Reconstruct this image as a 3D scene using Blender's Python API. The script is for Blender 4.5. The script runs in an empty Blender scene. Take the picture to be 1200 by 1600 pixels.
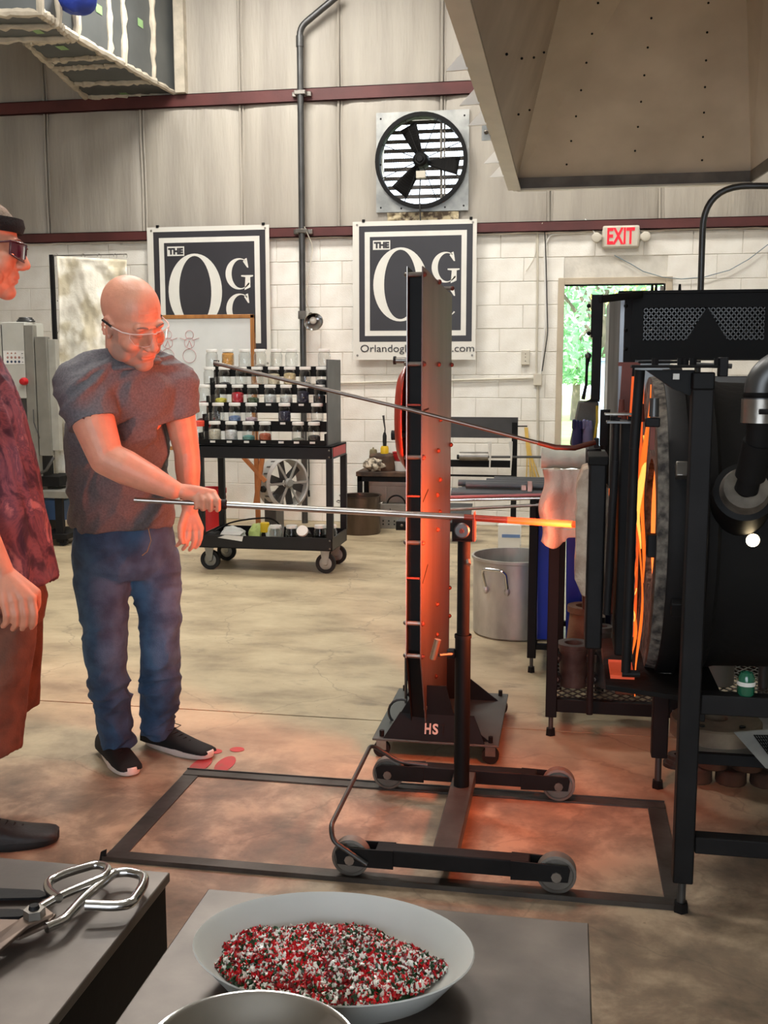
import bpy, bmesh, math, random
import numpy as np
from mathutils import Vector, Matrix, Euler, Quaternion, noise
random.seed(7)
SC = bpy.context.scene
COL = SC.collection

# ------------------------------------------------------------------ camera
CAM_H, CAM_PITCH, CAM_YAW, FOC = 1.38, math.radians(7.8), math.radians(10.0), 1620.0
cd = bpy.data.cameras.new('camera'); cam = bpy.data.objects.new('camera', cd); COL.objects.link(cam)
cam.location = (0, 0, CAM_H); cam.rotation_euler = (math.radians(90) - CAM_PITCH, 0, CAM_YAW)
cd.sensor_fit = 'HORIZONTAL'; cd.sensor_width = 36; cd.lens = FOC / 1200 * 36; cd.clip_end = 200
SC.camera = cam
# ------------------------------------------------------------------ world, lights, exposure
w = bpy.data.worlds.new('world'); SC.world = w; w.use_nodes = True
bg = w.node_tree.nodes['Background']; bg.inputs[0].default_value = (0.80, 0.90, 1.0, 1); bg.inputs[1].default_value = 4.5
SC.view_settings.view_transform = 'Standard'; SC.view_settings.look = 'None'
SC.view_settings.exposure = 0.0; SC.view_settings.gamma = 1.0
try: SC.view_settings.use_curve_mapping = False
except Exception: pass
SC.cycles.use_denoising = True
SC.cycles.max_bounces = 8; SC.cycles.transparent_max_bounces = 16
SC.cycles.sample_clamp_indirect = 4
def light(name, kind, loc, energy, col=(1, 1, 1), size=1.0, size_y=None, target=None, spread=None):
    l = bpy.data.lights.new(name, kind); l.energy = energy; l.color = col
    o = bpy.data.objects.new(name, l); COL.objects.link(o); o.location = loc
    if kind == 'AREA':
        l.size = size
        if size_y: l.shape = 'RECTANGLE'; l.size_y = size_y
        if spread: l.spread = spread
    elif kind == 'SUN': l.angle = size
    elif kind == 'POINT': l.shadow_soft_size = size
    if target is not None:
        o.rotation_euler = (Vector(target) - Vector(loc)).to_track_quat('-Z', 'Y').to_euler()
    return o
light('sun', 'SUN', (0, 20, 20), 9.0, (1, .96, .88), .02, target=(3, 30, 0))
CEIL = 5.4
# ceiling fixtures of the shop (see ceiling_light things) and soft fill added at an unseen open bay behind the camera
LAMPS = [(-2.6, 4.4, 105), (0.3, 4.6, 140), (-2.6, 7.4, 130), (0.6, 7.6, 75), (-1.0, 2.2, 40)]
for (x, y, e) in LAMPS:
    light('lamp_light', 'AREA', (x, y, CEIL - .36), e, (1, .965, .90), 1.3, .5)
light('bay_fill', 'AREA', (-0.5, -3.85, 2.0), 38, (1, .985, .96), 4.0, 3.2, target=(-0.6, 4, 1.2))
# fire light from the mouth of the glory hole
light('fire_light', 'AREA', (.022, 3.10, .93), 16, (1, .16, .06), .22, target=(-1, 3.22, 1.02), spread=math.radians(140))
light('fire_spill', 'AREA', (.02, 3.02, .62), 6, (1, .15, .04), .10, target=(-.42, 3.35, .25))

light('fire_gap', 'AREA', (.02, 3.08, .85), 11, (1, .13, .025), .16, target=(-.47, 3.55, .78), spread=math.radians(75))

# ------------------------------------------------------------------ helpers
def ray(px, py):
    x = (px - 600) / FOC; y = (800 - py) / FOC
    f = math.cos(CAM_PITCH) + y * math.sin(CAM_PITCH); u = -math.sin(CAM_PITCH) + y * math.cos(CAM_PITCH)
    return Vector((x * math.cos(CAM_YAW) - f * math.sin(CAM_YAW), x * math.sin(CAM_YAW) + f * math.cos(CAM_YAW), u))
def P(px, py, X=None, Y=None, Z=None):
    """survey: world point seen at photo pixel, on a known plane"""
    d = ray(px, py)
    t = X / d.x if X is not None else Y / d.y if Y is not None else (Z - CAM_H) / d.z
    return Vector((d.x * t, d.y * t, CAM_H + d.z * t))
def lin(c):
    return tuple((v / 255 / 12.92) if v / 255 <= .04045 else ((v / 255 + .055) / 1.055) ** 2.4 for v in c)
def M(name, col, rough=.5, metal=0., var=.12, scale=6., bump=0., bscale=40., col2=None, emit=None, es=1., alpha=None, stretch=(1, 1, 1), detail=5, coat=0, ramp=(.35, .65), attr=None, sss=0, spec=None):
    m = bpy.data.materials.new(name); m.use_nodes = True
    nt = m.node_tree; N = nt.nodes; L = nt.links; b = N['Principled BSDF']
    c = lin(col) if max(col) > 1 else col
    b.inputs['Roughness'].default_value = rough; b.inputs['Metallic'].default_value = metal
    if spec is not None: b.inputs['Specular IOR Level'].default_value = spec
    if coat: b.inputs['Coat Weight'].default_value = coat
    tc = N.new('ShaderNodeTexCoord'); mp = N.new('ShaderNodeMapping'); mp.inputs['Scale'].default_value = stretch
    L.new(tc.outputs['Object'], mp.inputs['Vector'])
    nz = N.new('ShaderNodeTexNoise'); nz.inputs['Scale'].default_value = scale; nz.inputs['Detail'].default_value = detail
    L.new(mp.outputs[0], nz.inputs['Vector'])
    cr = N.new('ShaderNodeValToRGB'); L.new(nz.outputs['Fac'], cr.inputs[0])
    c2 = (lin(col2) if max(col2) > 1 else col2) if col2 else tuple(v * (1 - var * 2) for v in c)
    cr.color_ramp.elements[0].position = ramp[0]; cr.color_ramp.elements[1].position = ramp[1]
    cr.color_ramp.elements[0].color = (*c2, 1); cr.color_ramp.elements[1].color = (*c, 1)
    out = cr.outputs[0]
    if attr:
        at = N.new('ShaderNodeAttribute'); at.attribute_name = attr
        mx = N.new('ShaderNodeMix'); mx.data_type = 'RGBA'; mx.blend_type = 'MULTIPLY'; mx.inputs[0].default_value = 1
        L.new(out, mx.inputs[6]); L.new(at.outputs['Color'], mx.inputs[7]); out = mx.outputs[2]
    L.new(out, b.inputs['Base Color'])
    if bump:
        n2 = N.new('ShaderNodeTexNoise'); n2.inputs['Scale'].default_value = bscale; n2.inputs['Detail'].default_value = 6
        L.new(mp.outputs[0], n2.inputs['Vector'])
        bp = N.new('ShaderNodeBump'); bp.inputs['Strength'].default_value = bump; bp.inputs['Distance'].default_value = .01
        L.new(n2.outputs['Fac'], bp.inputs['Height']); L.new(bp.outputs[0], b.inputs['Normal'])
    if emit:
        b.inputs['Emission Color'].default_value = (*emit, 1); b.inputs['Emission Strength'].default_value = es
    if sss:
        b.inputs['Subsurface Weight'].default_value = sss; b.inputs['Subsurface Radius'].default_value = (.012, .005, .003); b.inputs['Subsurface Scale'].default_value = 1
    if alpha is not None:
        b.inputs['Alpha'].default_value = alpha
    return m
def glassM(name, tint=(1, 1, 1), gl=.12, rough=.03):
    m = bpy.data.materials.new(name); m.use_nodes = True; nt = m.node_tree; N = nt.nodes; L = nt.links
    for n in list(N):
        if n.type != 'OUTPUT_MATERIAL': N.remove(n)
    out = N['Material Output']; t = N.new('ShaderNodeBsdfTransparent'); t.inputs[0].default_value = (*tint, 1)
    g = N.new('ShaderNodeBsdfGlossy'); g.inputs['Roughness'].default_value = rough
    lw = N.new('ShaderNodeLayerWeight'); lw.inputs[0].default_value = .35
    mr = N.new('ShaderNodeMapRange'); mr.inputs[3].default_value = gl * .4; mr.inputs[4].default_value = min(1, gl * 4)
    L.new(lw.outputs['Facing'], mr.inputs[0])
    mx = N.new('ShaderNodeMixShader'); L.new(mr.outputs[0], mx.inputs[0]); L.new(t.outputs[0], mx.inputs[1]); L.new(g.outputs[0], mx.inputs[2])
    L.new(mx.outputs[0], out.inputs[0]); return m

ORG = {}
def link(o, parent=None):
    COL.objects.link(o)
    if parent is not None: o.parent = parent
def tag(o, label=None, cat=None, group=None, kind=None):
    if label: o['label'] = label
    if cat: o['category'] = cat
    if group: o['group'] = group
    if kind: o['kind'] = kind
    return o
def thing(name, loc, label, cat, group=None):
    o = bpy.data.objects.new(name, None); COL.objects.link(o); o.location = loc; o.empty_display_size = .1
    ORG[o] = Vector(loc); return tag(o, label, cat, group)
def frame_from(axis):
    a = Vector(axis).normalized(); h = Vector((0, 0, 1)) if abs(a.z) < .9 else Vector((1, 0, 0))
    u = a.cross(h).normalized(); v = a.cross(u).normalized(); return a, u, v
class MB:
    def __init__(s): s.v = []; s.f = []; s.m = []; s.mi = 0
    def add(s, vs, fs):
        n = len(s.v); s.v += [tuple(x) for x in vs]; s.f += [tuple(i + n for i in f) for f in fs]; s.m += [s.mi] * len(fs); return s
    def mat(s, i): s.mi = i; return s
    def box(s, a, b, rot=None, piv=None):
        x0, y0, z0 = a; x1, y1, z1 = b
        if x0 > x1: x0, x1 = x1, x0
        if y0 > y1: y0, y1 = y1, y0
        if z0 > z1: z0, z1 = z1, z0
        vs = [Vector(p) for p in ((x0, y0, z0), (x1, y0, z0), (x1, y1, z0), (x0, y1, z0), (x0, y0, z1), (x1, y0, z1), (x1, y1, z1), (x0, y1, z1))]
        if rot is not None:
            pv = Vector(piv) if piv is not None else (Vector(a) + Vector(b)) / 2
            R = Euler(rot).to_matrix(); vs = [pv + R @ (p - pv) for p in vs]
        return s.add(vs, [(0, 3, 2, 1), (4, 5, 6, 7), (0, 1, 5, 4), (1, 2, 6, 5), (2, 3, 7, 6), (3, 0, 4, 7)])
    def bar(s, p0, p1, w, h, up=(0, 0, 1)):
        p0 = Vector(p0); p1 = Vector(p1); a = (p1 - p0).normalized(); up = Vector(up)
        if abs(a.dot(up)) > .95: up = Vector((0, 1, 0))
        sd = a.cross(up).normalized() * w / 2; u = sd.cross(a).normalized() * h / 2
        vs = [p + q for p in (p0, p1) for q in (-sd - u, sd - u, sd + u, -sd + u)]
        return s.add(vs, [(0, 1, 2, 3), (4, 7, 6, 5), (0, 4, 5, 1), (1, 5, 6, 2), (2, 6, 7, 3), (3, 7, 4, 0)])
    def cyl(s, p0, p1, r0, r1=None, n=16, caps=True):
        r1 = r0 if r1 is None else r1; p0 = Vector(p0); p1 = Vector(p1); a, u, v = frame_from(p1 - p0)
        vs = []
        for p, r in ((p0, r0), (p1, r1)):
            for i in range(n):
                t = 2 * math.pi * i / n; vs.append(p + (u * math.cos(t) + v * math.sin(t)) * r)
        fs = [(i, (i + 1) % n, n + (i + 1) % n, n + i) for i in range(n)]
        if caps: fs += [tuple(reversed(range(n))), tuple(range(n, 2 * n))]
        return s.add(vs, fs)
    def tube(s, pts, r, n=10, closed=False, caps=True):
        pts = [Vector(p) for p in pts]; m = len(pts); rs = r if isinstance(r, (list, tuple)) else [r] * m
        vs = []; prev = None
        for i, p in enumerate(pts):
            if closed: t = pts[(i + 1) % m] - pts[i - 1]
            else: t = pts[min(i + 1, m - 1)] - pts[max(i - 1, 0)]
            t.normalize()
            if prev is None: a, u, v = frame_from(t)
            else:
                u = prev - t * prev.dot(t)
                u = u.normalized() if u.length > 1e-6 else frame_from(t)[1]
                v = t.cross(u)
            prev = u
            for k in range(n):
                q = 2 * math.pi * k / n; vs.append(p + (u * math.cos(q) + v * math.sin(q)) * rs[i])
        fs = []
        for i in range(m if closed else m - 1):
            j = (i + 1) % m
            for k in range(n):
                fs.append((i * n + k, i * n + (k + 1) % n, j * n + (k + 1) % n, j * n + k))
        if not closed and caps: fs += [tuple(reversed(range(n))), tuple(range((m - 1) * n, m * n))]
        return s.add(vs, fs)
    def lathe(s, prof, o=(0, 0, 0), axis=(0, 0, 1), n=32, sx=1, sy=1):
        o = Vector(o); a, u, v = frame_from(axis); vs = []; fs = []
        if tuple(axis) == (0, 0, 1): u = Vector((1, 0, 0)); v = Vector((0, 1, 0))
        for r, z in prof:
            for i in range(n):
                t = 2 * math.pi * i / n; vs.append(o + a * z + u * (math.cos(t) * r * sx) + v * (math.sin(t) * r * sy))
        for j in range(len(prof) - 1):
            for i in range(n):
                fs.append((j * n + i, j * n + (i + 1) % n, (j + 1) * n + (i + 1) % n, (j + 1) * n + i))
        if prof[0][0] > 1e-5: fs.append(tuple(reversed(range(n))))
        if prof[-1][0] > 1e-5: fs.append(tuple(range((len(prof) - 1) * n, len(prof) * n)))
        return s.add(vs, fs)
    def shell(s, prof, o=(0, 0, 0), axis=(0, 0, 1), n=32, sx=1, sy=1):
        """closed profile loop revolved (no caps)"""
        o = Vector(o); a, u, v = frame_from(axis); vs = []; fs = []
        if tuple(axis) == (0, 0, 1): u = Vector((1, 0, 0)); v = Vector((0, 1, 0))
        m = len(prof)
        for r, z in prof:
            for i in range(n):
                t = 2 * math.pi * i / n; vs.append(o + a * z + u * (math.cos(t) * r * sx) + v * (math.sin(t) * r * sy))
        for j in range(m):
            k = (j + 1) % m
            for i in range(n): fs.append((j * n + i, j * n + (i + 1) % n, k * n + (i + 1) % n, k * n + i))
        return s.add(vs, fs)
    def prism(s, pts, d):
        """polygon (3-D points) extruded by vector d"""
        pts = [Vector(p) for p in pts]; d = Vector(d); n = len(pts)
        return s.add(pts + [p + d for p in pts], [tuple(reversed(range(n))), tuple(range(n, 2 * n))] + [(i, (i + 1) % n, n + (i + 1) % n, n + i) for i in range(n)])
    def sph(s, c, r, n=14, m=9, R=None):
        c = Vector(c); r = (r, r, r) if not isinstance(r, (tuple, list)) else r
        vs = []; fs = []
        for j in range(1, m):
            ph = math.pi * j / m
            for i in range(n):
                t = 2 * math.pi * i / n
                q = Vector((r[0] * math.sin(ph) * math.cos(t), r[1] * math.sin(ph) * math.sin(t), r[2] * math.cos(ph)))
                vs.append(c + (R @ q if R else q))
        top = len(vs); q = Vector((0, 0, r[2])); vs.append(c + (R @ q if R else q)); vs.append(c - (R @ q if R else q))
        for j in range(m - 2):
            for i in range(n): fs.append((j * n + i, (j + 1) * n + i, (j + 1) * n + (i + 1) % n, j * n + (i + 1) % n))
        for i in range(n):
            fs.append((top, i, (i + 1) % n)); fs.append((top + 1, (m - 2) * n + (i + 1) % n, (m - 2) * n + i))
        return s.add(vs, fs)
    def limb(s, pts, rs, n=14):
        for i in range(len(pts)): s.sph(pts[i], rs[i], n, 9)
        for i in range(len(pts) - 1): s.cyl(pts[i], pts[i + 1], rs[i], rs[i + 1], n)
        return s
    def loft(s, secs, n=24):
        """closed stack of ellipses: (centre, a, b, yaw)"""
        vs = []; fs = []
        for c, a, b, yaw in secs:
            c = Vector(c); e = Vector((math.cos(yaw), math.sin(yaw), 0)); g = Vector((-math.sin(yaw), math.cos(yaw), 0))
            for i in range(n):
                t = 2 * math.pi * i / n; vs.append(c + e * math.cos(t) * a + g * math.sin(t) * b)
        for j in range(len(secs) - 1):
            for i in range(n): fs.append((j * n + i, j * n + (i + 1) % n, (j + 1) * n + (i + 1) % n, (j + 1) * n + i))
        fs += [tuple(reversed(range(n))), tuple(range((len(secs) - 1) * n, len(secs) * n))]
        return s.add(vs, fs)
    def grid(s, fn, nu, nv, thick=None, skip=None):
        vs = [Vector(fn(i / nu, j / nv)) for j in range(nv + 1) for i in range(nu + 1)]; fs = []
        for j in range(nv):
            for i in range(nu):
                if skip and skip((i + .5) / nu, (j + .5) / nv): continue
                a = j * (nu + 1) + i; fs.append((a, a + 1, a + nu + 2, a + nu + 1))
        return s.add(vs, fs)
    def mesh(s, name, mats, off=None):
        me = bpy.data.meshes.new(name); off = off or Vector((0, 0, 0))
        me.from_pydata([(x - off.x, y - off.y, z - off.z) for x, y, z in s.v], [], s.f)
        for m in (mats if isinstance(mats, (list, tuple)) else [mats]): me.materials.append(m)
        me.polygons.foreach_set('material_index', s.m)
        me.update(); return me
    def build(s, name, mats, parent=None, smooth=True, ang=35, bevel=0, label=None, cat=None, group=None, kind=None, solid=0, recalc=False):
        off = ORG.get(parent, Vector((0, 0, 0))) if parent is not None else Vector((0, 0, 0))
        top = parent is None and kind != 'structure'
        if top:
            a = np.array(s.v); off = Vector(((a[:, 0].min() + a[:, 0].max()) / 2, (a[:, 1].min() + a[:, 1].max()) / 2, a[:, 2].min()))
        me = s.mesh(name, mats, off)
        if recalc or not solid:
            bm = bmesh.new(); bm.from_mesh(me); bmesh.ops.recalc_face_normals(bm, faces=bm.faces); bm.to_mesh(me); bm.free()
        if smooth:
            me.polygons.foreach_set('use_smooth', [True] * len(me.polygons)); me.set_sharp_from_angle(angle=math.radians(ang))
        o = bpy.data.objects.new(name, me); link(o, parent); ORG[o] = off
        if top: o.location = off
        if solid:
            md = o.modifiers.new('solid', 'SOLIDIFY'); md.thickness = solid
        if bevel:
            md = o.modifiers.new('bevel', 'BEVEL'); md.width = bevel; md.segments = 2; md.limit_method = 'ANGLE'; md.angle_limit = math.radians(40)
        return tag(o, label, cat, group, kind)
def arc(c, r, a0, a1, n, e1=(1, 0, 0), e2=(0, 0, 1)):
    c = Vector(c); e1 = Vector(e1); e2 = Vector(e2)
    return [c + e1 * (r * math.cos(math.radians(a0 + (a1 - a0) * i / n))) + e2 * (r * math.sin(math.radians(a0 + (a1 - a0) * i / n))) for i in range(n + 1)]
def fillet(pts, r, n=5):
    pts = [Vector(p) for p in pts]; out = [pts[0]]
    for i in range(1, len(pts) - 1):
        a, b, c = pts[i - 1], pts[i], pts[i + 1]; d0 = (a - b); d1 = (c - b)
        q = min(r, d0.length * .45, d1.length * .45); s0 = b + d0.normalized() * q; s1 = b + d1.normalized() * q
        for k in range(n + 1):
            t = k / n; out.append(s0 * (1 - t) ** 2 + b * 2 * t * (1 - t) + s1 * t * t)
    out.append(pts[-1]); return out
def text_mesh(body, size, depth=.001, bold=0.0, spacing=1.0):
    cu = bpy.data.curves.new('text', 'FONT'); cu.body = body; cu.size = size; cu.extrude = depth; cu.offset = bold
    cu.align_x = 'CENTER'; cu.align_y = 'CENTER'; cu.space_character = spacing; cu.resolution_u = 4
    o = bpy.data.objects.new('text', cu); COL.objects.link(o)
    bpy.context.view_layer.update(); dg = bpy.context.evaluated_depsgraph_get()
    me = bpy.data.meshes.new_from_object(o.evaluated_get(dg)); bpy.data.objects.remove(o); return me
def lettering(body, size, loc, mat, parent, rot=(math.pi / 2, 0, 0), depth=.001, bold=0, fitw=None, fith=None, name='lettering', spacing=1.0):
    me = text_mesh(body, size, depth, bold, spacing); a = np.array([v.co for v in me.vertices])
    w_ = a[:, 0].max() - a[:, 0].min(); h_ = a[:, 1].max() - a[:, 1].min(); cx = (a[:, 0].max() + a[:, 0].min()) / 2; cy = (a[:, 1].max() + a[:, 1].min()) / 2
    sx = fitw / w_ if fitw else 1; sy = fith / h_ if fith else 1
    R = Euler(rot).to_matrix(); off = ORG.get(parent, Vector((0, 0, 0)))
    for v in me.vertices:
        v.co = R @ Vector(((v.co.x - cx) * sx, (v.co.y - cy) * sy, v.co.z)) + Vector(loc) - off
    me.materials.clear(); me.materials.append(mat)
    o = bpy.data.objects.new(name, me); link(o, parent); ORG[o] = off; return o
def children(o): return [c for c in COL.objects if c.parent == o]
KIDS = {}
def copy_tree(o, parent=None):
    c = o.copy(); COL.objects.link(c); c.parent = parent; ORG[c] = ORG.get(o, Vector((0, 0, 0)))
    ks = KIDS.get(o)
    if ks is None: ks = KIDS[o] = children(o)
    for ch in ks: copy_tree(ch, c)
    return c

# ------------------------------------------------------------------ materials
m_block = M('painted_block', (242, 239, 231), .75, var=.05, scale=5, bump=.25, bscale=90, col2=(230, 225, 215))
m_mortar = M('mortar', (224, 219, 208), .9, bump=.3)
m_insul = M('insulation_facing', (176, 169, 157), .55, col2=(152, 145, 135), scale=1.3, bump=.5, bscale=14, stretch=(3, 1, .35))
m_girt = M('red_oxide_girt', (92, 44, 42), .5, metal=.1, var=.15, scale=4, bump=.1)
m_dark = M('black_steel', (26, 25, 26), .62, spec=.25, metal=.15, var=.2, scale=9, bump=.08, bscale=60)
m_black = M('black_paint', (12, 12, 13), .6, spec=.22, var=.2, bump=.05)
m_soot = M('sooty_steel', (24, 23, 22), .75, spec=.2, metal=.1, col2=(20, 19, 19), scale=5, bump=.25, bscale=30)
m_galv = M('galvanised_steel', (178, 178, 174), .38, metal=.75, col2=(140, 142, 140), scale=7, bump=.06, bscale=25)
m_chrome = M('bright_steel', (205, 205, 205), .16, metal=1, var=.06, scale=12)
m_steel = M('worn_steel', (150, 146, 140), .35, metal=.85, col2=(110, 105, 98), scale=8, bump=.1)
m_pipe = M('grey_conduit', (92, 92, 92), .4, metal=.7, var=.15)
m_white = M('white_paint', (228, 226, 220), .5, var=.04)
m_ivory = M('ivory_plastic', (205, 198, 182), .5, var=.05)
m_rubber = M('black_rubber', (22, 22, 22), .8)
m_wood = M('oak', (176, 120, 62), .5, col2=(150, 96, 46), stretch=(1, 1, .1), scale=18)
m_oldwood = M('charred_wood', (96, 70, 52), .8, col2=(50, 38, 30), scale=9, bump=.5, bscale=25)
m_red = M('red_plastic', (190, 28, 34), .4)
m_tabletop = M('blued_steel_top', (112, 103, 96), .38, metal=.4, col2=(70, 63, 58), scale=7, bump=.08, bscale=20, detail=8)
# ================================================================== SETTING
WY = 9.2
# floor: concrete with stains, in slabs with open joints
def floor_mat():
    m = bpy.data.materials.new('stained_concrete'); m.use_nodes = True; nt = m.node_tree; N = nt.nodes; L = nt.links; b = N['Principled BSDF']
    tc = N.new('ShaderNodeTexCoord')
    def nz(s, d=6, st=(1, 1, 1), rgh=.55, dist=0):
        mp = N.new('ShaderNodeMapping'); mp.inputs['Scale'].default_value = st; L.new(tc.outputs['Object'], mp.inputs[0])
        n = N.new('ShaderNodeTexNoise'); n.inputs['Scale'].default_value = s; n.inputs['Detail'].default_value = d; n.inputs['Roughness'].default_value = rgh; n.inputs['Distortion'].default_value = dist
        L.new(mp.outputs[0], n.inputs['Vector']); return n.outputs['Fac']
    def ramp(f, stops):
        r = N.new('ShaderNodeValToRGB'); L.new(f, r.inputs[0]); e = r.color_ramp.elements
        e[0].position, e[0].color = stops[0][0], (*lin(stops[0][1]), 1); e[1].position, e[1].color = stops[-1][0], (*lin(stops[-1][1]), 1)
        for p, c in stops[1:-1]: q = e.new(p); q.color = (*lin(c), 1)
        return r.outputs[0]
    def mix(f, a, bb, mode='MIX'):
        x = N.new('ShaderNodeMix'); x.data_type = 'RGBA'; x.blend_type = mode
        if isinstance(f, float): x.inputs[0].default_value = f
        else: L.new(f, x.inputs[0])
        L.new(a, x.inputs[6]); L.new(bb, x.inputs[7]); return x.outputs[2]
    base = ramp(nz(2.2, 9, (1, 1.6, 1),  .62, .15), [(.3, (140, 124, 100)), (.5, (178, 161, 131)), (.7, (198, 182, 150))])
    # near floor browner: stains, with shade and red fire glow painted into the colour
    stain_shade = ramp(nz(4.5, 9, (1, 1, 1), .65, .25), [(.34, (84, 74, 66)), (.48, (126, 108, 92)), (.62, (176, 156, 132))])
    sep = N.new('ShaderNodeSeparateXYZ'); L.new(tc.outputs['Object'], sep.inputs[0])
    n1 = nz(1.6, 5)
    ad = N.new('ShaderNodeMath'); ad.operation = 'MULTIPLY_ADD'; ad.inputs[1].default_value = 1.5; L.new(n1, ad.inputs[0]); L.new(sep.outputs['Y'], ad.inputs[2])
    mr = N.new('ShaderNodeMapRange'); mr.inputs[1].default_value = 3.75; mr.inputs[2].default_value = 4.7; mr.inputs[3].default_value = .85; mr.inputs[4].default_value = 0; L.new(ad.outputs[0], mr.inputs[0])
    c = mix(mr.outputs[0], base, stain_shade)
    st = N.new('ShaderNodeMapRange'); st.inputs[1].default_value = .60; st.inputs[2].default_value = .72; st.inputs[4].default_value = .5; L.new(nz(3.2, 7, (1, 2.2, 1), .6, .4), st.inputs[0])
    dk = N.new('ShaderNodeRGB'); dk.outputs[0].default_value = (*lin((96, 86, 74)), 1)
    c = mix(st.outputs[0], c, dk.outputs[0])
    # hairline crazing
    vo = N.new('ShaderNodeTexVoronoi'); vo.feature = 'DISTANCE_TO_EDGE'; vo.inputs['Scale'].default_value = 1.1
    wv = N.new('ShaderNodeMapping'); L.new(tc.outputs['Object'], wv.inputs[0])
    dn = N.new('ShaderNodeTexNoise'); dn.inputs['Scale'].default_value = 2.5; dn.inputs['Detail'].default_value = 5; L.new(tc.outputs['Object'], dn.inputs['Vector'])
    va = N.new('ShaderNodeVectorMath'); va.operation = 'MULTIPLY_ADD'; va.inputs[1].default_value = (.5, .5, .5); L.new(dn.outputs['Color'], va.inputs[0]); L.new(wv.outputs[0], va.inputs[2]); L.new(va.outputs[0], vo.inputs['Vector'])
    cm = N.new('ShaderNodeMapRange'); cm.inputs[1].default_value = .002; cm.inputs[2].default_value = .007; cm.inputs[3].default_value = .3; cm.inputs[4].default_value = 0; L.new(vo.outputs['Distance'], cm.inputs[0])
    c = mix(cm.outputs[0], c, dk.outputs[0])
    sp = N.new('ShaderNodeMapRange'); sp.inputs[1].default_value = .70; sp.inputs[2].default_value = .74; sp.inputs[4].default_value = .5; L.new(nz(60, 2), sp.inputs[0])
    c = mix(sp.outputs[0], c, dk.outputs[0])
    L.new(c, b.inputs['Base Color']); b.inputs['Roughness'].default_value = .42
    rr = N.new('ShaderNodeMapRange'); rr.inputs[3].default_value = .3; rr.inputs[4].default_value = .62; L.new(nz(3, 5), rr.inputs[0]); L.new(rr.outputs[0], b.inputs['Roughness'])
    bp = N.new('ShaderNodeBump'); bp.inputs['Strength'].default_value = .25; bp.inputs['Distance'].default_value = .004; L.new(nz(28, 8), bp.inputs['Height']); L.new(bp.outputs[0], b.inputs['Normal'])
    return m
m_floor = floor_mat()
fl = MB().box((-6.6, -4.1, -.22), (5.1, 9.35, -.02)).build('floor', M('joint_filler', (58, 52, 46), .9), kind='structure', smooth=False)
jy = [-4.1, 3.905, 9.34]
for j in range(2):
    for (xa, xb) in ((-6.6, 5.1),):
        MB().box((xa, jy[j] + (.005 if j else 0), -.02), (xb, jy[j + 1] - .005, 0)).build('floor_slab', m_floor, fl, smooth=False)
# back wall : backing with door and fan openings, blocks, insulation panels
DX0, DX1, DZ = -.05, .79, 2.105
FX0, FX1, FZ0, FZ1 = -1.652, -.905, 2.77, 3.535
wb = MB()
wb.box((-6.6, WY + .004, 0), (DX0, WY + .2, 2.5)).box((DX1, WY + .004, 0), (5.1, WY + .2, 2.5)).box((DX0, WY + .004, DZ), (DX1, WY + .2, 2.5))
wb.box((-6.6, WY + .05, 2.5), (FX0, WY + .2, CEIL)).box((FX1, WY + .05, 2.5), (5.1, WY + .2, CEIL)).box((FX0, WY + .05, 2.5), (FX1, WY + .2, FZ0)).box((FX0, WY + .05, FZ1), (FX1, WY + .2, CEIL))
wall = wb.build('wall_back', m_mortar, kind='structure', smooth=False)
BW, BH, G = .4, .2, .0022
nb = 0; bcache = {}
for k in range(13):
    z0 = .136 + .2 * (k - 1); z1 = z0 + .2
    z0 = max(z0, 0.0)
    xs = -.6 + (.2 if k % 2 else 0) - .4 * 13
    if z0 > 2.53: break
    for i in range(20):
        x0 = xs + i * .4; x1 = x0 + .4
        if x1 < -5.5 or x0 > 2.3: continue
        segs = [(x0, x1)]
        if z0 < DZ + .05:
            segs = []
            if x0 < DX0 - .005: segs.append((x0, min(x1, DX0 - .005)))
            if x1 > DX1 + .005: segs.append((max(x0, DX1 + .005), x1))
        for (a, b_) in segs:
            if b_ - a < .03: continue
            zz0 = z0
            if z0 < DZ < z1 and a < DX1 and b_ > DX0 and not (b_ <= DX0 or a >= DX1): zz0 = DZ + .002
            key = (round(b_ - a, 3), round(z1 - zz0, 3))
            if key not in bcache:
                w_, h_ = key; e = .003
                o = MB()
                o.add([(G, .0, G), (w_ - G, .0, G), (w_ - G, 0, h_ - G), (G, 0, h_ - G), (G + e, -e, G + e), (w_ - G - e, -e, G + e), (w_ - G - e, -e, h_ - G - e), (G + e, -e, h_ - G - e), (G, .05, G), (w_ - G, .05, G), (w_ - G, .05, h_ - G), (G, .05, h_ - G)],
                      [(4, 5, 6, 7), (0, 1, 5, 4), (1, 2, 6, 5), (2, 3, 7, 6), (3, 0, 4, 7), (8, 9, 1, 0), (9, 10, 2, 1), (10, 11, 3, 2), (11, 8, 0, 3)])
                bcache[key] = o.mesh('block', m_block)
            ob = bpy.data.objects.new('block', bcache[key]); link(ob, wall); ob.location = (a, WY + random.uniform(0, .0025), zz0); nb += 1
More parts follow.
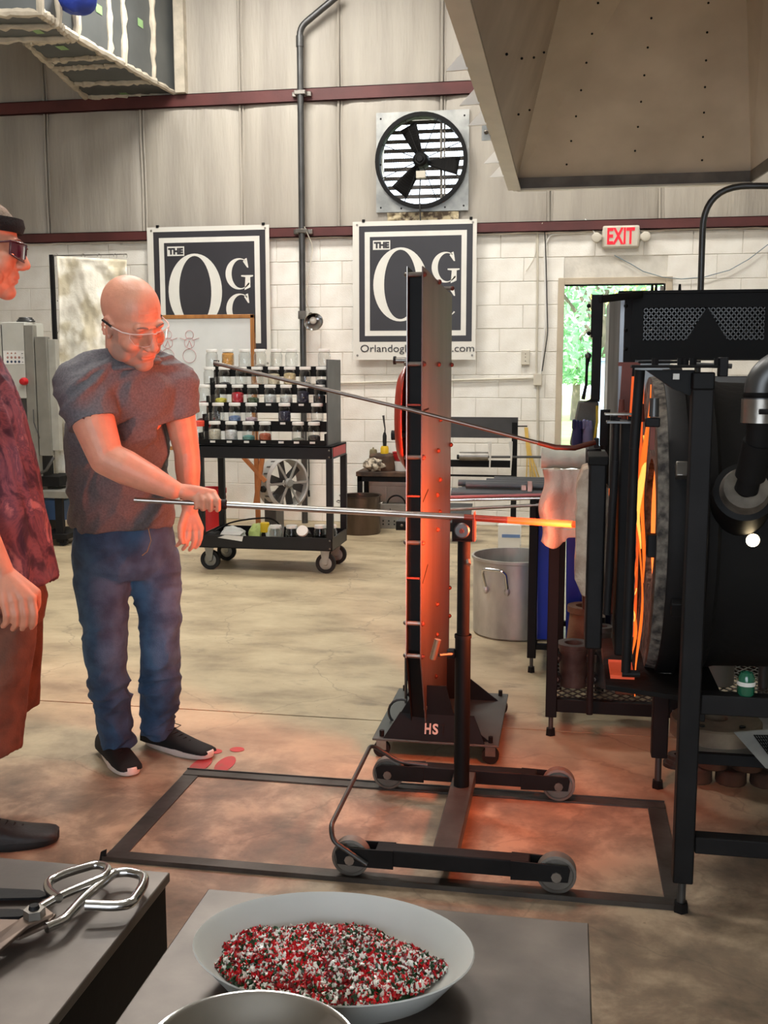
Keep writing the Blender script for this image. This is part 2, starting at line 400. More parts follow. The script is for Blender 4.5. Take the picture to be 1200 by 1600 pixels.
# insulation panels between seams
seams = [-5.75, -4.77, -3.84, -2.91, -2.02, -1.12, -.2, .72, 1.65, 2.6]
def insul(x0, x1, z0, z1, seed):
    def fn(u, v):
        x = x0 + (x1 - x0) * u; z = z0 + (z1 - z0) * v
        bul = .030 * (1 - (2 * u - 1) ** 8) + .012 * math.sin(math.pi * u)
        top = .02 * (abs(2 * v - 1) ** 6)
        q = noise.noise(Vector((x * 5 + seed, z * 1.0, 0))) * .010 + noise.noise(Vector((x * 14, z * 3.0 + seed, 2))) * .005
        edge = math.exp(-((u) / .06) ** 2) + math.exp(-((1 - u) / .06) ** 2)
        q += edge * .010 * noise.noise(Vector((x * 30, z * 3, seed)))
        return (x, WY - .004 - bul + top - q, z)
    nu, nv = 34, 40
    def skip(u, v):
        x = x0 + (x1 - x0) * u; z = z0 + (z1 - z0) * v
        return FX0 < x < FX1 and FZ0 < z < FZ1
    return MB().grid(fn, nu, nv, skip=skip)
for i in range(len(seams) - 1):
    for (za, zb) in ((2.53, 3.72), (3.70, CEIL)):
        insul(seams[i], seams[i + 1], za, zb, i * 3.7).build('insulation_panel', m_insul, wall)
for x in seams:
    t = []
    for k in range(40): z = 2.56 + k * (CEIL - 2.56) / 39; t.append((x + .008 * noise.noise(Vector((x, z * 2.2, 0))), WY - .022, z))
    MB().tube(t, .011, 6).build('seam_fold', m_insul, wall)
    MB().tube([(p[0] + .028, WY - .016, p[2]) for p in t], .008, 6).build('seam_fold', m_insul, wall)
# wainscot-high girt and upper girt (Z sections)
def girt(name, z, h, x0, x1, d):
    o = MB().box((x0, WY - .06, z), (x1, WY - .052, z + h)).box((x0, WY - .06, z + h - .006), (x1, WY - .005, z + h)).box((x0, WY - .06, z), (x1, WY - .005, z + .006))
    return o.build(name, m_girt, kind='structure', smooth=False)
girt('trim_1', 2.545, .085, -5.6, 2.4, 0)
girt('trim_2', 3.69, .11, -5.6, 2.4, 0)
# foam squeezed out under the lower girt
foam = MB()
t = [(-5.5 + i * .12, WY - .028 + random.uniform(-.003, .003), 2.538 + random.uniform(-.006, .005)) for i in range(66)]
foam.tube(t, [random.uniform(.006, .013) for _ in t], 6).build('trim_3', M('caulk', (214, 204, 188), .8), kind='structure')
# side walls, rear wall with open bay, ceiling
m_side = M('side_wall', (186, 180, 168), .7)
MB().box((-6.75, -4.1, 0), (-6.6, WY + .2, CEIL)).build('wall_left', m_side, kind='structure', smooth=False)
MB().box((5.1, -4.1, 0), (5.25, WY + .2, CEIL)).build('wall_right', m_side, kind='structure', smooth=False)
MB().box((-6.6, -4.25, 0), (-2.6, -4.1, CEIL)).box((1.6, -4.25, 0), (5.1, -4.1, CEIL)).box((-2.6, -4.25, 3.7), (1.6, -4.1, CEIL)).build('wall_rear', m_side, kind='structure', smooth=False)
MB().box((-6.75, -4.25, CEIL), (5.25, WY + .2, CEIL + .12)).build('ceiling', m_side, kind='structure', smooth=False)
# ceiling fixtures for the lamps
m_lampglow = M('lamp_diffuser', (255, 250, 240), .5, emit=(1, .95, .88), es=3)
for (x, y, e) in LAMPS:
    t = thing('ceiling_light', (x, y, CEIL), 'white long ceiling light above the ' + {85: '', 105: 'bald man', 140: 'furnace doors', 130: 'jar cart', 75: 'doorway', 40: 'floor track'}[e], 'lamp', 'ceiling lights')
    MB().box((x - .7, y - .3, CEIL - .12), (x + .7, y + .3, CEIL)).build('housing', m_white, t)
    MB().box((x - .66, y - .26, CEIL - .13), (x + .66, y + .26, CEIL - .12)).build('diffuser', m_lampglow, t)
# doorway: frame with daylight
m_frame = M('door_frame_paint', (196, 182, 160), .6, var=.08)
MB().box((DX0 - .055, WY - .018, 0), (DX0, WY + .2, DZ + .055)).box((DX1, WY - .018, 0), (DX1 + .055, WY + .2, DZ + .055)).box((DX0, WY - .018, DZ), (DX1, WY + .2, DZ + .055)).build('door_1', m_frame, kind='structure', bevel=.003)
MB().box((DX1 - .035, WY + .12, 0.01), (DX1 - .002, WY + .95, DZ - .01)).build('door_2', m_white, kind='structure', smooth=False)
# outdoors
m_gravel = M('bright_paving', (214, 210, 196), .9, scale=3, bump=.2)
MB().box((-9, WY + .35, -.12), (14, 60, -.06)).build('ground', m_gravel, kind='structure', smooth=False)
m_grass = M('grass', (128, 150, 84), .9, col2=(150, 160, 100), scale=2)
MB().box((-9, 17, -.06), (14, 60, -.03)).build('lawn', m_grass, kind='structure', smooth=False)
def tree(x, y, h, r, mats, label, seed):
    rnd = random.Random(seed); t = thing('tree', (x, y, -.03), label, 'tree', None)
    tr = MB(); tr.tube([(x, y, -.03), (x + .05, y, h * .3), (x - .05, y, h * .6)], [.13, .10, .06], 8)
    for k in range(6):
        a = rnd.uniform(0, 6.28); tr.tube([(x, y, h * (.3 + .04 * k)), (x + math.cos(a) * r * .6, y + math.sin(a) * r * .6, h * (.55 + .05 * k))], [.05, .02], 6)
    tr.build('trunk', M('bark', (120, 110, 96), .9, bump=.5), t)
    lf = MB()
    for k in range(5200):
        a = rnd.uniform(0, 6.28); q = rnd.uniform(-1, 1); rr = r * (rnd.random() ** .4)
        cl = noise.noise(Vector((math.cos(a) * 2.2 + seed, math.sin(a) * 2.2, q * 2.5)))
        if cl < -.12: continue
        c = Vector((x + math.cos(a) * rr * math.sqrt(1 - q * q), y + math.sin(a) * rr * math.sqrt(1 - q * q), h * .62 + q * h * .40))
        s = rnd.uniform(.07, .13); d1 = Vector((rnd.uniform(-1, 1), rnd.uniform(-1, 1), rnd.uniform(-1, 1))).normalized(); d2 = d1.orthogonal().normalized()
        lf.add([c - d1 * s, c + d2 * s * .5, c + d1 * s, c - d2 * s * .5], [(0, 1, 2, 3)])
    lf.build('foliage', mats, t, smooth=False, kind='stuff')
def leafM(n, c):
    m = M(n, c, .6, var=.1)
    m.node_tree.nodes['Principled BSDF'].inputs['Transmission Weight'].default_value = 0.0
    return m
tree(.55, 19, 5.2, 1.7, leafM('leaf_green', (150, 206, 150)), 'leafy green tree seen through the left of the doorway', 3)
tree(2.35, 24, 5.0, 2.2, leafM('leaf_yellow', (226, 224, 120)), 'yellow-green tree seen at the top right of the doorway', 5)
tree(.2, 30, 4.6, 2.0, leafM('leaf_far', (170, 214, 170)), 'paler tree farther off beyond the doorway', 8)
pl = thing('blue_post', (.42, 14.5, -.06), 'pale blue upright post standing outside the doorway', 'post')  # just a pale blue post standing beyond the door
MB().box((.36, 14.4, -.06), (.50, 14.54, 1.5)).build('post', M('pale_blue', (176, 200, 220), .6), pl, bevel=.01)
MB().box((.33, 14.37, 1.5), (.53, 14.57, 1.54)).build('cap', M('pale_blue2', (160, 190, 214), .6), pl)

# ------------------------------------------------------------------ exhaust fan
fc = Vector((-1.28, WY - .05, 3.15))
t = thing('exhaust_fan', fc, 'large round wall exhaust fan in a square galvanised panel, black guard ring', 'fan')
fx0, fx1, fz0, fz1 = -1.678, -.877, 2.735, 3.565
pan = MB()
N_ = 48; R_ = .367
ring = [(fc.x + R_ * math.cos(2 * math.pi * i / N_), fc.y, fc.z + R_ * math.sin(2 * math.pi * i / N_)) for i in range(N_)]
def sqpt(i):
    a = 2 * math.pi * i / N_; c, s_ = math.cos(a), math.sin(a); k = 1 / max(abs(c), abs(s_))
    return ((fx0 + fx1) / 2 + c * k * (fx1 - fx0) / 2, fc.y, (fz0 + fz1) / 2 + s_ * k * (fz1 - fz0) / 2)
sq = [sqpt(i) for i in range(N_)]
for dy in (0,):
    vs = ring + sq + [(a, b - .02, c) for a, b, c in ring] + [(a, b - .02, c) for a, b, c in sq]
    fs = []
    for i in range(N_):
        j = (i + 1) % N_
        fs += [(2 * N_ + i, 3 * N_ + i, 3 * N_ + j, 2 * N_ + j), (i, j, N_ + j, N_ + i), (i, 2 * N_ + i, 2 * N_ + j, j), (N_ + i, N_ + j, 3 * N_ + j, 3 * N_ + i)]
    pan.add(vs, fs)
pan.build('mounting_panel', m_galv, t)
sh = MB().shell([(R_ + .012, -.08), (R_ + .012, .02), (R_ - .004, .02), (R_ - .004, -.08)], fc, (0, 1, 0), 48)
sh.shell([(R_ + .03, -.085), (R_ + .03, -.06), (R_ - .004, -.06), (R_ - .004, -.085)], fc, (0, 1, 0), 48)
sh.build('guard_ring', m_black, t)
# louvre slats behind the blades
for k in range(10):
    z = fc.z - .36 + k * .078
    half = math.sqrt(max(.0, .36 ** 2 - (z - fc.z) ** 2)) + .0
    if half < .05: half = .15
    o = MB().box((fc.x - .36, WY + .10, z), (fc.x + .36, WY + .104, z + .040), rot=(math.radians(-28), 0, 0))
    o.build('louvre_slat', M('slat_dark', (80, 72, 64), .6) if k == 0 else bpy.data.materials['slat_dark'], t)
g = MB()
for k in range(15):
    r = .07 + k * .0205
    g.tube([(fc.x + r * math.cos(2 * math.pi * i / 40), fc.y - .085, fc.z + r * math.sin(2 * math.pi * i / 40)) for i in range(40)], .0014, 4, closed=True)
g.build('guard_wires', m_dark, t)['kind'] = 'stuff'
for k in range(8):
    a = math.radians(22.5 + 45 * k)
    MB().tube([(fc.x + .05 * math.cos(a), fc.y - .09, fc.z + .05 * math.sin(a)), (fc.x + (R_ + .02) * math.cos(a), fc.y - .075, fc.z + (R_ + .02) * math.sin(a))], .004, 6).build('guard_spoke', m_dark, t)
MB().lathe([(0, -.15), (.045, -.15), (.062, -.13), (.068, -.06), (.068, 0), (.04, .03), (0, .03)], fc + Vector((0, .0, 0)), (0, 1, 0), 24).build('motor', m_black, t)
MB().lathe([(0, -.165), (.025, -.165), (.032, -.15), (0, -.148)], fc, (0, 1, 0), 20).build('hub_cap', m_dark, t)
for k in range(3):
    a = math.radians(-8 + 120 * k)
    e = Vector((math.cos(a), 0, math.sin(a))); f_ = Vector((-math.sin(a), 0, math.cos(a)))
    def bl(u, v):
        r = .06 + u * .26; wv = (.045 + .11 * u ** .7) * (v - .5)
        return fc + e * r + f_ * wv + Vector((0, .0 + .05 * (v - .5) - .02, 0))
    MB().grid(bl, 8, 5).build('fan_blade', m_soot, t, solid=.003)
MB().box((fc.x - .035, fc.y - .13, fc.z - .155), (fc.x + .045, fc.y - .095, fc.z - .095)).build('switch_box', m_ivory, t, bevel=.004)
MB().tube([(fc.x + .0, fc.y - .10, fc.z - .155), (fc.x - .01, fc.y - .09, fc.z - .3), (fc.x, fc.y - .09, fc.z - .5)], .006, 6).build('cable', m_pipe, t)
for a, b in ((.04, .04), (.04, .4), (.04, .78), (.4, .03), (.4, .79), (.76, .04), (.76, .4), (.76, .78), (.22, .03), (.6, .03)):
    MB().sph((fx0 + a, fc.y - .022, fz0 + b), .008, 8, 5).build('screw', m_dark, t)
# torn insulation below the fan
tr = MB()
def fn(u, v):
    x = -1.58 + .62 * u; z = 2.64 + .09 * v
    return (x, WY - .05 - .03 * abs(noise.noise(Vector((x * 13, z * 20, 3)))) - .01, z)
tr.grid(fn, 40, 8).build('torn_insulation', M('torn_insulation', (186, 172, 140), .8, col2=(84, 70, 56), scale=18, ramp=(.4, .55)), wall, label='crumpled torn insulation patch below the exhaust fan')

# ------------------------------------------------------------------ conduit pole with clamps
px = -2.33; py = WY - .13
t = thing('conduit_pole', (px, py, 0), 'tall dark grey steel pipe running up the back wall between the two banners', 'pipe')
MB().tube(fillet([(px, py, 0.0), (px, py, 4.28), (px + .34, py, 4.52)], .07), .028, 14).build('pipe', m_pipe, t)
MB().lathe([(.034, 0), (.034, .09), (.028, .09)], (px, py, 4.12), n=16).build('elbow_fitting', m_pipe, t)
for z in (2.585, 3.745):
    c = MB().box((px - .085, py + .035, z - .02), (px + .085, py + .07, z + .02)).box((px - .05, py - .034, z - .018), (px + .05, py + .035, z + .018))
    c.build('clamp', m_steel, t, bevel=.004)
t2 = thing('clamp_lamp', (px + .03, py - .08, 1.78), 'small round clamp lamp with a metal reflector fixed to the wall pipe', 'lamp')
lc = P(490, 503, Y=py - .12); ax = (P(507, 492, Y=py - .1) - P(487, 508, Y=py - .2)).normalized()
ax = Vector((.35, -.75, -.45)).normalized()
MB().shell([(.02, -.09), (.05, -.06), (.085, 0), (.081, 0), (.047, -.055), (.018, -.085)], lc, ax, 28).build('reflector', m_chrome, t2)
MB().sph(lc - ax * .03, .032).build('bulb', M('bulb_glass', (240, 238, 230), .2), t2)
MB().cyl(lc - ax * .14, lc - ax * .08, .022, .022, 14).build('socket', m_dark, t2)
MB().box((px - .03, py - .05, lc.z + .03), (px + .04, py - .02, lc.z + .10)).build('clip', m_steel, t2)
MB().tube(fillet([lc - ax * .14, (px + .04, py - .06, lc.z + .2), (px + .08, py - .03, lc.z + .5), (px + .10, py, 2.45), (px + .03, py - .03, 2.62)], .06), .004, 6).build('cord', m_ivory, t2)

# ------------------------------------------------------------------ conduits, boxes and exit sign at the door
def W(px_, py_, d=.012): return P(px_, py_, Y=WY - d)
t = thing('wall_conduit', W(520, 598), 'long horizontal white conduit across the block wall', 'conduit')
MB().tube([W(430, 601, .02), W(520, 599, .02), W(835, 591, .02)], .010, 8).build('conduit', m_ivory, t)
t = thing('wall_conduit', W(840, 600), 'white vertical conduits beside the doorway meeting at a small box', 'conduit')
MB().box(W(833, 602, .05), W(847, 584, 0) + Vector((0, 0, 0))).build('junction_box', m_ivory, t, bevel=.003)
MB().tube([W(840, 602, .02), W(841, 730, .02)], .012, 8).build('conduit', m_ivory, t)
MB().tube(fillet([W(838, 584, .02), W(840, 440, .02), W(840, 350, .02)], .05), .010, 8).build('conduit', m_ivory, t)
MB().tube(fillet([W(845, 584, .02), W(853, 500, .02), W(851, 385, .02), W(860, 366, .02), W(930, 362, .02)], .06), .009, 8).build('conduit', m_white, t)
MB().tube(fillet([W(851, 360, .04), W(853, 400, .03), W(856, 520, .03), W(847, 580, .03)], .06), .005, 6).build('cord', m_pipe, t)
MB().tube(fillet([W(848, 348, .06), W(838, 365, .03), W(838, 400, .02), W(822, 424, .02)], .08), .004, 6).build('cord', m_ivory, t)
t = thing('outlet_box', W(821, 558), 'small ivory outlet box on the block wall right of the banner', 'outlet')
MB().box(W(814, 570, .035), W(828, 547, 0)).build('cover', m_ivory, t, bevel=.004)
for yy in (553, 558, 564): MB().sph(W(821, yy, .036), .004, 6, 4).build('socket_hole', m_dark, t)
ec = W(970, 370, .05)
t = thing('exit_sign', ec, 'lit exit sign with red letters and two small emergency lamps above the doorway', 'sign')
MB().box((ec.x - .155, WY - .07, ec.z - .095), (ec.x + .155, WY - .008, ec.z + .095)).build('housing', m_ivory, t, bevel=.02)
lettering('EXIT', .16, (ec.x, WY - .073, ec.z + .005), M('exit_red', (150, 4, 10), .5, emit=(1, .008, .03), es=1.0), t, bold=.004, fitw=.225, fith=.135)
for sx in (-1, 1):
    MB().lathe([(0, .03), (.025, .03), (.038, .0), (.04, -.045), (.03, -.05), (0, -.048)], (ec.x + sx * .20, WY - .05, ec.z - .005), (0, 1, 0), 20).build('emergency_lamp', m_ivory, t)
    MB().box((ec.x + sx * .15, WY - .045, ec.z - .02), (ec.x + sx * .185, WY - .02, ec.z + .02)).build('bracket', m_ivory, t)
t = thing('thin_blue_cable', W(960, 399), 'thin slack blue cable strung across the wall above the doorway', 'cable')
MB().tube([W(960, 399, .02), W(985, 412, .02), W(1005, 424, .03), (W(1035, 433, .03)), W(1065, 436, .03), W(1100, 433, .03), W(1140, 422, .03), W(1170, 405, .03), W(1200, 382, .03), W(1240, 350, .03)], .004, 6).build('cable', M('cable_blue', (120, 140, 150), .5), t)
MB().tube([W(914, 342, .05), W(922, 352, .05), W(929, 364, .05)], .006, 6).build('exit_sign_whip', m_white, bpy.data.objects['exit_sign'])

# ------------------------------------------------------------------ banners
m_vinyl = M('white_vinyl', (222, 219, 210), .45, var=.03, scale=2)
m_print = M('charcoal_print', (52, 51, 56), .42, var=.08, scale=3)
m_printw = M('print_white', (226, 224, 216), .45, var=.03)
def ring_poly(cx, cz, a1, b1, a2, b2, off=0, a0=0, a1_=360, n=48, y=0):
    o = MB(); vs = []; fs = []
    full = (a1_ - a0) >= 360
    for i in range(n + 1):
        t_ = math.radians(a0 + (a1_ - a0) * i / n)
        vs.append((cx + a1 * math.cos(t_), y, cz + b1 * math.sin(t_))); vs.append((cx + off + a2 * math.cos(t_), y, cz + b2 * math.sin(t_)))
    for i in range(n): fs.append((2 * i, 2 * i + 1, 2 * i + 3, 2 * i + 2))
    return vs, fs
def banner(x0, z1, sc, label, site):
    """x0 = left edge, z1 = top edge; layout measured on the right-hand banner in photo pixels"""
    k = 1.09 / 193 * sc
    def q(px_, py_): return (x0 + (px_ - 555) * k, z1 - (py_ - 352) * k)
    y0 = WY - .085
    t = thing('banner', (x0 + .55, y0, z1 - 1.17), label, 'banner', None)
    H_ = 211
    xa, zb = q(555, 352 + H_); xb, _ = q(747, 352)
    MB().box((xa, y0, zb), (xb, y0 + .004, z1)).build('vinyl_sheet', m_vinyl, t)
    def rect(a, b, c, d, mt, nm, lay):
        p = q(a, b); r = q(c, d); MB().box((p[0], y0 - .0012 * lay, r[1]), (r[0], y0, p[1])).build(nm, mt, t, smooth=False)
    rect(565, 359, 741, 535, m_print, 'black_border', 1)
    rect(574, 368, 732, 526, m_printw, 'white_border', 2)
    rect(582, 375.5, 724, 518, m_print, 'black_field', 3)
    rect(587, 381, 614, 395, m_printw, 'name_box', 4)
    c = q(600.5, 388)
    lettering('THE', .06, (c[0], y0 - .006, c[1]), m_print, t, bold=.004, fitw=.135 * sc, fith=.055 * sc, depth=.0006)
    yl = y0 - .0055
    def let(polys, nm):
        o = MB()
        for vs, fs in polys: o.add(vs, fs)
        o.build(nm, m_printw, t, smooth=False)
    c = q(630, 448)
    let([ring_poly(c[0], c[1], 42.5 * k, 56 * k, 25.5 * k, 52.5 * k, y=yl)], 'letter_o')
    c = q(699.5, 423)
    def serif(pts): return ([(q(a, b)[0], yl, q(a, b)[1]) for a, b in pts], [tuple(range(len(pts)))])
    let([ring_poly(c[0], c[1], 21 * k, 23 * k, 14.5 * k, 21 * k, off=3 * k, a0=58, a1_=322, y=yl),
         serif([(709, 401), (712, 400), (714.5, 414), (712.5, 414), (706, 405)]), serif([(703, 425), (721.5, 425), (721.5, 427), (717, 428), (717, 443), (708, 447), (709.5, 428), (703, 427)])], 'letter_g')
    c = q(699.5, 475)
    let([ring_poly(c[0], c[1], 21 * k, 23 * k, 14.5 * k, 21 * k, off=3 * k, a0=52, a1_=318, y=yl),
         serif([(710, 453), (713, 452), (715, 466), (713, 466), (707, 457)])], 'letter_c')
    if site:
        c = q(656, 547)
        lettering('Orlandoglasscenter.com', .09, (c[0], y0 - .003, c[1]), m_print, t, fitw=178 * k, depth=.0006, spacing=1.0)
    for (a, b) in ((562, 357), (741, 357), (742, 556), (562, 556)):
        p = q(a, b); MB().shell([(.009, 0), (.009, .002), (.004, .002), (.004, 0)], (p[0], y0 - .003, p[1]), (0, 1, 0), 12).build('grommet', m_steel, t)
    for a in (572, 738):
        p = q(a, 351); MB().box((p[0] - .012, y0 - .005, p[1] - .012), (p[0] + .012, y0 + .012, p[1] + .012)).build('clip', m_black, t)
banner(-3.785, 2.655, 1.055, 'white-edged dark banner with large O G C letters, left of the wall pipe', False)
banner(-1.885, 2.66, 1.0, 'white-edged dark O G C banner with web address, right of the wall pipe', True)

# ------------------------------------------------------------------ ducts, top left
m_duct = M('duct_grey', (100, 104, 104), .5, metal=.35, var=.1, scale=3)
m_mastic = M('duct_mastic', (196, 186, 168), .8, scale=10, bump=.5, bscale=30)
def duct(name, bot, ztop, label, bands, wmast=.05):
    bot = [Vector(p) for p in bot]; zb = bot[0].z
    t = thing(name, (bot[0] + bot[2]) / 2, label, 'duct')
    A, B, C, D = bot  # near-left, near-right, far-right, far-left
    edges = [0] + bands + [1]
    for i in range(len(edges) - 1):
        u0, u1 = edges[i], edges[i + 1]
        q = [A.lerp(D, u0), B.lerp(C, u0), B.lerp(C, u1), A.lerp(D, u1)]
        MB().prism(q, (0, 0, ztop - zb)).build('duct_section', m_duct, t, smooth=False)
    for j, u in enumerate(edges):
        a, b = A.lerp(D, u), B.lerp(C, u); n = 26
        pts = [a.lerp(b, i / n) + Vector((0, 0, -.008)) for i in range(n + 1)] + [b + Vector((.01, 0, (ztop - zb) * i / n)) for i in range(1, n + 1)]
        pts = [p + Vector((0, random.uniform(-.012, .012), 0)) for p in pts]
        MB().tube(pts, [random.uniform(.016, .034) for _ in pts], 8).build('mastic_seam', m_mastic, t)
    for (a, b) in ((B, C), (A, D)):
        n = 30; pts = [a.lerp(b, i / n) + Vector((random.uniform(-.008, .008), 0, -.004)) for i in range(n + 1)]
        MB().tube(pts, [random.uniform(.018, .036) for _ in pts], 8).build('mastic_seam', m_mastic, t)
    return t, A, B, C, D
ZD = 3.82
t, A, B, C, D = duct('ceiling_duct', [P(40, 66, Z=ZD), P(120, 58, Z=ZD), P(277, 147, Z=ZD), P(133, 150, Z=ZD)], 5.3, 'big grey sheet-metal duct sealed with beige mastic, running to the back wall', [.28, .42, .72])
m_green = M('green_label', (150, 190, 130), .6)
def sticker(p, n, s, par):
    p = Vector(p); a, u, v = frame_from(n)
    MB().add([p + u * s + v * s * .7, p - u * s + v * s * .7, p - u * s - v * s * .7, p + u * s - v * s * .7], [(0, 1, 2, 3)]).build('sticker', m_green, par, smooth=False)
rn = (C - B).cross(Vector((0, 0, 1))).normalized()
for u, z in ((.05, .25), (.2, .3), (.6, .4), (.92, .9)):
    sticker(B.lerp(C, u) + Vector((0, 0, z)) + rn * .004, rn, .045, t)
for u, v_ in ((.12, .5), (.97, .45)):
    sticker(A.lerp(D, u).lerp(B.lerp(C, u), v_) + Vector((0, 0, -.004)), (0, 0, -1), .05, t)
MB().box((C.x + .03, WY - .12, C.z - .02), (C.x + .12, WY - .02, 5.3)).build('wall_flange', m_mastic, t)
ZE = 3.62
t, A, B, C, D = duct('ceiling_duct', [P(-160, 20, Z=ZE), P(62, 18, Z=ZE), P(116, 57, Z=ZE), P(-130, 64, Z=ZE)], 5.3, 'nearer dark grey duct end with a beige joint, in the upper left corner', [.5])
sticker(A.lerp(D, .75).lerp(B.lerp(C, .75), .82) + Vector((0, 0, -.004)), (0, 0, -1), .04, t)
bc = P(122, 5, Y=6.7)
t = thing('blue_bag', bc, 'crumpled blue cloth bag with a white tag hanging beside the duct', 'bag')
bg_ = MB(); bg_.sph(bc + Vector((0, 0, .02)), (.13, .09, .085), 18, 12)
bg_.v = [tuple(Vector(v) + Vector((0, 0, 1)) * .03 * noise.noise(Vector(v) * 14) + Vector((1, 0, 0)) * .03 * noise.noise(Vector(v) * 11 + Vector((5, 0, 0)))) for v in bg_.v]
bg_.build('bag', M('blue_cloth', (34, 60, 160), .6, bump=.3), t)
MB().box(bc + Vector((.03, -.10, -.0)), bc + Vector((.1, -.09, .05))).build('tag', m_white, t)
MB().tube(fillet([bc + Vector((-.14, 0, .3)), bc + Vector((-.22, 0, .1)), bc + Vector((-.17, 0, -.02)), bc + Vector((-.08, 0, 0))], .06), .012, 8).build('strap', m_white, t)

# ------------------------------------------------------------------ hood, top right
m_hood = M('hood_sheet', (206, 194, 182), .42, metal=.2, col2=(184, 172, 160), scale=2.2, bump=.08, bscale=18)
ZR = 2.58
r_bl = P(808, 296, Z=ZR); r_br = P(1168, 290, Z=ZR)
hx0, hx1, hy1, hy0 = r_bl.x, r_br.x, r_bl.y, 3.3
pl_ = P(875, 0, Z=3.42); pr_ = P(1167, 0, Z=3.42)
# extrapolate valleys to the neck
kk = 1.9
zt = ZR + .07 + (3.42 - ZR - .07) * kk
tl = Vector((hx0, hy1, ZR + .07)).lerp(pl_, kk); tl.z = zt
trr = Vector((hx1, hy1, ZR + .07)).lerp(pr_, kk); trr.z = zt
nl = Vector((tl.x, tl.y - .8, zt)); nr = Vector((trr.x, tl.y - .8, zt))
t = thing('fume_hood', ((hx0 + hx1) / 2, (hy0 + hy1) / 2, ZR), 'large beige sheet-metal extraction hood over the furnaces, seen from below', 'hood')
HZ = ZR + .07
c_ = [Vector((hx0, hy0, HZ)), Vector((hx1 + .35, hy0, HZ)), Vector((hx1, hy1, HZ)), Vector((hx0, hy1, HZ))]
nr.x = trr.x
def quad(a, b, c, d, nm, mt=None):
    MB().add([a, b, c, d], [(0, 1, 2, 3)]).build(nm, mt or m_hood, t, smooth=False, solid=.006)
quad(c_[3], c_[2], trr, tl, 'back_panel'); quad(c_[0], c_[3], tl, nl, 'left_panel'); quad(c_[2], c_[1], nr, trr, 'right_panel'); quad(c_[1], c_[0], nl, nr, 'front_panel')
def lip(a, b):
    MB().bar(a - Vector((0, 0, .035)), b - Vector((0, 0, .035)), .012, .075).build('rim_flange', M('sooty_flange', (120, 112, 104), .6, var=.2) if 'sooty_flange' not in bpy.data.materials else bpy.data.materials['sooty_flange'], t)
for i in range(4): lip(c_[i], c_[(i + 1) % 4])
for i in (2, 3):
    a, b = c_[i], c_[(i + 1) % 4]
    MB().bar(a - Vector((.0, 0, .075)), b - Vector((0, 0, .075)), .05, .012).build('rim_angle', m_ivory, t)
MB().bar(c_[0] + Vector((-.03, 0, -.07)), c_[3] + Vector((-.03, 0, -.07)), .06, .012).build('rim_angle', m_ivory, t)
MB().box((nl.x, nl.y, zt), (trr.x, trr.y, CEIL)).build('flue', m_hood, t, smooth=False)
# rivets on the back and left panels
def rivets(a, b, c, d, cols, rows, dn):
    for i in range(cols):
        for j in range(rows):
            u = (i + .7) / (cols + .4); v = (j + .6 + .5 * (i % 2)) / (rows + .6)
            p = a.lerp(b, u).lerp(d.lerp(c, u), v * .6)
            MB().sph(p + dn, .007, 6, 4).build('rivet', m_dark, t)
dn = (c_[2] - c_[3]).cross(tl - c_[3]).normalized(); dn = dn if dn.y < 0 else -dn
rivets(c_[3], c_[2], trr, tl, 3, 7, dn * .008)
rivets(c_[0], c_[3], tl, nl, 6, 3, Vector((.008, 0, -.004)))
# bright white triangular clips and hanger plate along the left rim
for yy in (4.3, 4.85, 5.25, 6.2, 6.65):
    MB().prism([(hx0 - .055, yy, HZ + .0), (hx0 - .055, yy + .02, HZ - .085), (hx0 - .145, yy + .03, HZ - .085)], (0, .01, 0)).build('rim_clip', m_white, t, smooth=False)
MB().box((hx0 - .10, 5.55, HZ - .10), (hx0 - .055, 5.56, HZ + .10)).build('hanger_plate', m_galv, t)
for z in (-.06, .06): MB().sph((hx0 - .077, 5.545, HZ + z), .012, 8, 5).build('bolt', m_steel, t)
# ================================================================== RIGHT: GLORY HOLE FURNACE
FY, FZ = 3.15, .93       # drum axis (runs along X)
m_fire = M('glowing_refractory', (255, 120, 40), .8, var=.2, scale=9, emit=(1, .20, .035), es=1.6)
m_firehot = M('fire_core', (255, 220, 120), .8, emit=(1, .50, .08), es=1.3)
m_flame = M('flame', (255, 120, 30), .8, emit=(1, .17, .02), es=1.0)
m_fibre = M('ceramic_fibre', (196, 178, 158), .95, col2=(150, 126, 108), scale=14, bump=.8, bscale=60)
m_scale = M('scaled_refractory', (120, 112, 102), .95, col2=(46, 42, 40), scale=40, bump=.8, bscale=60)
gh = thing('glory_hole_furnace', (.5, FY, 0), 'big black drum-shaped glass furnace with glowing mouth, on a square-tube stand', 'furnace')
# face ring, body with domed shoulder
MB().shell([(.29, .005), (.445, 0), (.452, .01), (.452, .05), (.29, .05)], (.262, FY, FZ), (1, 0, 0), 56).build('face_ring', m_dark, gh)
MB().shell([(.19, .015), (.43, .0), (.435, .03), (.19, .045)], (.235, FY, FZ), (1, 0, 0), 56).build('refractory_face', m_scale, gh)
MB().lathe([(.432, .0), (.432, .06), (.438, .065), (.438, .085), (.425, .095), (.415, .13), (.41, .30), (.40, .305), (.40, 1.05), (.0, 1.06)], (.30, FY, FZ), (1, 0, 0), 56).build('drum', m_soot, gh, ang=28)
MB().shell([(.185, .0), (.26, .0), (.26, .48), (.185, .48)], (.268, FY, FZ), (1, 0, 0), 40).build('hot_throat', m_fire, gh)
MB().lathe([(0, 0), (.2, 0), (.2, .01), (0, .01)], (.74, FY, FZ), (1, 0, 0), 32).build('hot_back', m_firehot, gh)
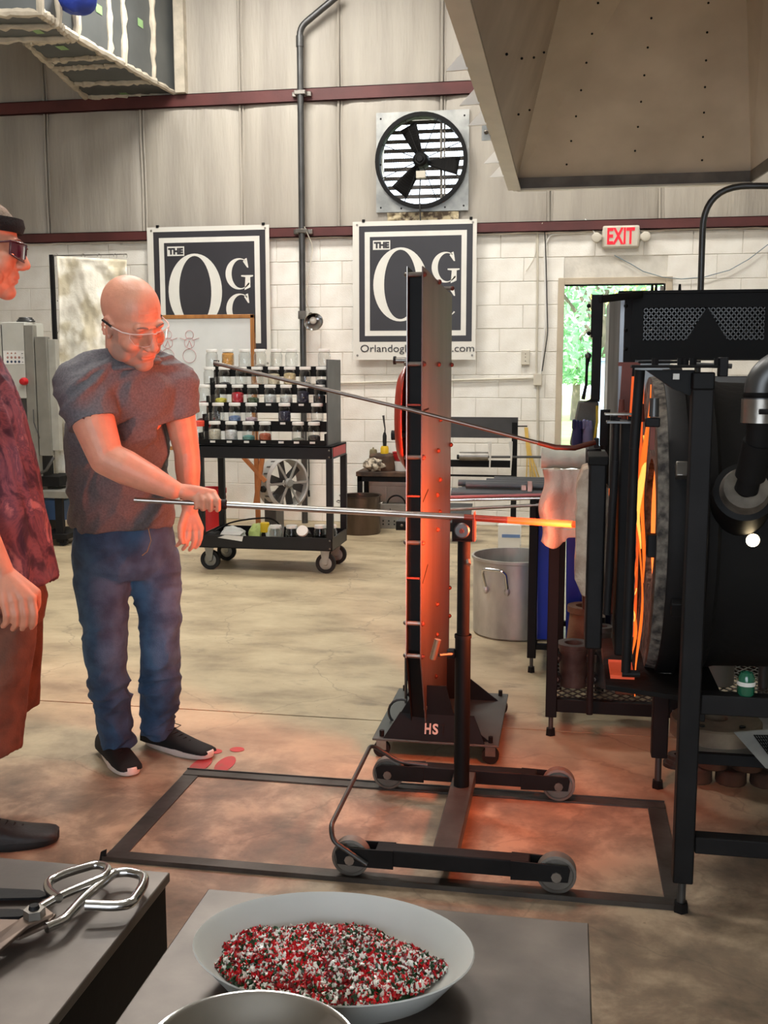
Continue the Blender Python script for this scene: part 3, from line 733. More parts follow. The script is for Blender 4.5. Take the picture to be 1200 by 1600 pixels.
for a in range(0, 360, 45):
    q = math.radians(a + 20)
    MB().box((.275, FY + math.cos(q) * .46 - .02, FZ + math.sin(q) * .46 - .02), (.31, FY + math.cos(q) * .46 + .02, FZ + math.sin(q) * .46 + .02), rot=(q, 0, 0)).build('clamp_lug', m_steel if a % 90 else m_dark, gh, bevel=.003)
# flames licking out between the face and the doors
def flame(name, x, y, z0, z1, w_, seed, mats=None):
    o = MB(); rnd = random.Random(seed); n = 16
    pts = []; rs = []
    for i in range(n + 1):
        u = i / n; pts.append((x + .008 * math.sin(u * 7 + seed), y + .02 * math.sin(u * 5 + seed), z0 + (z1 - z0) * u))
        rs.append(max(.0015, w_ * (math.sin(math.pi * min(1, u * 1.0)) ** .8) * (1 + .25 * math.sin(u * 11 + seed))))
    o.tube(pts, rs, 8); return o.build(name, mats or m_flame, gh)
MB().box((.186, 3.352, .50), (.234, 3.36, 1.36)).build('glowing_liner', M('glowing_liner', (200, 90, 50), .8, emit=(1, .13, .02), es=.75), gh)
flame('flame', .216, 2.96, .78, 1.34, .0075, 1)
flame('flame', .206, 2.95, .88, 1.20, .0085, 2, m_firehot)
flame('flame', .216, 2.98, .45, .95, .0036, 4)
flame('flame', .196, 2.92, .58, .84, .0055, 6)
flame('flame', .192, 2.91, .68, .78, .0032, 7, m_firehot)
flame('flame', .124, 2.94, .72, 1.05, .008, 3)
# peephole on the near side
pa = math.atan2(-.0, -1)
ph = P(1175, 843, Y=FY - .402)
MB().cyl(ph + Vector((0, .0, 0)), ph + Vector((0, -.012, 0)), .017, .017, 20).build('peephole', M('peephole_glow', (255, 240, 200), .5, emit=(1, .78, .45), es=14), gh)
MB().shell([(.017, 0), (.026, 0), (.024, .014), (.017, .014)], ph, (0, -1, 0), 20).build('peephole_collar', m_soot, gh)
# stand: posts with levelling feet
def foot(x, y, z, par, r=.011, nutr=.02):
    MB().cyl((x, y, .022), (x, y, z), r, r, 12).build('levelling_bolt', m_pipe, par)
    MB().cyl((x, y, .0), (x, y, .026), nutr, nutr * .9, 6).build('foot_nut', m_dark, par, smooth=False)
def post(x, y, z0, z1, w_, par, name='post'):
    MB().box((x - w_ / 2, y - w_ / 2, z0), (x + w_ / 2, y + w_ / 2, z1)).build(name, m_dark, par, bevel=.004)
PX = .317
post(PX, 2.60, .085, 1.335, .05, gh); foot(PX, 2.60, .1, gh)
MB().box((PX - .026, 2.575, 1.333), (PX + .026, 2.627, 1.375)).build('post_socket', m_black, gh, bevel=.004)
post(.325, 3.41, .11, .52, .052, gh); foot(.325, 3.41, .13, gh)
post(1.32, 2.60, .085, 1.335, .05, gh); foot(1.32, 2.60, .1, gh)
post(1.32, 3.60, .085, 1.335, .05, gh); foot(1.32, 3.60, .1, gh)
MB().box((PX + .026, 2.578, .533), (1.32, 2.622, .583)).build('rail', m_dark, gh, bevel=.003)
MB().box((PX + .026, 2.578, .168), (1.32, 2.622, .212)).build('rail', m_dark, gh, bevel=.003)
MB().box((.34, 3.39, .27), (1.32, 3.43, .32)).build('rail', m_dark, gh, bevel=.003)
MB().box((.32, 2.62, .5), (.36, 3.62, .53)).box((.36, 3.58, .5), (1.32, 3.62, .53)).build('rail', m_dark, gh, bevel=.003)
# support plate below the mouth
sp = [P(1000, 1052, Z=.52), P(1085, 1068, Z=.52), P(1090, 1040, Z=.52), P(1022, 1036, Z=.52)]
MB().prism([(.12, 2.80, .515), (.42, 2.70, .515), (.42, 3.42, .515), (.12, 3.30, .515)], (0, 0, .014)).build('support_plate', m_soot, gh, bevel=.002)
MB().box((.135, 2.86, .53), (.20, 3.02, .54)).build('hot_tile', M('hot_tile', (220, 90, 60), .8, emit=(1, .12, .04), es=.25), gh)
# door track at the top with bolts
ty = 2.60
a = P(986, 570, Y=ty); b = P(1140, 574, Y=ty)
MB().box((a.x, ty - .03, 1.385), (b.x - .03, ty + .03, 1.392)).build('door_track', m_soot, gh, bevel=.002)
MB().box((a.x + .02, ty + .035, 1.396), (b.x - .09, ty + .06, 1.402)).build('door_track', m_soot, gh, bevel=.002)
MB().cyl((b.x - .08, ty, 1.392), (b.x + .005, ty, 1.389), .006, .006, 8).build('adjusting_bolt', m_pipe, gh)
for x in (1023, 1063, 1070, 1082, 1120, 1128):
    p = P(x, 567, Y=ty); MB().cyl((p.x, ty - .01, 1.39), (p.x, ty - .01, 1.408), .009, .009, 6).build('bolt', m_dark, gh, smooth=False)
MB().box((.352, ty - .022, 1.365), (.372, ty + .02, 1.41)).build('clamp_block', m_dark, gh, bevel=.002)
MB().prism([(.185, ty + .01, 1.38), (.30, ty + .01, 1.38), (.30, ty + .01, 1.315), (.25, ty + .01, 1.335)], (0, .03, 0)).build('gusset', m_black, gh, smooth=False)
q = P(1056, 589, Y=ty); MB().box((q.x - .007, ty - .004, q.z - .006), (q.x + .008, ty + .008, q.z + .008)).build('square_nut', m_steel, gh)
# doors : two leaves behind one another, each with a near and a far half
def leaf(x0, x1, ya, yb, z0, z1, name, lin_t=None, rodx=None):
    d = MB().box((x0, ya, z0), (x1, yb, z1)).build(name, m_dark, gh, bevel=.006)
    if lin_t:
        o = MB(); n = 12
        zs = [z0 + .0 + (z1 - z0) * i / n for i in range(n + 1)]
        o.grid(lambda u, v: (x0 - lin_t * (1 if 0 < u < 1 else .6) + .004 * noise.noise(Vector((u * 3, v * 9, x0))), ya + (yb - ya) * u, z0 + (z1 - z0) * v), 4, 16)
        o.build('fibre_lining', m_fibre, d, solid=-lin_t * .9)
    return d
d1 = MB().box((.062, 2.84, .615), (.108, 3.02, 1.135)).build('door', m_dark, gh, bevel=.006)
MB().box((.058, 2.836, 1.125), (.113, 3.024, 1.15)).build('top_cap', m_soot, d1, bevel=.004)
pl2 = [(.060, 2.85, .775)]
pl2 = [(.061, 2.85, .76), (.050, 2.85, .765)] + [(.030 + .004 * noise.noise(Vector((0, k * .9, 0))), 2.85, .81 + .265 * k / 8) for k in range(9)] + [(.045, 2.85, 1.112), (.061, 2.85, 1.118)]
MB().prism(pl2, (0, .16, 0)).build('fibre_lining', m_fibre, d1, bevel=.003)
for (x0, x1, ya, yb, z0, z1) in ((.062, .108, 3.32, 3.50, .615, 1.135), (.142, .184, 3.34, 3.52, .60, 1.24)):
    MB().box((x0, ya, z0), (x1, yb, z1)).build('door', m_dark, gh, bevel=.006)
d2 = MB().box((.142, 2.84, .60), (.184, 3.0, 1.243)).build('door', m_dark, gh, bevel=.006)
MB().grid(lambda u, v: (.192 + .004 * noise.noise(Vector((u * 3, v * 12, 7))), 2.86 + .12 * u, .58 + .42 * v), 4, 20).build('fibre_lining', m_scale, d2, solid=.012)
MB().grid(lambda u, v: (.116 + .004 * noise.noise(Vector((u * 3, v * 12, 9))), 2.87 + .12 * u, .70 + .36 * v), 4, 20).build('fibre_lining', m_fibre, d1, solid=.010)
# door hanger rods and pins
def rod(p0, p1, r, nm='hanger_rod', mt=None):
    MB().cyl(p0, p1, r, r, 12).build(nm, mt or m_dark, gh)
ry = 2.72
rod(P(1000, 578, Y=ry), P(991, 700, Y=ry), .013); rod(P(991, 700, Y=ry), P(978, 1050, Y=ry), .0125)
ry = 2.78
rod(P(963, 655, Y=ry), P(961, 720, Y=ry), .0095); rod(P(961, 720, Y=ry), P(948, 960, Y=ry), .0105)
rod(P(972, 1052, Y=2.74), P(1000, 1053, Y=2.74), .010, 'pivot_pin')
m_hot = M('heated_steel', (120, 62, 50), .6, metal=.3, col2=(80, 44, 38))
p = P(980, 570, Y=3.2); q = P(975, 650, Y=3.2)
MB().bar(p, q, .03, .02, up=(0, 1, 0)).build('hanger_bar', m_hot, gh)
MB().box(P(966, 572, Y=3.2), P(1000, 566, Y=3.22)).build('hanger_bar', m_hot, gh)
for (x, y_, s) in ((971, 638, .012), (1000, 645, .018), (975, 655, .012), (996, 640, .014)):
    p = P(x, y_, Y=3.0); MB().cyl(p - Vector((0, 0, .025)), p + Vector((0, 0, .025)), s * .8, s * .6, 10).build('track_roller', m_hot, gh)
MB().box(P(945, 649, Y=2.85), P(996, 645, Y=2.9)).build('door_track', m_steel, gh, bevel=.001)
MB().box(P(948, 662, Y=2.75), P(994, 657, Y=2.80)).build('door_track', m_pipe, gh, bevel=.001)
for x in (958, 985, 992): p = P(x, 654, Y=2.78); MB().cyl(p - Vector((0, 0, .006)), p + Vector((0, 0, .006)), .008, .008, 6).build('bolt', m_dark, gh)
# latch on the drum face
p = P(1022, 640, Y=2.8); MB().cyl(p - Vector((0, 0, .018)), p + Vector((0, 0, .03)), .013, .012, 14).build('latch_barrel', m_pipe, gh)
p = P(1020, 660, Y=2.8); MB().box(p - Vector((.02, .01, .012)), p + Vector((.018, .01, .012))).build('latch_block', m_dark, gh, bevel=.003)
p = P(1019, 685, Y=2.8); MB().bar(p + Vector((0, 0, .03)), p - Vector((0, 0, .03)), .012, .012).build('latch_tongue', m_hot, gh)
p = P(1018, 852, Y=2.8); MB().box(p - Vector((.012, .02, .03)), p + Vector((.018, .02, .03))).build('latch_block', m_dark, gh, bevel=.003)
# burner: elbow pipe into a cone on the drum
b0 = P(1225, 560, Y=2.50); b1 = P(1188, 600, Y=2.50); b2 = P(1181, 700, Y=2.52); b3 = P(1165, 765, Y=2.60)
MB().tube(fillet([b0 + Vector((.1, 0, .03)), P(1188, 585, Y=2.50), P(1187, 652, Y=2.50)], .07, 8), .036, 20).build('burner_elbow', m_pipe, gh)
MB().cyl(P(1187, 645, Y=2.50), P(1183, 700, Y=2.52), .027, .027, 20).build('burner_pipe', m_soot, gh)
MB().cyl(P(1186, 690, Y=2.52), P(1172, 745, Y=2.56), .036, .035, 20).cyl(P(1172, 745, Y=2.56), P(1166, 765, Y=2.58), .026, .028, 20).build('burner_pipe', m_soot, gh)
cA = P(1166, 762, Y=2.60); cB = P(1152, 800, Y=2.80)
axb = (cB - cA).normalized()
MB().shell([(.026, -.005), (.052, .0), (.060, .03), (.062, .08), (.026, .08)], cA, axb, 32).build('burner_cone', M('burner_cone', (120, 112, 100), .7, metal=.3, col2=(70, 64, 58), scale=12, bump=.3), gh)
MB().shell([(.060, .03), (.074, .035), (.074, .20), (.06, .20)], cA, axb, 32).build('burner_cup', m_black, gh)
p = P(1187, 642, Y=2.50)
MB().shell([(.037, -.027), (.041, -.027), (.041, .027), (.037, .027)], p, (0, 0, 1), 28).build('hose_clamp', m_steel, gh)
MB().cyl(p + Vector((-.01, -.05, 0)), p + Vector((.02, -.05, 0)), .006, .006, 8).build('clamp_screw', m_dark, gh)
for z in (-.0, .0): MB().lathe([(.037, .03), (.0385, .034), (.0385, .038), (.037, .042)], p, n=24).build('pipe_band', m_dark, gh)

# ------------------------------------------------------------------ pale channel and big duct behind
t = thing('steel_channel', P(1140, 680, Y=4.1), 'pale grey steel channel with a round knockout hole behind the burner pipe', 'channel')
a = P(1085, 698, Y=4.1); b = P(1215, 656, Y=4.1)
MB().box((a.x, 4.1, a.z), (b.x, 4.104, b.z)).box((a.x, 4.06, b.z - .004), (b.x, 4.1, b.z)).box((a.x, 4.06, a.z), (b.x, 4.1, a.z + .004)).build('web', m_galv, t)
p = P(1127, 680, Y=4.098); MB().shell([(.02, 0), (.026, 0), (.026, .006), (.02, .006)], p, (0, -1, 0), 20).build('knockout_ring', m_pipe, t)
MB().cyl((a.x + .02, 4.12, 0), (a.x + .02, 4.12, b.z), .02, .02).build('leg', m_pipe, t); MB().cyl((b.x, 4.12, 0), (b.x, 4.12, b.z), .02, .02).build('leg', m_pipe, t)
MB().bar(P(1085, 650, Y=4.05), P(1140, 652, Y=4.05), .02, .05).build('bracket', m_dark, t)

t = thing('mesh_front_furnace', P(1100, 560, Y=4.8), 'black box furnace with expanded-metal windows behind the drum furnace', 'furnace')
f2y = 4.8
A0 = P(985, 562, Y=f2y); B0 = P(1260, 456, Y=f2y)
X0, Z0, X1, Z1 = A0.x, A0.z, B0.x, B0.z
w1 = (P(1004, 532, Y=f2y), P(1096, 480, Y=f2y)); w2 = (P(1112, 532, Y=f2y), P(1196, 480, Y=f2y))
fr = MB()
zb, zt_ = w1[0].z, w1[1].z
fr.box((X0, f2y - .01, zt_), (X1, f2y, Z1)).box((X0, f2y - .01, Z0), (X1, f2y, zb)).box((X0, f2y - .01, zb), (w1[0].x, f2y, zt_)).box((w2[1].x, f2y - .01, zb), (X1, f2y, zt_))
xa = w1[1].x; xm = P(1104, 500, Y=f2y).x
fr.prism([(xm, f2y - .01, zt_), (P(1072, 532, Y=f2y).x, f2y - .01, zb), (P(1136, 532, Y=f2y).x, f2y - .01, zb)], (0, .01, 0))
fr.build('front_panel', m_black, t, smooth=False)
ms = MB(); 
xx = w1[0].x; dz = .026; k = 0
while xx < w2[1].x:
    zz = zb; j = 0
    while zz < zt_:
        s = 1 if j % 2 == 0 else -1
        ms.bar((xx, f2y + .002, zz), (xx + .011 * s, f2y + .002, zz + dz / 2), .005, .003, up=(0, 1, 0)); ms.bar((xx, f2y + .002, zz), (xx - .011 * s, f2y + .002, zz + dz / 2), .005, .003, up=(0, 1, 0)) if j % 2 == 0 else None
        ms.bar((xx - .011, f2y + .002, zz + dz / 2), (xx, f2y + .002, zz + dz), .005, .003, up=(0, 1, 0)); ms.bar((xx + .011, f2y + .002, zz + dz / 2), (xx, f2y + .002, zz + dz), .005, .003, up=(0, 1, 0))
        zz += dz; j += 2
    xx += .022
ms.build('expanded_mesh', m_pipe, t, smooth=False)['kind'] = 'stuff'
MB().box((X0, f2y + .25, Z0 + .02), (X1, f2y + .27, Z1 - .01)).build('inner_baffle', m_soot, t)
MB().box((X0, f2y, Z1 - .012), (X1, f2y + .5, Z1)).build('top_plate', m_black, t)
MB().box((X0, f2y + .01, Z0), (X1, f2y + .5, Z0 + .01)).build('bottom_plate', m_black, t)
o = MB()
for (x, y_) in ((1005, 503), (1060, 510), (1020, 525), (1150, 520)):
    p = P(x, y_, Y=f2y + .12); o.tube([p + Vector((-.05, .02, .0)), p + Vector((0, -.01, .03)), p + Vector((.06, 0, .0)), p + Vector((.1, .03, .03))], .006, 6)
o.build('wiring', m_steel, t)['kind'] = 'stuff'
# silver side column and seams
ca = P(946, 700, Y=4.9); cb_ = P(975, 470, Y=4.9)
MB().prism([(ca.x, 4.9, .02), (ca.x + .045, 4.82, .02), (cb_.x, 4.82, .02), (cb_.x, 5.3, .02), (ca.x, 5.3, .02)], (0, 0, cb_.z - .02)).build('side_column', M('brushed_silver', (150, 152, 156), .35, metal=.8, var=.3, scale=3, stretch=(5, 5, .3)), t, smooth=False)
MB().box((cb_.x, f2y, .02), (X0 + .02, f2y + .05, Z1)).build('corner_angle', m_dark, t, bevel=.003)
for yy in (478, 516, 545, 592, 640): p = P(978, yy, Y=f2y - .002); MB().sph(p, .009, 8, 5).build('bolt', m_black, t)
MB().box((X0 + .02, f2y + .12, .02), (P(1046, 700, Y=f2y).x, f2y + .16, Z0)).build('side_panel', M('silver_panel', (150, 152, 152), .4, metal=.6, var=.12, scale=3), t)
MB().box((X1 - .05, f2y, .0), (X1, f2y + .05, Z1)).build('corner_angle', m_dark, t)
a = P(1095, 655, Y=4.9); b = P(1230, 588, Y=4.9)
MB().box((a.x, 4.9, a.z), (b.x, 5.2, b.z)).build('flat_duct', M('flat_duct_grey', (132, 132, 130), .5, metal=.3), t, bevel=.004)
MB().box((X0 - .06, f2y - .03, Z1), (X1, f2y + .06, Z1 + .012)).build('top_angle', m_black, t)
for x in (1019, 1025, 1062): p = P(x, 452, Y=f2y); MB().cyl((p.x, f2y, Z1 + .01), (p.x, f2y, Z1 + .04), .007, .005, 8).build('bolt', m_black, t)

# tall pipe bending to the right behind the hood rim
t = thing('bent_vent_pipe', P(1095, 455, Y=5.6), 'dark vertical pipe bending sharply right above the mesh-front furnace', 'pipe')
MB().tube(fillet([P(1094, 475, Y=5.6), P(1100, 290, Y=5.6), P(1260, 291, Y=5.6)], .28, 10), .016, 12).build('pipe', m_pipe, t)
p = P(1094, 475, Y=5.6); MB().cyl((p.x, p.y, 0), p, .016, .016, 12).build('pipe', m_pipe, t)

# ------------------------------------------------------------------ counterweight arm with gloves
t = thing('lift_arm', P(935, 560, Y=4.4), 'black steel lift arm holding a grey padded block, in front of the doorway', 'arm')
ay = 4.4
a = P(923, 527, Y=ay); b = P(943, 460, Y=ay)
MB().box((a.x, ay, a.z), (b.x, ay + .05, b.z)).build('upper_box', m_dark, t, bevel=.004)
MB().bar(P(935, 468, Y=ay), P(1000, 460, Y=ay + .35), .03, .03).build('top_arm', m_dark, t, bevel=.003)
MB().bar(P(933, 525, Y=ay), P(930, 625, Y=ay), .038, .03, up=(0, 1, 0)).build('lower_bar', m_dark, t, bevel=.003)
MB().prism([P(921, 625, Y=ay), P(937, 612, Y=ay), P(937, 628, Y=ay), P(912, 628, Y=ay)], (0, .04, 0)).build('foot_plate', m_dark, t, smooth=False)
MB().tube([P(919, 558, Y=ay), P(917, 572, Y=ay), P(916, 600, Y=ay), P(911, 624, Y=ay)], [.011, .006, .006, .008], 8).build('linkage', m_dark, t)
MB().sph(P(919, 556, Y=ay), .014).build('pivot_bolt', m_pipe, t)
for (x, y_) in ((920, 478), (920, 521), (932, 612)): MB().sph(P(x, y_, Y=ay - .005), .009, 8, 6).build('bolt', m_dark, t)
c = [P(904, 627, Y=ay), P(936, 628, Y=ay), P(932, 696, Y=ay), P(890, 696, Y=ay)]
MB().prism(c, (0, .12, 0)).build('padded_block', M('padding_grey', (98, 98, 92), .9, col2=(70, 70, 66), bump=.6, bscale=30), t, bevel=.008)
MB().tube([P(933, 634, Y=ay), P(933, 660, Y=ay), P(928, 690, Y=ay)], .006, 6).build('yellow_strip', M('yellow_edge', (222, 190, 60), .6), t)
MB().box(P(937, 696, Y=ay - .0), P(950, 640, Y=ay + .05)).build('rear_bar', m_dark, t)
p0 = P(946, 735, Y=ay + .02); MB().cyl((p0.x, p0.y, 0), P(946, 640, Y=ay + .02), .02, .02).build('stand', m_dark, t)
t = thing('work_glove', P(905, 690, Y=ay - .06), 'pair of dark blue work gloves stuffed against the grey padded block', 'gloves')
gy = ay - .018
for (x, dx) in ((902, 0), (918, 1)):
    o = MB(); p = P(x, 685, Y=gy); q = P(x, 660, Y=gy)
    o.limb([P(x - 1, 697, Y=gy), p, P(x + (1 if dx else 0), 664, Y=gy)], [.020, .022, .019], 12)
    for k in range(3): o.limb([P(x - 5 + 5 * k, 668, Y=gy - .01), P(x - 5 + 5 * k, 658 + k, Y=gy - .015)], [.009, .008], 8)
    o.build('glove', M('glove_navy', (32, 36, 84), .7, bump=.2) if not dx else M('glove_palm', (120, 124, 160), .7), t)

# ------------------------------------------------------------------ hook rod (upper tool)
t = thing('hooked_steel_rod', P(600, 640, Y=3.25), 'long thin steel rod with a bent tip, slanting down from the left across the shield', 'rod')
r0 = P(334, 567, Y=3.22); r1 = P(640, 640, Y=3.24); r2 = P(868, 699, Y=3.28); r3 = P(898, 700, Y=3.28); r4 = P(930, 691, Y=3.3)
MB().tube([r0, r1, r1.lerp(r2, .9)], [.0062, .0062, .0062], 12).build('shaft', M('dull_rod', (120, 112, 106), .3, metal=.9), t)
MB().tube([r1.lerp(r2, .88), r2, r3, r4], [.0075, .0085, .0085, .008], 12).build('bent_tip', M('heat_browned_steel', (96, 56, 46), .45, metal=.7), t)
MB().box(P(928, 700, Y=3.3), P(936, 684, Y=3.33)).build('tip_block', m_dark, t, bevel=.002)

# ------------------------------------------------------------------ fabric heat curtain on a small box
t = thing('heat_curtain', P(890, 780, Y=3.5), 'pale heat-resistant cloth draped over a roll beside the furnace doors', 'cloth')
m_cloth = M('fibreglass_cloth', (216, 206, 190), .85, col2=(186, 172, 158), scale=6, bump=.35, bscale=120)
cy = 3.6
def cfn(u, v):
    # u across (x), v down
    xl = 849 + 4 * math.sin(v * 9) - 4 * v; xr = 920
    px_ = xl + (xr - xl) * u
    low = 846 + 11 * math.sin(min(1, u / .45) * math.pi) * (1 if u < .45 else 0) - 6 * (u > .5)
    py_ = 733 + (low - 733) * v
    y = cy - .02 - .022 * math.sin(u * 7 + v * 1.6) * (.3 + v) - .012 * noise.noise(Vector((u * 6, v * 5, 1))) + (.05 * max(0, (.12 - u) / .12))
    return P(px_, py_, Y=y)
MB().grid(cfn, 30, 34).build('front_drape', m_cloth, t, solid=.004, ang=80)
def roll(u, v):
    a_ = v * 2 * math.pi; r = .036 + .004 * noise.noise(Vector((u * 5, math.cos(a_), math.sin(a_)))); x = P(846, 717, Y=cy + .03).x + (P(918, 717, Y=cy + .03).x - P(846, 717, Y=cy + .03).x) * u
    return (x, cy + .035 + math.cos(a_) * r * 1.5, P(880, 716, Y=cy + .03).z + math.sin(a_) * r)
MB().grid(roll, 24, 20).build('top_roll', M('cloth_shadow', (196, 194, 180), .8, bump=.3, bscale=60), t, ang=80)
a = P(916, 735, Y=cy - .02); b = P(922, 845, Y=cy - .02)
MB().tube([P(919, 738, Y=cy - .03), P(921, 800, Y=cy - .03), P(917, 850, Y=cy - .03)], .006, 6).build('edge_band', M('cloth_edge', (226, 190, 130), .7, emit=None), t)
a = P(915, 740, Y=cy - .04); b = P(946, 703, Y=cy + .1)
MB().box((a.x, cy - .05, a.z), (b.x, cy + .12, b.z)).build('steel_cap', m_pipe, t, bevel=.004)
q = P(932, 735, Y=cy + .02); MB().cyl((q.x, cy + .05, .16), (q.x, cy + .05, q.z), .012, .012).build('post', m_dark, t)

# ------------------------------------------------------------------ mould bench with mesh shelf
t = thing('mould_bench', (.35, 4.0, 0), 'black steel bench with an expanded-mesh shelf of moulds beside the furnace', 'bench')
bx0, by0, bx1, by1, bz = -.035, 3.86, 1.25, 4.45, .235
zt1 = P(860, 860, Y=by0).z
for (x, y_, z1) in ((bx0, by0, .92), (bx1, by0, .92), (bx0 + .02, by1, .92), (bx1, by1, .92)):
    MB().box((x - .021, y_ - .021, .075), (x + .021, y_ + .021, z1)).build('leg', m_black, t, bevel=.003)
    foot(x, y_, .09, t, .009, .02)
zs_ = P(900, 1092, Y=by0).z
MB().box((bx0 + .02, by0 - .018, zs_ - .05), (bx1, by0 + .018, zs_)).box((bx0 + .02, by1 - .018, zs_ - .05), (bx1, by1 + .018, zs_)).box((bx0 - .018, by0, zs_ - .05), (bx0 + .018, by1, zs_)).build('shelf_frame', m_black, t, bevel=.003)
ms = MB(); x = bx0 + .02
while x < bx1 - .02:
    y_ = by0; j = 0
    while y_ < by1:
        ms.bar((x, y_, zs_ + .003), (x + .02, y_ + .028, zs_ + .003), .004, .004); ms.bar((x + .02, y_ + .028, zs_ + .003), (x, y_ + .056, zs_ + .003), .004, .004)
        y_ += .056
    ms2 = 0; x += .02
    y_ = by0
    while y_ < by1:
        ms.bar((x + .02, y_, zs_ + .003), (x, y_ + .028, zs_ + .003), .004, .004); ms.bar((x, y_ + .028, zs_ + .003), (x + .02, y_ + .056, zs_ + .003), .004, .004)
        y_ += .056
    x += .02
ms.build('expanded_mesh', m_pipe, t, smooth=False)['kind'] = 'stuff'
MS = zs_ + .006
# moulds
m_mould = M('cast_iron_mould', (84, 80, 76), .65, metal=.5, col2=(54, 50, 48), scale=12, bump=.3)
m_graph = M('rusty_mould', (112, 84, 62), .7, metal=.3, col2=(80, 56, 42), scale=10, bump=.3)
def mould(px_, pytop, y, rt, rb, hfac, label, mt, lugs=True, closed=False):
    top = P(px_, pytop, Y=y); h = top.z - MS
    t = thing('mould', (top.x, y, MS), label, 'mould', 'moulds on the mesh shelf')
    MB().shell([(rb * .55, .01), (rb, 0), (rt * .86, h * .88), (rt, h * .9), (rt, h), (rt * .55, h), (rt * .42, h * .8)], (top.x, y, MS), n=28).build('body', mt, t)
    if lugs:
        for z in (.2, .7):
            for sx in (-1, 1):
                p = Vector((top.x + sx * rt * .95, y - .03, MS + h * z))
                MB().cyl(p - Vector((0, .022, 0)), p + Vector((0, .02, 0)), .018, .018, 12).build('hinge_lug', m_dark, t)
                MB().cyl(p - Vector((0, .028, 0)), p - Vector((0, .02, 0)), .008, .008, 6).build('bolt', m_steel, t)
        MB().bar((top.x + rt * .8, y - rt * .6, MS + h * .72), (top.x + rt * 1.2, y - rt * .9, MS + h * .72), .02, .03).build('latch', m_steel, t)
mould(897, 1004, 4.02, .067, .052, 1, 'dark iron mould with a wide rim, front left on the mesh shelf', m_mould)
mould(952, 1006, 4.05, .060, .055, 1, 'dark iron mould with a bolted latch, right of the wide-rimmed one', m_mould)
mould(915, 946, 4.32, .075, .085, 1, 'tall brown rusty mould standing behind the dark moulds', m_graph, False)
mould(940, 978, 4.20, .045, .045, 1, 'small grey cylindrical mould between the brown and the dark ones', m_mould, False)
# bricks and discs on the shelf and the lower shelf
t = thing('fire_brick', P(1030, 1088, Z=MS), 'single tan fire brick lying on the mesh shelf below the furnace mouth', 'brick')
p = P(985, 1085, Y=3.96); MB().box((p.x - .06, 3.92, MS), (p.x + .10, 4.03, MS + .02)).build('brick', m_graph, t, bevel=.004)
tag(MB().lathe([(0, 0), (.07, 0), (.072, .01), (.072, .20), (.065, .205), (.0, .20)], (P(1118, 1040, Y=4.15).x, 4.15, MS), n=28).build('grey_canister', M('canister', (120, 118, 112), .6, metal=.3), None), 'wide grey metal canister on the mesh shelf behind the near post', 'canister')
tag(MB().box((P(1035, 1065, Y=4.1).x, 4.08, MS), (P(1062, 1065, Y=4.1).x, 4.2, MS + .06)).build('fire_brick', m_graph, None, bevel=.004), 'tan fire brick on the mesh shelf just left of the near post', 'brick')
# lower platform under the furnace carrying round discs
ly = 3.36
sh_ = MB().box((.36, 3.02, .268), (1.30, 3.39, .278)).build('lower_shelf', m_galv, gh, bevel=.002, label='grey sheet-metal shelf low between the furnace legs')
MB().box((.36, 3.0, .245), (1.30, 3.02, .278)).build('shelf_lip', m_dark, sh_, bevel=.002)
LS = .278
m_disc = M('wooden_disc', (132, 116, 96), .7, col2=(100, 84, 68), scale=10, bump=.2)
c = P(1115, 1113, Z=LS + .05)
t = thing('round_disc', (c.x, c.y, LS), 'large round tan disc with a central hole on the low shelf', 'disc')
MB().shell([(.035, 0), (.135, 0), (.135, .045), (.130, .05), (.035, .05)], (c.x, 3.18, LS), n=40).build('disc', m_disc, t)
for k in range(5):
    a_ = k * 1.257 + .4; MB().cyl((c.x + .10 * math.cos(a_), 3.18 + .10 * math.sin(a_), LS + .049), (c.x + .10 * math.cos(a_), 3.18 + .10 * math.sin(a_), LS + .054), .009, .009, 10).build('bolt_hole', m_black, t)
c = P(1172, 1132, Z=LS)
t = thing('small_disc', (c.x, c.y, LS), 'small tan disc with a dark bolt at the right of the low shelf', 'disc')
MB().cyl((c.x + .03, 3.07, LS), (c.x + .03, 3.07, LS + .018), .045, .045, 28).build('disc', m_disc, t)
MB().cyl((c.x + .03, 3.07, LS + .018), (c.x + .03, 3.07, LS + .045), .016, .012, 14).build('bolt', m_dark, t)
# brick pile on the floor beneath
rnd = random.Random(4); m_pile = M('dark_brick', (82, 52, 34), .85, col2=(48, 32, 24), scale=9, bump=.4)
for k, (r_, n_, lbl) in enumerate(((0, 4, 'bottom'), (1, 3, 'middle'), (2, 2, 'top'))):
    for i in range(n_):
        x = .46 + .112 * i + .05 * r_; z = .052 * r_
        o = MB().cyl((x, 3.5, z), (x, 3.5, z + .05), .052, .05, 14).build('iron_weight', m_pile, None, bevel=.006)
        tag(o, f'rusty brown round weight, {["first", "second", "third", "fourth"][i]} from the left in the {lbl} row under the furnace', 'weight', 'rusty weights piled under the furnace')
c = P(1048, 1172, Z=0)
t = thing('steel_washer_stack', (c.x, c.y, 0), 'small stack of grey flanged rings on the floor beside the furnace leg', 'rings')
for k in range(3): MB().shell([(.015, 0), (.04 - .002 * k, 0), (.04 - .002 * k, .014), (.015, .014)], (.40 + .006 * k, 3.62, .0145 * k), n=20).build('ring', m_mould, t)
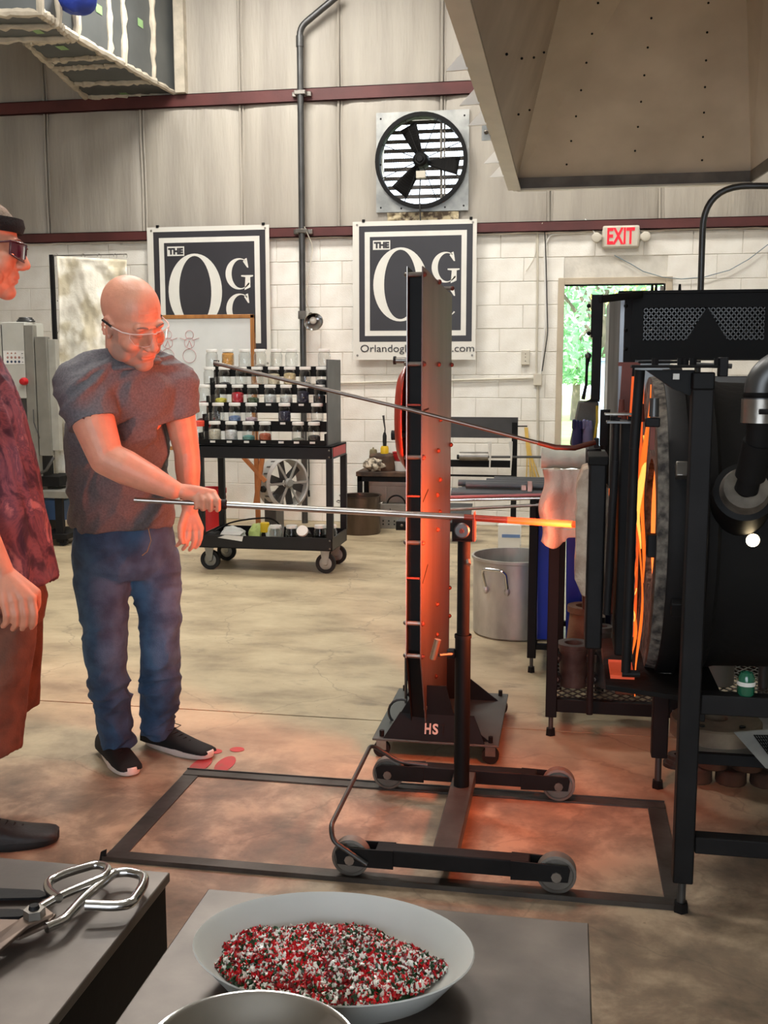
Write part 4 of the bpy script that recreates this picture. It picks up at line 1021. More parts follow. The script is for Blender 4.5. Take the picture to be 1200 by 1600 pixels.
# green jar on the rail
c = P(1165, 1085, Y=2.60)
t = thing('green_glass_jar', (c.x, 2.6, .583), 'small green glass jar with a white band standing on the furnace rail', 'jar')
mg = M('green_glass', (34, 98, 74), .12, coat=.5)
MB().lathe([(0, 0), (.018, 0), (.021, .006), (.021, .035), (.021, .045), (.014, .058), (0, .062)], (c.x, 2.6, .583), n=24).build('body', mg, t)
MB().shell([(.0212, .026), (.0222, .026), (.0222, .036), (.0212, .036)], (c.x, 2.6, .583), n=24).build('paper_band', m_white, t)
# grey guard panel with mesh
t = thing('guard_panel', P(1190, 1180, Y=2.9), 'grey sheet-metal guard with a mesh opening, leaning at the right edge', 'panel')
g0 = [P(1147, 1145, Y=2.95), P(1215, 1139, Y=2.95), P(1240, 1215, Y=2.88), P(1196, 1200, Y=2.88)]
MB().prism(g0, (0, .008, 0)).build('sheet', m_galv, t, smooth=False)
o = MB(); pA = P(1178, 1149, Y=2.93); pB = P(1215, 1146, Y=2.93)
for i in range(9):
    a = P(1178 + i * 4, 1148 + i * .2, Y=2.935); b = P(1200 + i * 4, 1178 + i, Y=2.895); o.bar(a, b, .0025, .002)
for i in range(7):
    a = P(1178 + i * 4, 1149 + i * 5, Y=2.935 - .006 * i); b = P(1215, 1149 + i * 5, Y=2.935 - .006 * i); o.bar(a, b, .0025, .002)
o.build('mesh', m_black, t, smooth=False)
q = P(1230, 1200, Y=2.95); MB().bar((q.x, 2.97, 0), P(1215, 1145, Y=2.97), .02, .02).build('strut', m_dark, t)

# ------------------------------------------------------------------ floor track frame
t = thing('floor_track', (-.47, 2.94, 0), 'rectangular flat steel track frame fixed on the floor under the pipe stand', 'track')
m_track = M('track_steel', (92, 88, 84), .42, metal=.65, col2=(66, 60, 56), scale=6, bump=.1)
xa, xb, ya, yb = -1.27, .335, 2.63, 3.25
MB().box((xa, ya - .028, 0), (xb, ya + .022, .008)).build('rail', m_track, t, bevel=.001)
MB().box((xa, yb - .022, 0), (xb, yb + .022, .008)).build('rail', m_track, t, bevel=.001)
MB().box((xa, ya + .022, 0), (xa + .055, yb - .022, .006)).build('cross_bar', m_track, t, bevel=.001)
MB().box((xb - .055, ya + .022, 0), (xb, yb - .022, .006)).build('cross_bar', m_track, t, bevel=.001)
MB().box((xa, ya - .032, 0), (xb, ya - .028, .014)).build('edge_lip', m_track, t)
MB().box((xa, yb + .022, 0), (xb, yb + .026, .012)).build('edge_lip', m_track, t)
MB().prism([(xa - .01, ya - .03, 0), (xa + .015, ya - .03, 0), (xa + .01, ya - .03, .018), (xa + .012, ya - .03, .034), (xa - .004, ya - .03, .026)], (0, .006, 0)).build('corner_stop', m_dark, t, smooth=False)
MB().box((-1.215, 2.652, .0), (.28, 3.228, .0015)).build('stained_floor_inset', m_floor, t, smooth=False)

# ------------------------------------------------------------------ rolling pipe stand
t = thing('rolling_pipe_stand', (-.29, 2.94, 0), 'black H-shaped rolling stand on four wheels with a yoke post carrying the hot pipe', 'stand')
m_tyre = M('grey_wheel', (132, 126, 118), .55, metal=.2, col2=(92, 86, 80), bump=.1)
def wheel(x, y, r, w_, par):
    wz = MB().lathe([(0, 0), (r * .5, 0), (r * .55, w_ * .12), (r * .82, w_ * .12), (r * .86, 0), (r, w_ * .05), (r, w_ * .95), (r * .86, w_), (r * .82, w_ * .88), (r * .55, w_ * .88), (r * .5, w_), (0, w_)], (x, y - w_ / 2, r + .008), (0, 1, 0), 32)
    o = wz.build('wheel', m_tyre, par)
    MB().cyl((x, y - w_ / 2 - .014, r + .008), (x, y + w_ / 2 + .012, r + .008), .014, .014, 8).build('axle_bolt', m_steel, o)
    return o
for (yr, xl, xr) in ((2.635, -.555, .0), (3.24, -.555, .0)):
    for x in (xl, xr): wheel(x, yr, .052, .036, t)
    yf = yr - .028
    z0, z1 = .042, .095
    for yy in (yr - .028, yr + .022):
        MB().prism([(xl - .035, yy, z0 + .004), (xl - .04, yy, z1 - .012), (xl - .02, yy, z1 - .002), (xl + .12, yy, z1), (xl + .12, yy, z0), (xl + .05, yy, z0)], (0, .006, 0)).build('fork_plate', m_dark, t, bevel=.001)
        MB().prism([(xr - .12, yy, z0), (xr - .12, yy, z1), (xr + .03, yy, z1 - .004), (xr + .035, yy, z1 - .016), (xr + .03, yy, z0 + .004)], (0, .006, 0)).build('fork_plate', m_dark, t, bevel=.001)
    MB().box((xl + .07, yr - .025, z0 + .006), (xr - .07, yr + .025, z1)).build('side_beam', m_dark, t, bevel=.004)
MB().box((-.335, 2.66, .05), (-.265, 3.22, .09)).build('cross_beam', m_track, t, bevel=.003)
sx, sy = -.30, 3.10
MB().cyl((sx, sy, .085), (sx, sy, .575), .0245, .0245, 24).build('lower_post', m_black, t)
MB().shell([(.0195, .575), (.0265, .575), (.0265, .565), (.0195, .565)], (sx, sy, 0), n=24).build('collar', m_dark, t)
MB().cyl((sx, sy, .57), (sx, sy, .885), .0195, .0195, 24).build('upper_post', m_soot, t)
hd = MB(); hz = .872
hd.box((sx - .034, sy - .028, hz), (sx + .028, sy - .022, hz + .062)).box((sx - .034, sy + .022, hz), (sx + .028, sy + .028, hz + .062)).box((sx - .034, sy - .028, hz - .004), (sx + .028, sy + .028, hz + .004))
hd.build('yoke', m_soot, t, bevel=.001)
MB().lathe([(.006, -.008), (.02, -.008), (.024, 0), (.02, .004), (.006, .004)], (sx - .004, sy - .03, hz + .03), (0, -1, 0), 20).build('bearing', m_pipe, t)
MB().cyl((sx - .004, sy - .045, hz + .03), (sx - .004, sy + .03, hz + .03), .007, .007, 8).build('bearing_bolt', m_hot, t)
MB().prism([(sx + .028, sy - .025, hz - .004), (sx + .034, sy - .025, hz - .004), (sx + .034, sy - .025, hz + .06), (sx + .031, sy - .025, hz + .085), (sx + .028, sy - .025, hz + .06)], (0, .05, 0)).build('side_fin', m_hot, t, smooth=False)
MB().cyl((sx + .015, sy - .022, .81), (sx + .018, sy - .034, .80), .008, .007, 8).build('set_screw', m_steel, t)
kx = P(681, 1014, Y=3.05)
MB().cyl((sx - .025, sy - .01, .515), (kx.x + .01, kx.y, .52), .006, .006, 8).build('clamp_screw', m_pipe, t)
MB().lathe([(.012, 0), (.016, .004), (.016, .02), (.012, .026), (0, .026)], (sx - .022, sy - .005, .515), (-1, 0, 0), 12).build('lock_nut', m_dark, t)
MB().cyl(kx + Vector((-.01, 0, -.032)), kx + Vector((.006, 0, .03)), .010, .010, 12).build('tee_handle', M('brass_tee', (170, 140, 116), .4, metal=.7), t)
hb = [(-.505, 2.60, .055), (-.60, 2.60, .115), P(517, 1290, Y=2.62), P(580, 1163, Y=3.2), P(622, 1190, Y=3.22), P(668, 1196, Y=3.235)]
MB().tube(fillet(hb, .03, 4), .0068, 12).build('push_handle', m_pipe, t)

# ------------------------------------------------------------------ hot pipe (blowpipe)
t = thing('hot_blowpipe', P(560, 803, Y=3.06), 'long steel pipe held by the bald man, glowing orange at its furnace end', 'pipe')
pa_ = P(210, 781, Y=2.93); pc = P(725, 812, Y=3.09); pe = P(921, 821, Y=3.10)
pc.z = max(pc.z, .94)
def plerp(a, b, u): return a.lerp(b, u)
hotm = M('glowing_pipe', (200, 70, 40), .4, emit=(1, .10, .012), es=.95); warm = M('heated_pipe', (120, 66, 56), .4, metal=.7, emit=(1, .05, .01), es=.10)
L0 = plerp(pa_, pc, .26); m_tube = M('polished_tube', (176, 172, 166), .28, metal=.9, var=.1, scale=20)
MB().cyl(pa_, L0, .0078, .0078, 16).build('mouth_tube', m_tube, t)
MB().cyl(L0, plerp(pa_, pc, 1), .0098, .0098, 16).build('shaft', m_tube, t)
MB().shell([(.009, 0), (.016, .003), (.016, .016), (.009, .02)], plerp(pa_, pc, .262), (pc - pa_), 18).build('stop_collar', m_dark, t)
MB().cyl(pc, plerp(pc, pe, .35), .0098, .0100, 16).build('heated_section', warm, t)
MB().cyl(plerp(pc, pe, .35), pe, .0100, .0105, 16).build('glowing_end', hotm, t)
PIPE = (pa_, pc)

# ------------------------------------------------------------------ heat shield on castors
t = thing('heat_shield', (-.45, 3.72, 0), 'tall dark double-plate heat shield on a castor base, lit orange by the furnace', 'shield')
A_ = Vector((-.478, 3.42, 0)); B_ = Vector((-.452, 4.05, 0)); SE = (B_ - A_); SL = SE.length; SE.normalize(); SN = Vector((SE.y, -SE.x, 0))
def sp_(s, z, n=0): return A_ + SE * s + SN * n + Vector((0, 0, z))
prof = [(0, .40), (.0, 1.715), (SL, 1.665), (SL, .14), (SL - .03, .10), (.12, .10)]
m_shield = M('shield_plate', (98, 86, 83), .5, metal=.15, col2=(78, 69, 66), scale=3, bump=.06, stretch=(2, 2, .5))
MB().prism([sp_(s, z, 0) for s, z in prof], SN * .004).build('hot_side_plate', m_shield, t, smooth=False)
MB().prism([sp_(s, z, -.05) for s, z in prof], SN * .003).build('cool_side_plate', m_dark, t, smooth=False)
MB().prism([sp_(max(.03, min(s, SL - .03)), z - (.02 if z > 1 else -.02), -.046) for s, z in prof], SN * .042).build('gap_shade_panel', m_black, t, smooth=False)  # black filler added to darken the gap, standing for shade between plates
MB().bar(sp_(-.001, .40, -.0485), sp_(-.001, 1.715, -.0485), .003, .004, up=(0, 1, 0)).build('edge_strip', m_galv, t)
for z in (1.69, 1.40, 1.09, .80, .52, .405):
    for s in (.012, SL * .5, SL - .012):
        MB().cyl(sp_(s, z, -.049), sp_(s, z, .001), .008, .008, 10).build('spacer', m_steel, t)
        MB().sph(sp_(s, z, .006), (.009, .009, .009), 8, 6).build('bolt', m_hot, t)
        MB().sph(sp_(s, z, -.054), (.008, .008, .008), 8, 6).build('bolt', m_steel, t)
for (s, z) in ((.36, .98), (.30, .93), (.36, .86), (.36, 1.2), (.3, .25), (.15, .2)):
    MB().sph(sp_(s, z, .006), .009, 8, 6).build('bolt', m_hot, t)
m_slot = M('slot_dark', (12, 10, 10), .9)
for (z, dz) in ((1.245, .004), (.94, .03), (.66, .045)):
    MB().bar(sp_(.02, z, .0045), sp_(.12, z + dz, .0045), .001, .006).build('slot', m_slot, t)
    MB().bar(sp_(.0, z + .02, -.048), sp_(.0, z + .02, -.003), .006, .006).build('cross_rib', m_hot, t)
# round viewing glass housing and grips on the cool side
vc = sp_(.10, 1.22, -.06)
ring_ = [vc + Vector((0, 0, 0)) + SE * (.13 * math.cos(a_ * math.pi / 12)) + Vector((0, 0, .185 * math.sin(a_ * math.pi / 12))) for a_ in range(24)]
o = MB(); n = 24
vs = ring_ + [p - SN * .028 + (vc - p) * .22 for p in ring_]
o.add(vs, [(i, (i + 1) % n, n + (i + 1) % n, n + i) for i in range(n)] + [tuple(range(n, 2 * n))])
o.build('face_visor', M('visor_red_lit', (170, 54, 34), .35, coat=.4), t, solid=.003)  # red furnace light put into the visor's colour
p = P(615, 563, Y=3.45); MB().cyl(p, Vector((sp_(.03, p.z, -.05).x, 3.45, p.z)), .010, .010, 14).build('grip', m_steel, t); MB().cyl(p, p + Vector((.008, 0, 0)), .014, .014, 14).build('grip_cap', m_dark, t)
p = P(612, 680, Y=3.5); MB().cyl(p, Vector((sp_(.03, p.z, -.05).x, 3.5, p.z)), .017, .013, 16).build('grip', m_rubber, t)
# base
bp = [P(620, 1113, Z=.075), P(790, 1127, Z=.075), P(757, 1196, Z=.075), P(577, 1192, Z=.075)]
bx0_, bx1_, by0_, by1_ = -.66, -.21, 3.50, 4.10
MB().box((bx0_, by0_, .068), (bx1_, by1_, .076)).build('base_plate', M('base_plate', (92, 96, 94), .5, metal=.5, var=.1), t, bevel=.002)
for (x, y_) in ((bx0_ + .03, by0_ + .03), (bx1_ - .03, by0_ + .03), (bx0_ + .03, by1_ - .03), (bx1_ - .03, by1_ - .03)):
    MB().cyl((x, y_, .076), (x, y_, .098), .009, .009, 6).build('bolt', m_dark, t)
    c = MB().cyl((x + .0, y_ - .011, .030), (x, y_ + .011, .030), .030, .030, 20).build('castor_wheel', m_rubber, t)
    MB().box((x - .018, y_ - .016, .03), (x + .018, y_ - .012, .068)).box((x - .018, y_ + .012, .03), (x + .018, y_ + .016, .068)).build('castor_fork', m_steel, c)
# gussets: near (with lettering) and far
gy0, gy1 = 3.535, 4.0
for gy_, sc in ((gy0, 1), (gy1, 1)):
    pts = [(-.615, gy_, .076), (-.245, gy_, .076), (-.375, gy_, .175), (-.40, gy_, .27), (-.51, gy_, .27), (-.53, gy_, .22)]
    MB().prism(pts, (0, .006, 0)).build('gusset', m_black, t, smooth=False)
MB().prism([(-.62, gy0 - .03, .077), (-.26, gy0 - .03, .077), (-.30, gy0, .165), (-.565, gy0, .165)], (0, .004, .002)).build('front_flange', m_black, t, smooth=False)
for z in (.19, .215, .24): MB().sph((-.475 - (z - .19) * .3, gy0 - .006, z), .010, 10, 6).build('bolt', m_steel, t)
m_let = M('cutout_light', (206, 198, 188), .6)  # H and S: pale colour stands for the lit floor behind the cut-outs
yq = gy0 - .0295
lettering('H', .05, (-.462, yq + .0105, .118), m_let, t, bold=.0015, fith=.038, fitw=.022, depth=.0008, rot=(math.radians(71), 0, 0))
lettering('S', .05, (-.435, yq + .0105, .118), m_let, t, bold=.0015, fith=.038, fitw=.020, depth=.0008, rot=(math.radians(71), 0, 0))
lettering('T', .05, (-.408, yq + .0105, .118), m_slot, t, bold=.0015, fith=.038, fitw=.020, depth=.0008, rot=(math.radians(71), 0, 0))  # T painted dark, as no lit floor shows through
MB().tube(fillet([(-.60, 3.9, .08), (-.60, 3.9, .30), (-.53, 3.85, .34)], .04), .006, 8).build('brace_rod', m_pipe, t)
MB().tube(arc((-.585, 3.7, .11), .05, 70, 270, 10), .005, 6).build('tow_ring', m_pipe, t)
# ================================================================== CART WITH JARS
CY0, CY1, CX0, CX1 = 6.75, 7.22, -2.49, -1.545
m_cart = M('cart_black', (24, 25, 30), .4, metal=.2, var=.15, bump=.05)
t = thing('service_cart', ((CX0 + CX1) / 2, (CY0 + CY1) / 2, 0), 'black two-tray service cart on castors carrying the rack of jars', 'cart')
def tray(z0, z1, mt=m_cart):
    w_ = .008
    o = MB().box((CX0, CY0, z0), (CX1, CY0 + w_, z1)).box((CX0, CY1 - w_, z0), (CX1, CY1, z1)).box((CX0, CY0, z0), (CX0 + w_, CY1, z1)).box((CX1 - w_, CY0, z0), (CX1, CY1, z1)).box((CX0, CY0, z0), (CX1, CY1, z0 + .008))
    return o.build('tray', mt, t, smooth=False, bevel=.002)
tray(.163, .252)
o = MB().box((CX0, CY0, .785), (CX1, CY0 + .008, .873)).box((CX0, CY1 - .008, .785), (CX1, CY1, .873)).box((CX0, CY0, .785), (CX0 + .008, CY1, .873)).box((CX1 - .008, CY0, .785), (CX1, CY1, .873)).box((CX0, CY0, .862), (CX1, CY1, .873))
o.build('tray', m_cart, t, smooth=False, bevel=.002)
for x in (CX0 + .018, CX1 - .018):
    for y_ in (CY0 + .015, CY1 - .015):
        MB().box((x - .022, y_ - .02, .25), (x + .022, y_ + .02, .79)).build('leg', m_cart, t, bevel=.002)
MB().box((CX1, CY0 + .04, .80), (CX1 + .003, CY1 - .04, .862)).build('side_strip', m_red, t, label='dark red strip on the end of the upper tray')
for x in (CX0 + .06, CX1 - .06):
    for y_ in (CY0 + .06, CY1 - .06):
        wv = MB().shell([(.045, -.018), (.068, -.018), (.070, -.01), (.070, .01), (.068, .018), (.045, .018)], (x, y_, .070), (0, 1, 0), 28).build('castor_tyre', m_rubber, t)
        MB().lathe([(0, -.012), (.012, -.016), (.016, -.01), (.045, -.008), (.046, .01), (0, .012)], (x, y_, .070), (0, 1, 0), 24).build('castor_hub', m_galv, wv)
        MB().prism([(x - .018, y_ - .028, .065), (x + .018, y_ - .028, .065), (x + .032, y_ - .028, .158), (x - .032, y_ - .028, .158)], (0, .005, 0)).build('castor_fork', m_galv, wv)
        MB().box((x - .035, y_ - .03, .155), (x + .035, y_ + .03, .163)).build('castor_plate', m_galv, wv)
for z in (.80, .845, .18, .235): MB().sph((CX1 - .018, CY0 - .003, z), .007, 8, 5).build('bolt', m_steel, t)
# stepped display rack
RX0, RX1 = -2.47, -1.60
t = thing('jar_rack', ((RX0 + RX1) / 2, 6.98, .873), 'black five-step display rack with white label cards on top of the cart', 'rack')
TY = [6.815 + .085 * k for k in range(5)]; TZ = [.885 + .1235 * k for k in range(5)]
m_card = M('label_card', (232, 230, 226), .6)
for k in range(5):
    MB().box((RX0, TY[k] - .045, TZ[k] - .010), (RX1, TY[k] + .045, TZ[k] - .001)).build('shelf', m_black, t, smooth=False)
    MB().box((RX0, TY[k] - .047, TZ[k] - .045 * (k > 0)), (RX1, TY[k] - .044, TZ[k] + .026)).build('front_lip', m_black, t, smooth=False)
    MB().box((RX1, TY[k] - .045, .875), (RX1 + .012, TY[k] + .045, TZ[k] + .07)).build('end_panel', m_black, t, smooth=False)
    MB().box((RX0 - .012, TY[k] - .045, .875), (RX0, TY[k] + .045, TZ[k] + .07)).build('end_panel', m_black, t, smooth=False)
MB().box((RX1 + .012, 6.79, .875), (RX1 + .02, 7.20, 1.45)).build('side_sheet', m_pipe, t, smooth=False)
m_jar = glassM('jar_glass', (.97, .985, .98), .17, .04)
m_lid = M('jar_lid', (240, 238, 232), .35)
def make_jar(name, s=1.0):
    t = thing(name, (0, 0, 0), 'x', 'jar')
    MB().lathe([(.001, .002), (.040 * s, 0), (.044 * s, .006), (.044 * s, .105), (.036 * s, .122), (.036 * s, .133)], (0, 0, 0), n=20).build('glass', m_jar, t)
    MB().lathe([(0, .147), (.038 * s, .147), (.040 * s, .144), (.040 * s, .127), (.037 * s, .126), (.0, .128)], (0, 0, 0), n=20).build('lid', m_lid, t)
    return t
jar0 = make_jar('glass_jar'); KIDS[jar0] = children(jar0); used = [False]
colm = {}
def content_mat(c):
    if c not in colm: colm[c] = M('jar_content', c, .7, scale=60, var=.15, bump=.5, bscale=120)
    return colm[c]
J = [
 [(308, (226, 66, 40), .5, 'orange-red lid'), (334, (226, 218, 200), .085, 'cream powder'), (360, (238, 238, 240), .08, 'white powder'), (387, (112, 172, 166), .045, 'teal grains'), (413, (196, 98, 66), .06, 'rust-orange grains'), None, (465, (150, 158, 146), .03, 'a little grey-green frit'), (490, (62, 62, 64), .05, 'dark grey frit')],
 [(316, (60, 58, 62), .03, 'a few dark grains'), (340, (100, 98, 96), .02, 'a trace of grey grains'), (366, (120, 146, 190), .05, 'pale blue grains'), (392, (196, 170, 180), .04, 'pinkish grains'), None, (444, (40, 42, 70), .085, 'navy grains'), None, (495, (90, 90, 90), .02, 'a trace of dark grains')],
 [(319, (140, 60, 56), .02, 'a trace of red-brown grains'), (345, (226, 216, 80), .045, 'yellow frit'), (371, (206, 30, 54), .085, 'bright red frit'), (395, (72, 92, 62), .05, 'dark green frit'), (422, (222, 226, 226), .07, 'white frit'), (447, (214, 218, 216), .06, 'pale grey-white frit'), (473, (36, 38, 62), .095, 'dark navy beads'), (499, (40, 40, 42), .07, 'black frit')],
 [(328, (70, 68, 70), .02, 'dark crumbs'), (351, (58, 58, 60), .03, 'black crumbs'), (377, (210, 204, 200), .02, 'a little white powder'), (402, (200, 150, 120), .02, 'a little tan powder'), (428, (226, 214, 186), .09, 'cream chips'), (453, (226, 206, 160), .095, 'a stack of cream-yellow discs'), (477, (120, 120, 118), .03, 'grey crumbs'), (503, (48, 48, 50), .05, 'black grains')],
 [(332, None, 0, 'nothing inside'), (357, (232, 172, 92), .115, 'orange and yellow flakes'), (383, None, 0, 'nothing inside'), (407, (176, 168, 160), .03, 'grey shards'), (432, None, 0, 'nothing inside'), (456, None, 0, 'nothing inside'), None, (507, (190, 190, 188), .02, 'a trace of pale grains')]]
TN = ['lowest step', 'second step from the bottom', 'middle step', 'second step from the top', 'top step']
ON = ['first', 'second', 'third', 'fourth', 'fifth', 'sixth', 'seventh', 'eighth']
for k, row in enumerate(J):
    idx = 0
    for c, it in enumerate(row):
        if it is None: continue
        x = P(it[0], 600, Y=TY[k]).x
        if not used[0]: j = jar0; used[0] = True
        else: j = copy_tree(jar0)
        j.location = (x, TY[k], TZ[k]); j['group'] = 'lidded glass jars on the stepped rack'; ORG[j] = Vector((x, TY[k], TZ[k]))
        j['label'] = (f'glass jar with {it[3]}, {ON[idx]} from left, {TN[k]}'); idx += 1
        if it[1] and it[3] != 'orange-red lid':
            h = it[2]
            MB().lathe([(0, .004), (.040, .004), (.0415, .01), (.0415, h), (.03, h + .008), (0, h + .012)], (x, TY[k], TZ[k]), n=16).build('contents', content_mat(it[1]), j)
        if it[3] == 'orange-red lid':
            MB().lathe([(0, .150), (.041, .150), (.043, .146), (.043, .112), (.0, .112)], (x, TY[k], TZ[k]), n=20).build('orange_cap', M('orange_cap', (232, 74, 52), .4), j)
    for px_ in ([it[0] for it in row if it] + ([441] if k == 0 else []) + ([421, 471] if k == 1 else [])):
        x = P(px_, 600, Y=TY[k]).x
        MB().box((x - .018, TY[k] - .0495, TZ[k] + .004), (x + .018, TY[k] - .047, TZ[k] + .018)).build('label_card', m_card, t, smooth=False)
# low-lying stuff on the lower tray
SZ = .172
for i, (px_, lying) in enumerate(((431, 0), (456, 0), (478, 1), (500, 0), (517, 0))):
    y_ = 6.84 + .02 * i; x = P(px_, 830, Y=y_).x
    if lying:
        j = copy_tree(jar0); j.location = (x, y_ + .02, SZ + .052); j.rotation_euler = (math.radians(60), 0, 0)
    else:
        j = copy_tree(jar0); j.location = (x, y_, SZ)
    j['group'] = 'spare jars on the lower tray'; j['label'] = ['spare empty jar on the lower tray, next to the yellow-capped bottle', 'spare empty jar on the lower tray, second right of the bottle', 'spare jar on the lower tray tipped to show its round lid', 'spare jar on the lower tray, just left of the front right cart leg', 'spare jar on the lower tray, at its right end'][i]
x = P(414, 830, Y=6.9).x
t = thing('small_bottle', (x, 6.9, SZ), 'small dark bottle with a yellow cap on the lower cart tray', 'bottle')
MB().lathe([(0, 0), (.024, 0), (.026, .006), (.026, .07), (.018, .09), (0, .09)], (x, 6.9, SZ), n=16).build('body', m_black, t)
MB().lathe([(0, .088), (.032, .088), (.032, .15), (.028, .155), (0, .155)], (x, 6.9, SZ), n=16).build('cap', M('yellow_cap', (238, 200, 40), .4), t)
def bag(name, c, r, mt, label, seed, amp=.5):
    o = MB(); o.sph(c, r, 26, 16); out = []
    for v in o.v:
        d = Vector(v) - Vector(c); k = 1 + amp * noise.noise(Vector(v) * 13 + Vector((seed, 0, 0))) + amp * .5 * noise.noise(Vector(v) * 31 + Vector((seed, 3, 0)))
        p = Vector(c) + d * k; p.z = max(p.z, c[2] - r[2] * .9); out.append(tuple(p))
    o.v = out; return tag(o.build(name, mt, None, ang=25), label, 'bag')
m_bagw = M('white_plastic_bag', (226, 228, 224), .3, bump=.4, bscale=25); m_bagg = M('green_plastic_bag', (196, 214, 130), .3, bump=.4, bscale=25)
bag('plastic_bag', (-2.29, 6.92, SZ + .055), (.10, .08, .060), m_bagw, 'crumpled white plastic bag at the left of the lower cart tray', 2)
bag('plastic_bag', (-2.13, 6.98, SZ + .07), (.065, .06, .072), m_bagg, 'crumpled pale green plastic bag on the lower cart tray', 5)
bag('plastic_bag', (-2.00, 6.90, SZ + .065), (.07, .05, .065), M('clear_bag', (220, 228, 214), .25, bump=.4, bscale=25), 'bunched milky plastic bag beside the yellow-capped bottle', 9)
t = thing('folded_paper', (-2.2, 6.77, .2), 'folded sheet of white paper hanging over the front of the lower tray', 'paper')
MB().prism([P(352, 836, Y=6.74), P(380, 838, Y=6.74), P(378, 846, Y=6.74), P(340, 840, Y=6.74)], (0, .003, 0)).build('sheet', m_card, t, smooth=False)
MB().prism([(-2.33, 6.745, .258), (-2.19, 6.745, .256), (-2.20, 6.85, .262), (-2.34, 6.85, .262)], (0, 0, .003)).build('sheet', m_card, t, smooth=False)
x = P(435, 812, Y=7.05).x
tag(MB().lathe([(.030, 0), (.040, .11), (.038, .11), (.028, .003), (0, .003)], (x, 7.06, SZ), n=18).build('clear_cup', M('clear_plastic', (214, 216, 214), .2)), 'tall translucent plastic cup at the back of the lower tray', 'cup')
t = thing('black_cable', (-2.3, 7.0, SZ), 'coiled black cable with plug lying at the left end of the lower tray', 'cable')
MB().tube(fillet([(-2.45, 6.85, SZ + .07), (-2.38, 7.1, SZ + .12), (-2.2, 7.12, SZ + .15), (-2.05, 7.1, SZ + .16), (-1.95, 7.12, SZ + .02)], .08), .006, 6).build('cord', m_rubber, t)
MB().box((-2.47, 6.82, SZ + .02), (-2.40, 6.95, SZ + .08)).build('plug_block', m_rubber, t, bevel=.01)

# ------------------------------------------------------------------ behind the cart
wy = 8.0
a = P(150, 490, Y=wy); b = P(397, 491, Y=wy)
t = thing('whiteboard', ((a.x + b.x) / 2, wy, .2), 'oak-framed whiteboard on an easel with faint red snowman sketches, behind the bald man', 'whiteboard')
xr = b.x; xl = xr - 1.15; zt_ = b.z; zb = zt_ - 1.08
MB().box((xl, wy, zb), (xr, wy + .012, zt_)).build('panel', M('whiteboard_white', (222, 224, 222), .25, var=.03), t, smooth=False)
for (p, q) in (((xl, wy - .008, zt_ - .03), (xr, wy + .02, zt_)), ((xl, wy - .008, zb), (xr, wy + .02, zb + .03)), ((xr - .032, wy - .008, zb), (xr, wy + .02, zt_)), ((xl, wy - .008, zb), (xl + .032, wy + .02, zt_))):
    MB().box(p, q).build('frame', m_wood, t, bevel=.003)
m_ink = M('red_marker', (196, 140, 140), .5)
def sketch(px_, big=True):
    o = MB(); y_ = wy - .002
    def circ(cx, cy, r): p = P(cx, cy, Y=y_); o.tube([(p.x + r * math.cos(i * .349), y_, p.z + r * math.sin(i * .349)) for i in range(18)], .0018, 4, closed=True)
    circ(px_, 523, .034); circ(px_, 536, .042); circ(px_, 556, .055)
    for s in (-1, 1):
        o.tube([P(px_ + 4 * s, 532, Y=y_), P(px_ + 15 * s, 528, Y=y_)], .0018, 4); o.tube([P(px_, 532, Y=y_), P(px_ + 4 * s, 542, Y=y_)], .0025, 4)
    o.build('snowman_sketch', m_ink, t)
sketch(296); sketch(262)
for (p, q) in ((P(418, 722, Y=wy + .1), P(470, 790, Y=wy + .15)), (P(396, 640, Y=wy + .05), P(462, 770, Y=wy + .1)), (P(409, 790, Y=wy + .1), P(396, 640, Y=wy + .05))):
    pass
m_leg = M('easel_wood', (182, 112, 58), .5, col2=(150, 90, 44), scale=20, stretch=(1, 1, .2))
e1 = Vector((xr - .02, wy + .035, zt_ - .05)); e2 = Vector((P(398, 800, Y=8.35).x, 8.38, 0.0))
MB().bar(P(395, 520, Y=wy + .035), Vector((P(402, 700, Y=wy + .05).x, wy + .05, .02)), .035, .03).build('easel_leg', m_leg, t)
MB().bar(P(372, 705, Y=wy + .03), P(415, 752, Y=wy + .06), .05, .03).build('easel_brace', m_leg, t)
MB().bar(P(412, 700, Y=wy + .05), P(399, 792, Y=wy + .05), .035, .03).build('easel_leg', m_leg, t)
MB().bar((xl + .1, wy + .035, zb + .3), (xl + .05, wy + .08, .0), .035, .03).build('easel_leg', m_leg, t)

c = P(442, 755, Y=8.45)
t = thing('drum_fan', (c.x, c.y, 0), 'grey round drum fan with a black knob standing on the floor behind the cart', 'fan')
ax = Vector((.80, -.6, .08)).normalized()
MB().shell([(.215, -.07), (.225, -.06), (.225, .07), (.20, .085), (.195, .08), (.205, .06), (.205, -.07)], c, ax, 40).build('housing', M('fan_grey', (176, 176, 172), .5), t)
a_, u_, v_ = frame_from(ax)
for k in range(44):
    q = 2 * math.pi * k / 44; d = u_ * math.cos(q) + v_ * math.sin(q)
    if k % 2: MB().bar(c + ax * .02 + d * .2275, c + ax * .068 + d * .2275, .012, .003, up=d).build('vent_slot', m_pipe, t)
for k in range(6):
    q = 2 * math.pi * k / 6; d = u_ * math.cos(q) + v_ * math.sin(q)
    MB().bar(c + ax * .08 + d * .03, c + ax * .08 + d * .205, .02, .008, up=ax).build('spoke', M('spoke_grey', (150, 148, 142), .5) if k == 0 else bpy.data.materials['spoke_grey'], t)
    MB().bar(c + ax * .03 + d * .03, c + ax * .03 + (d * .9 + d.cross(ax) * .3) * .20, .07, .004, up=ax).build('blade', m_pipe, t)
MB().lathe([(0, .06), (.04, .06), (.042, .09), (.03, .10), (0, .10)], c, ax, 20).build('hub', M('hub_grey', (140, 138, 132), .5), t)
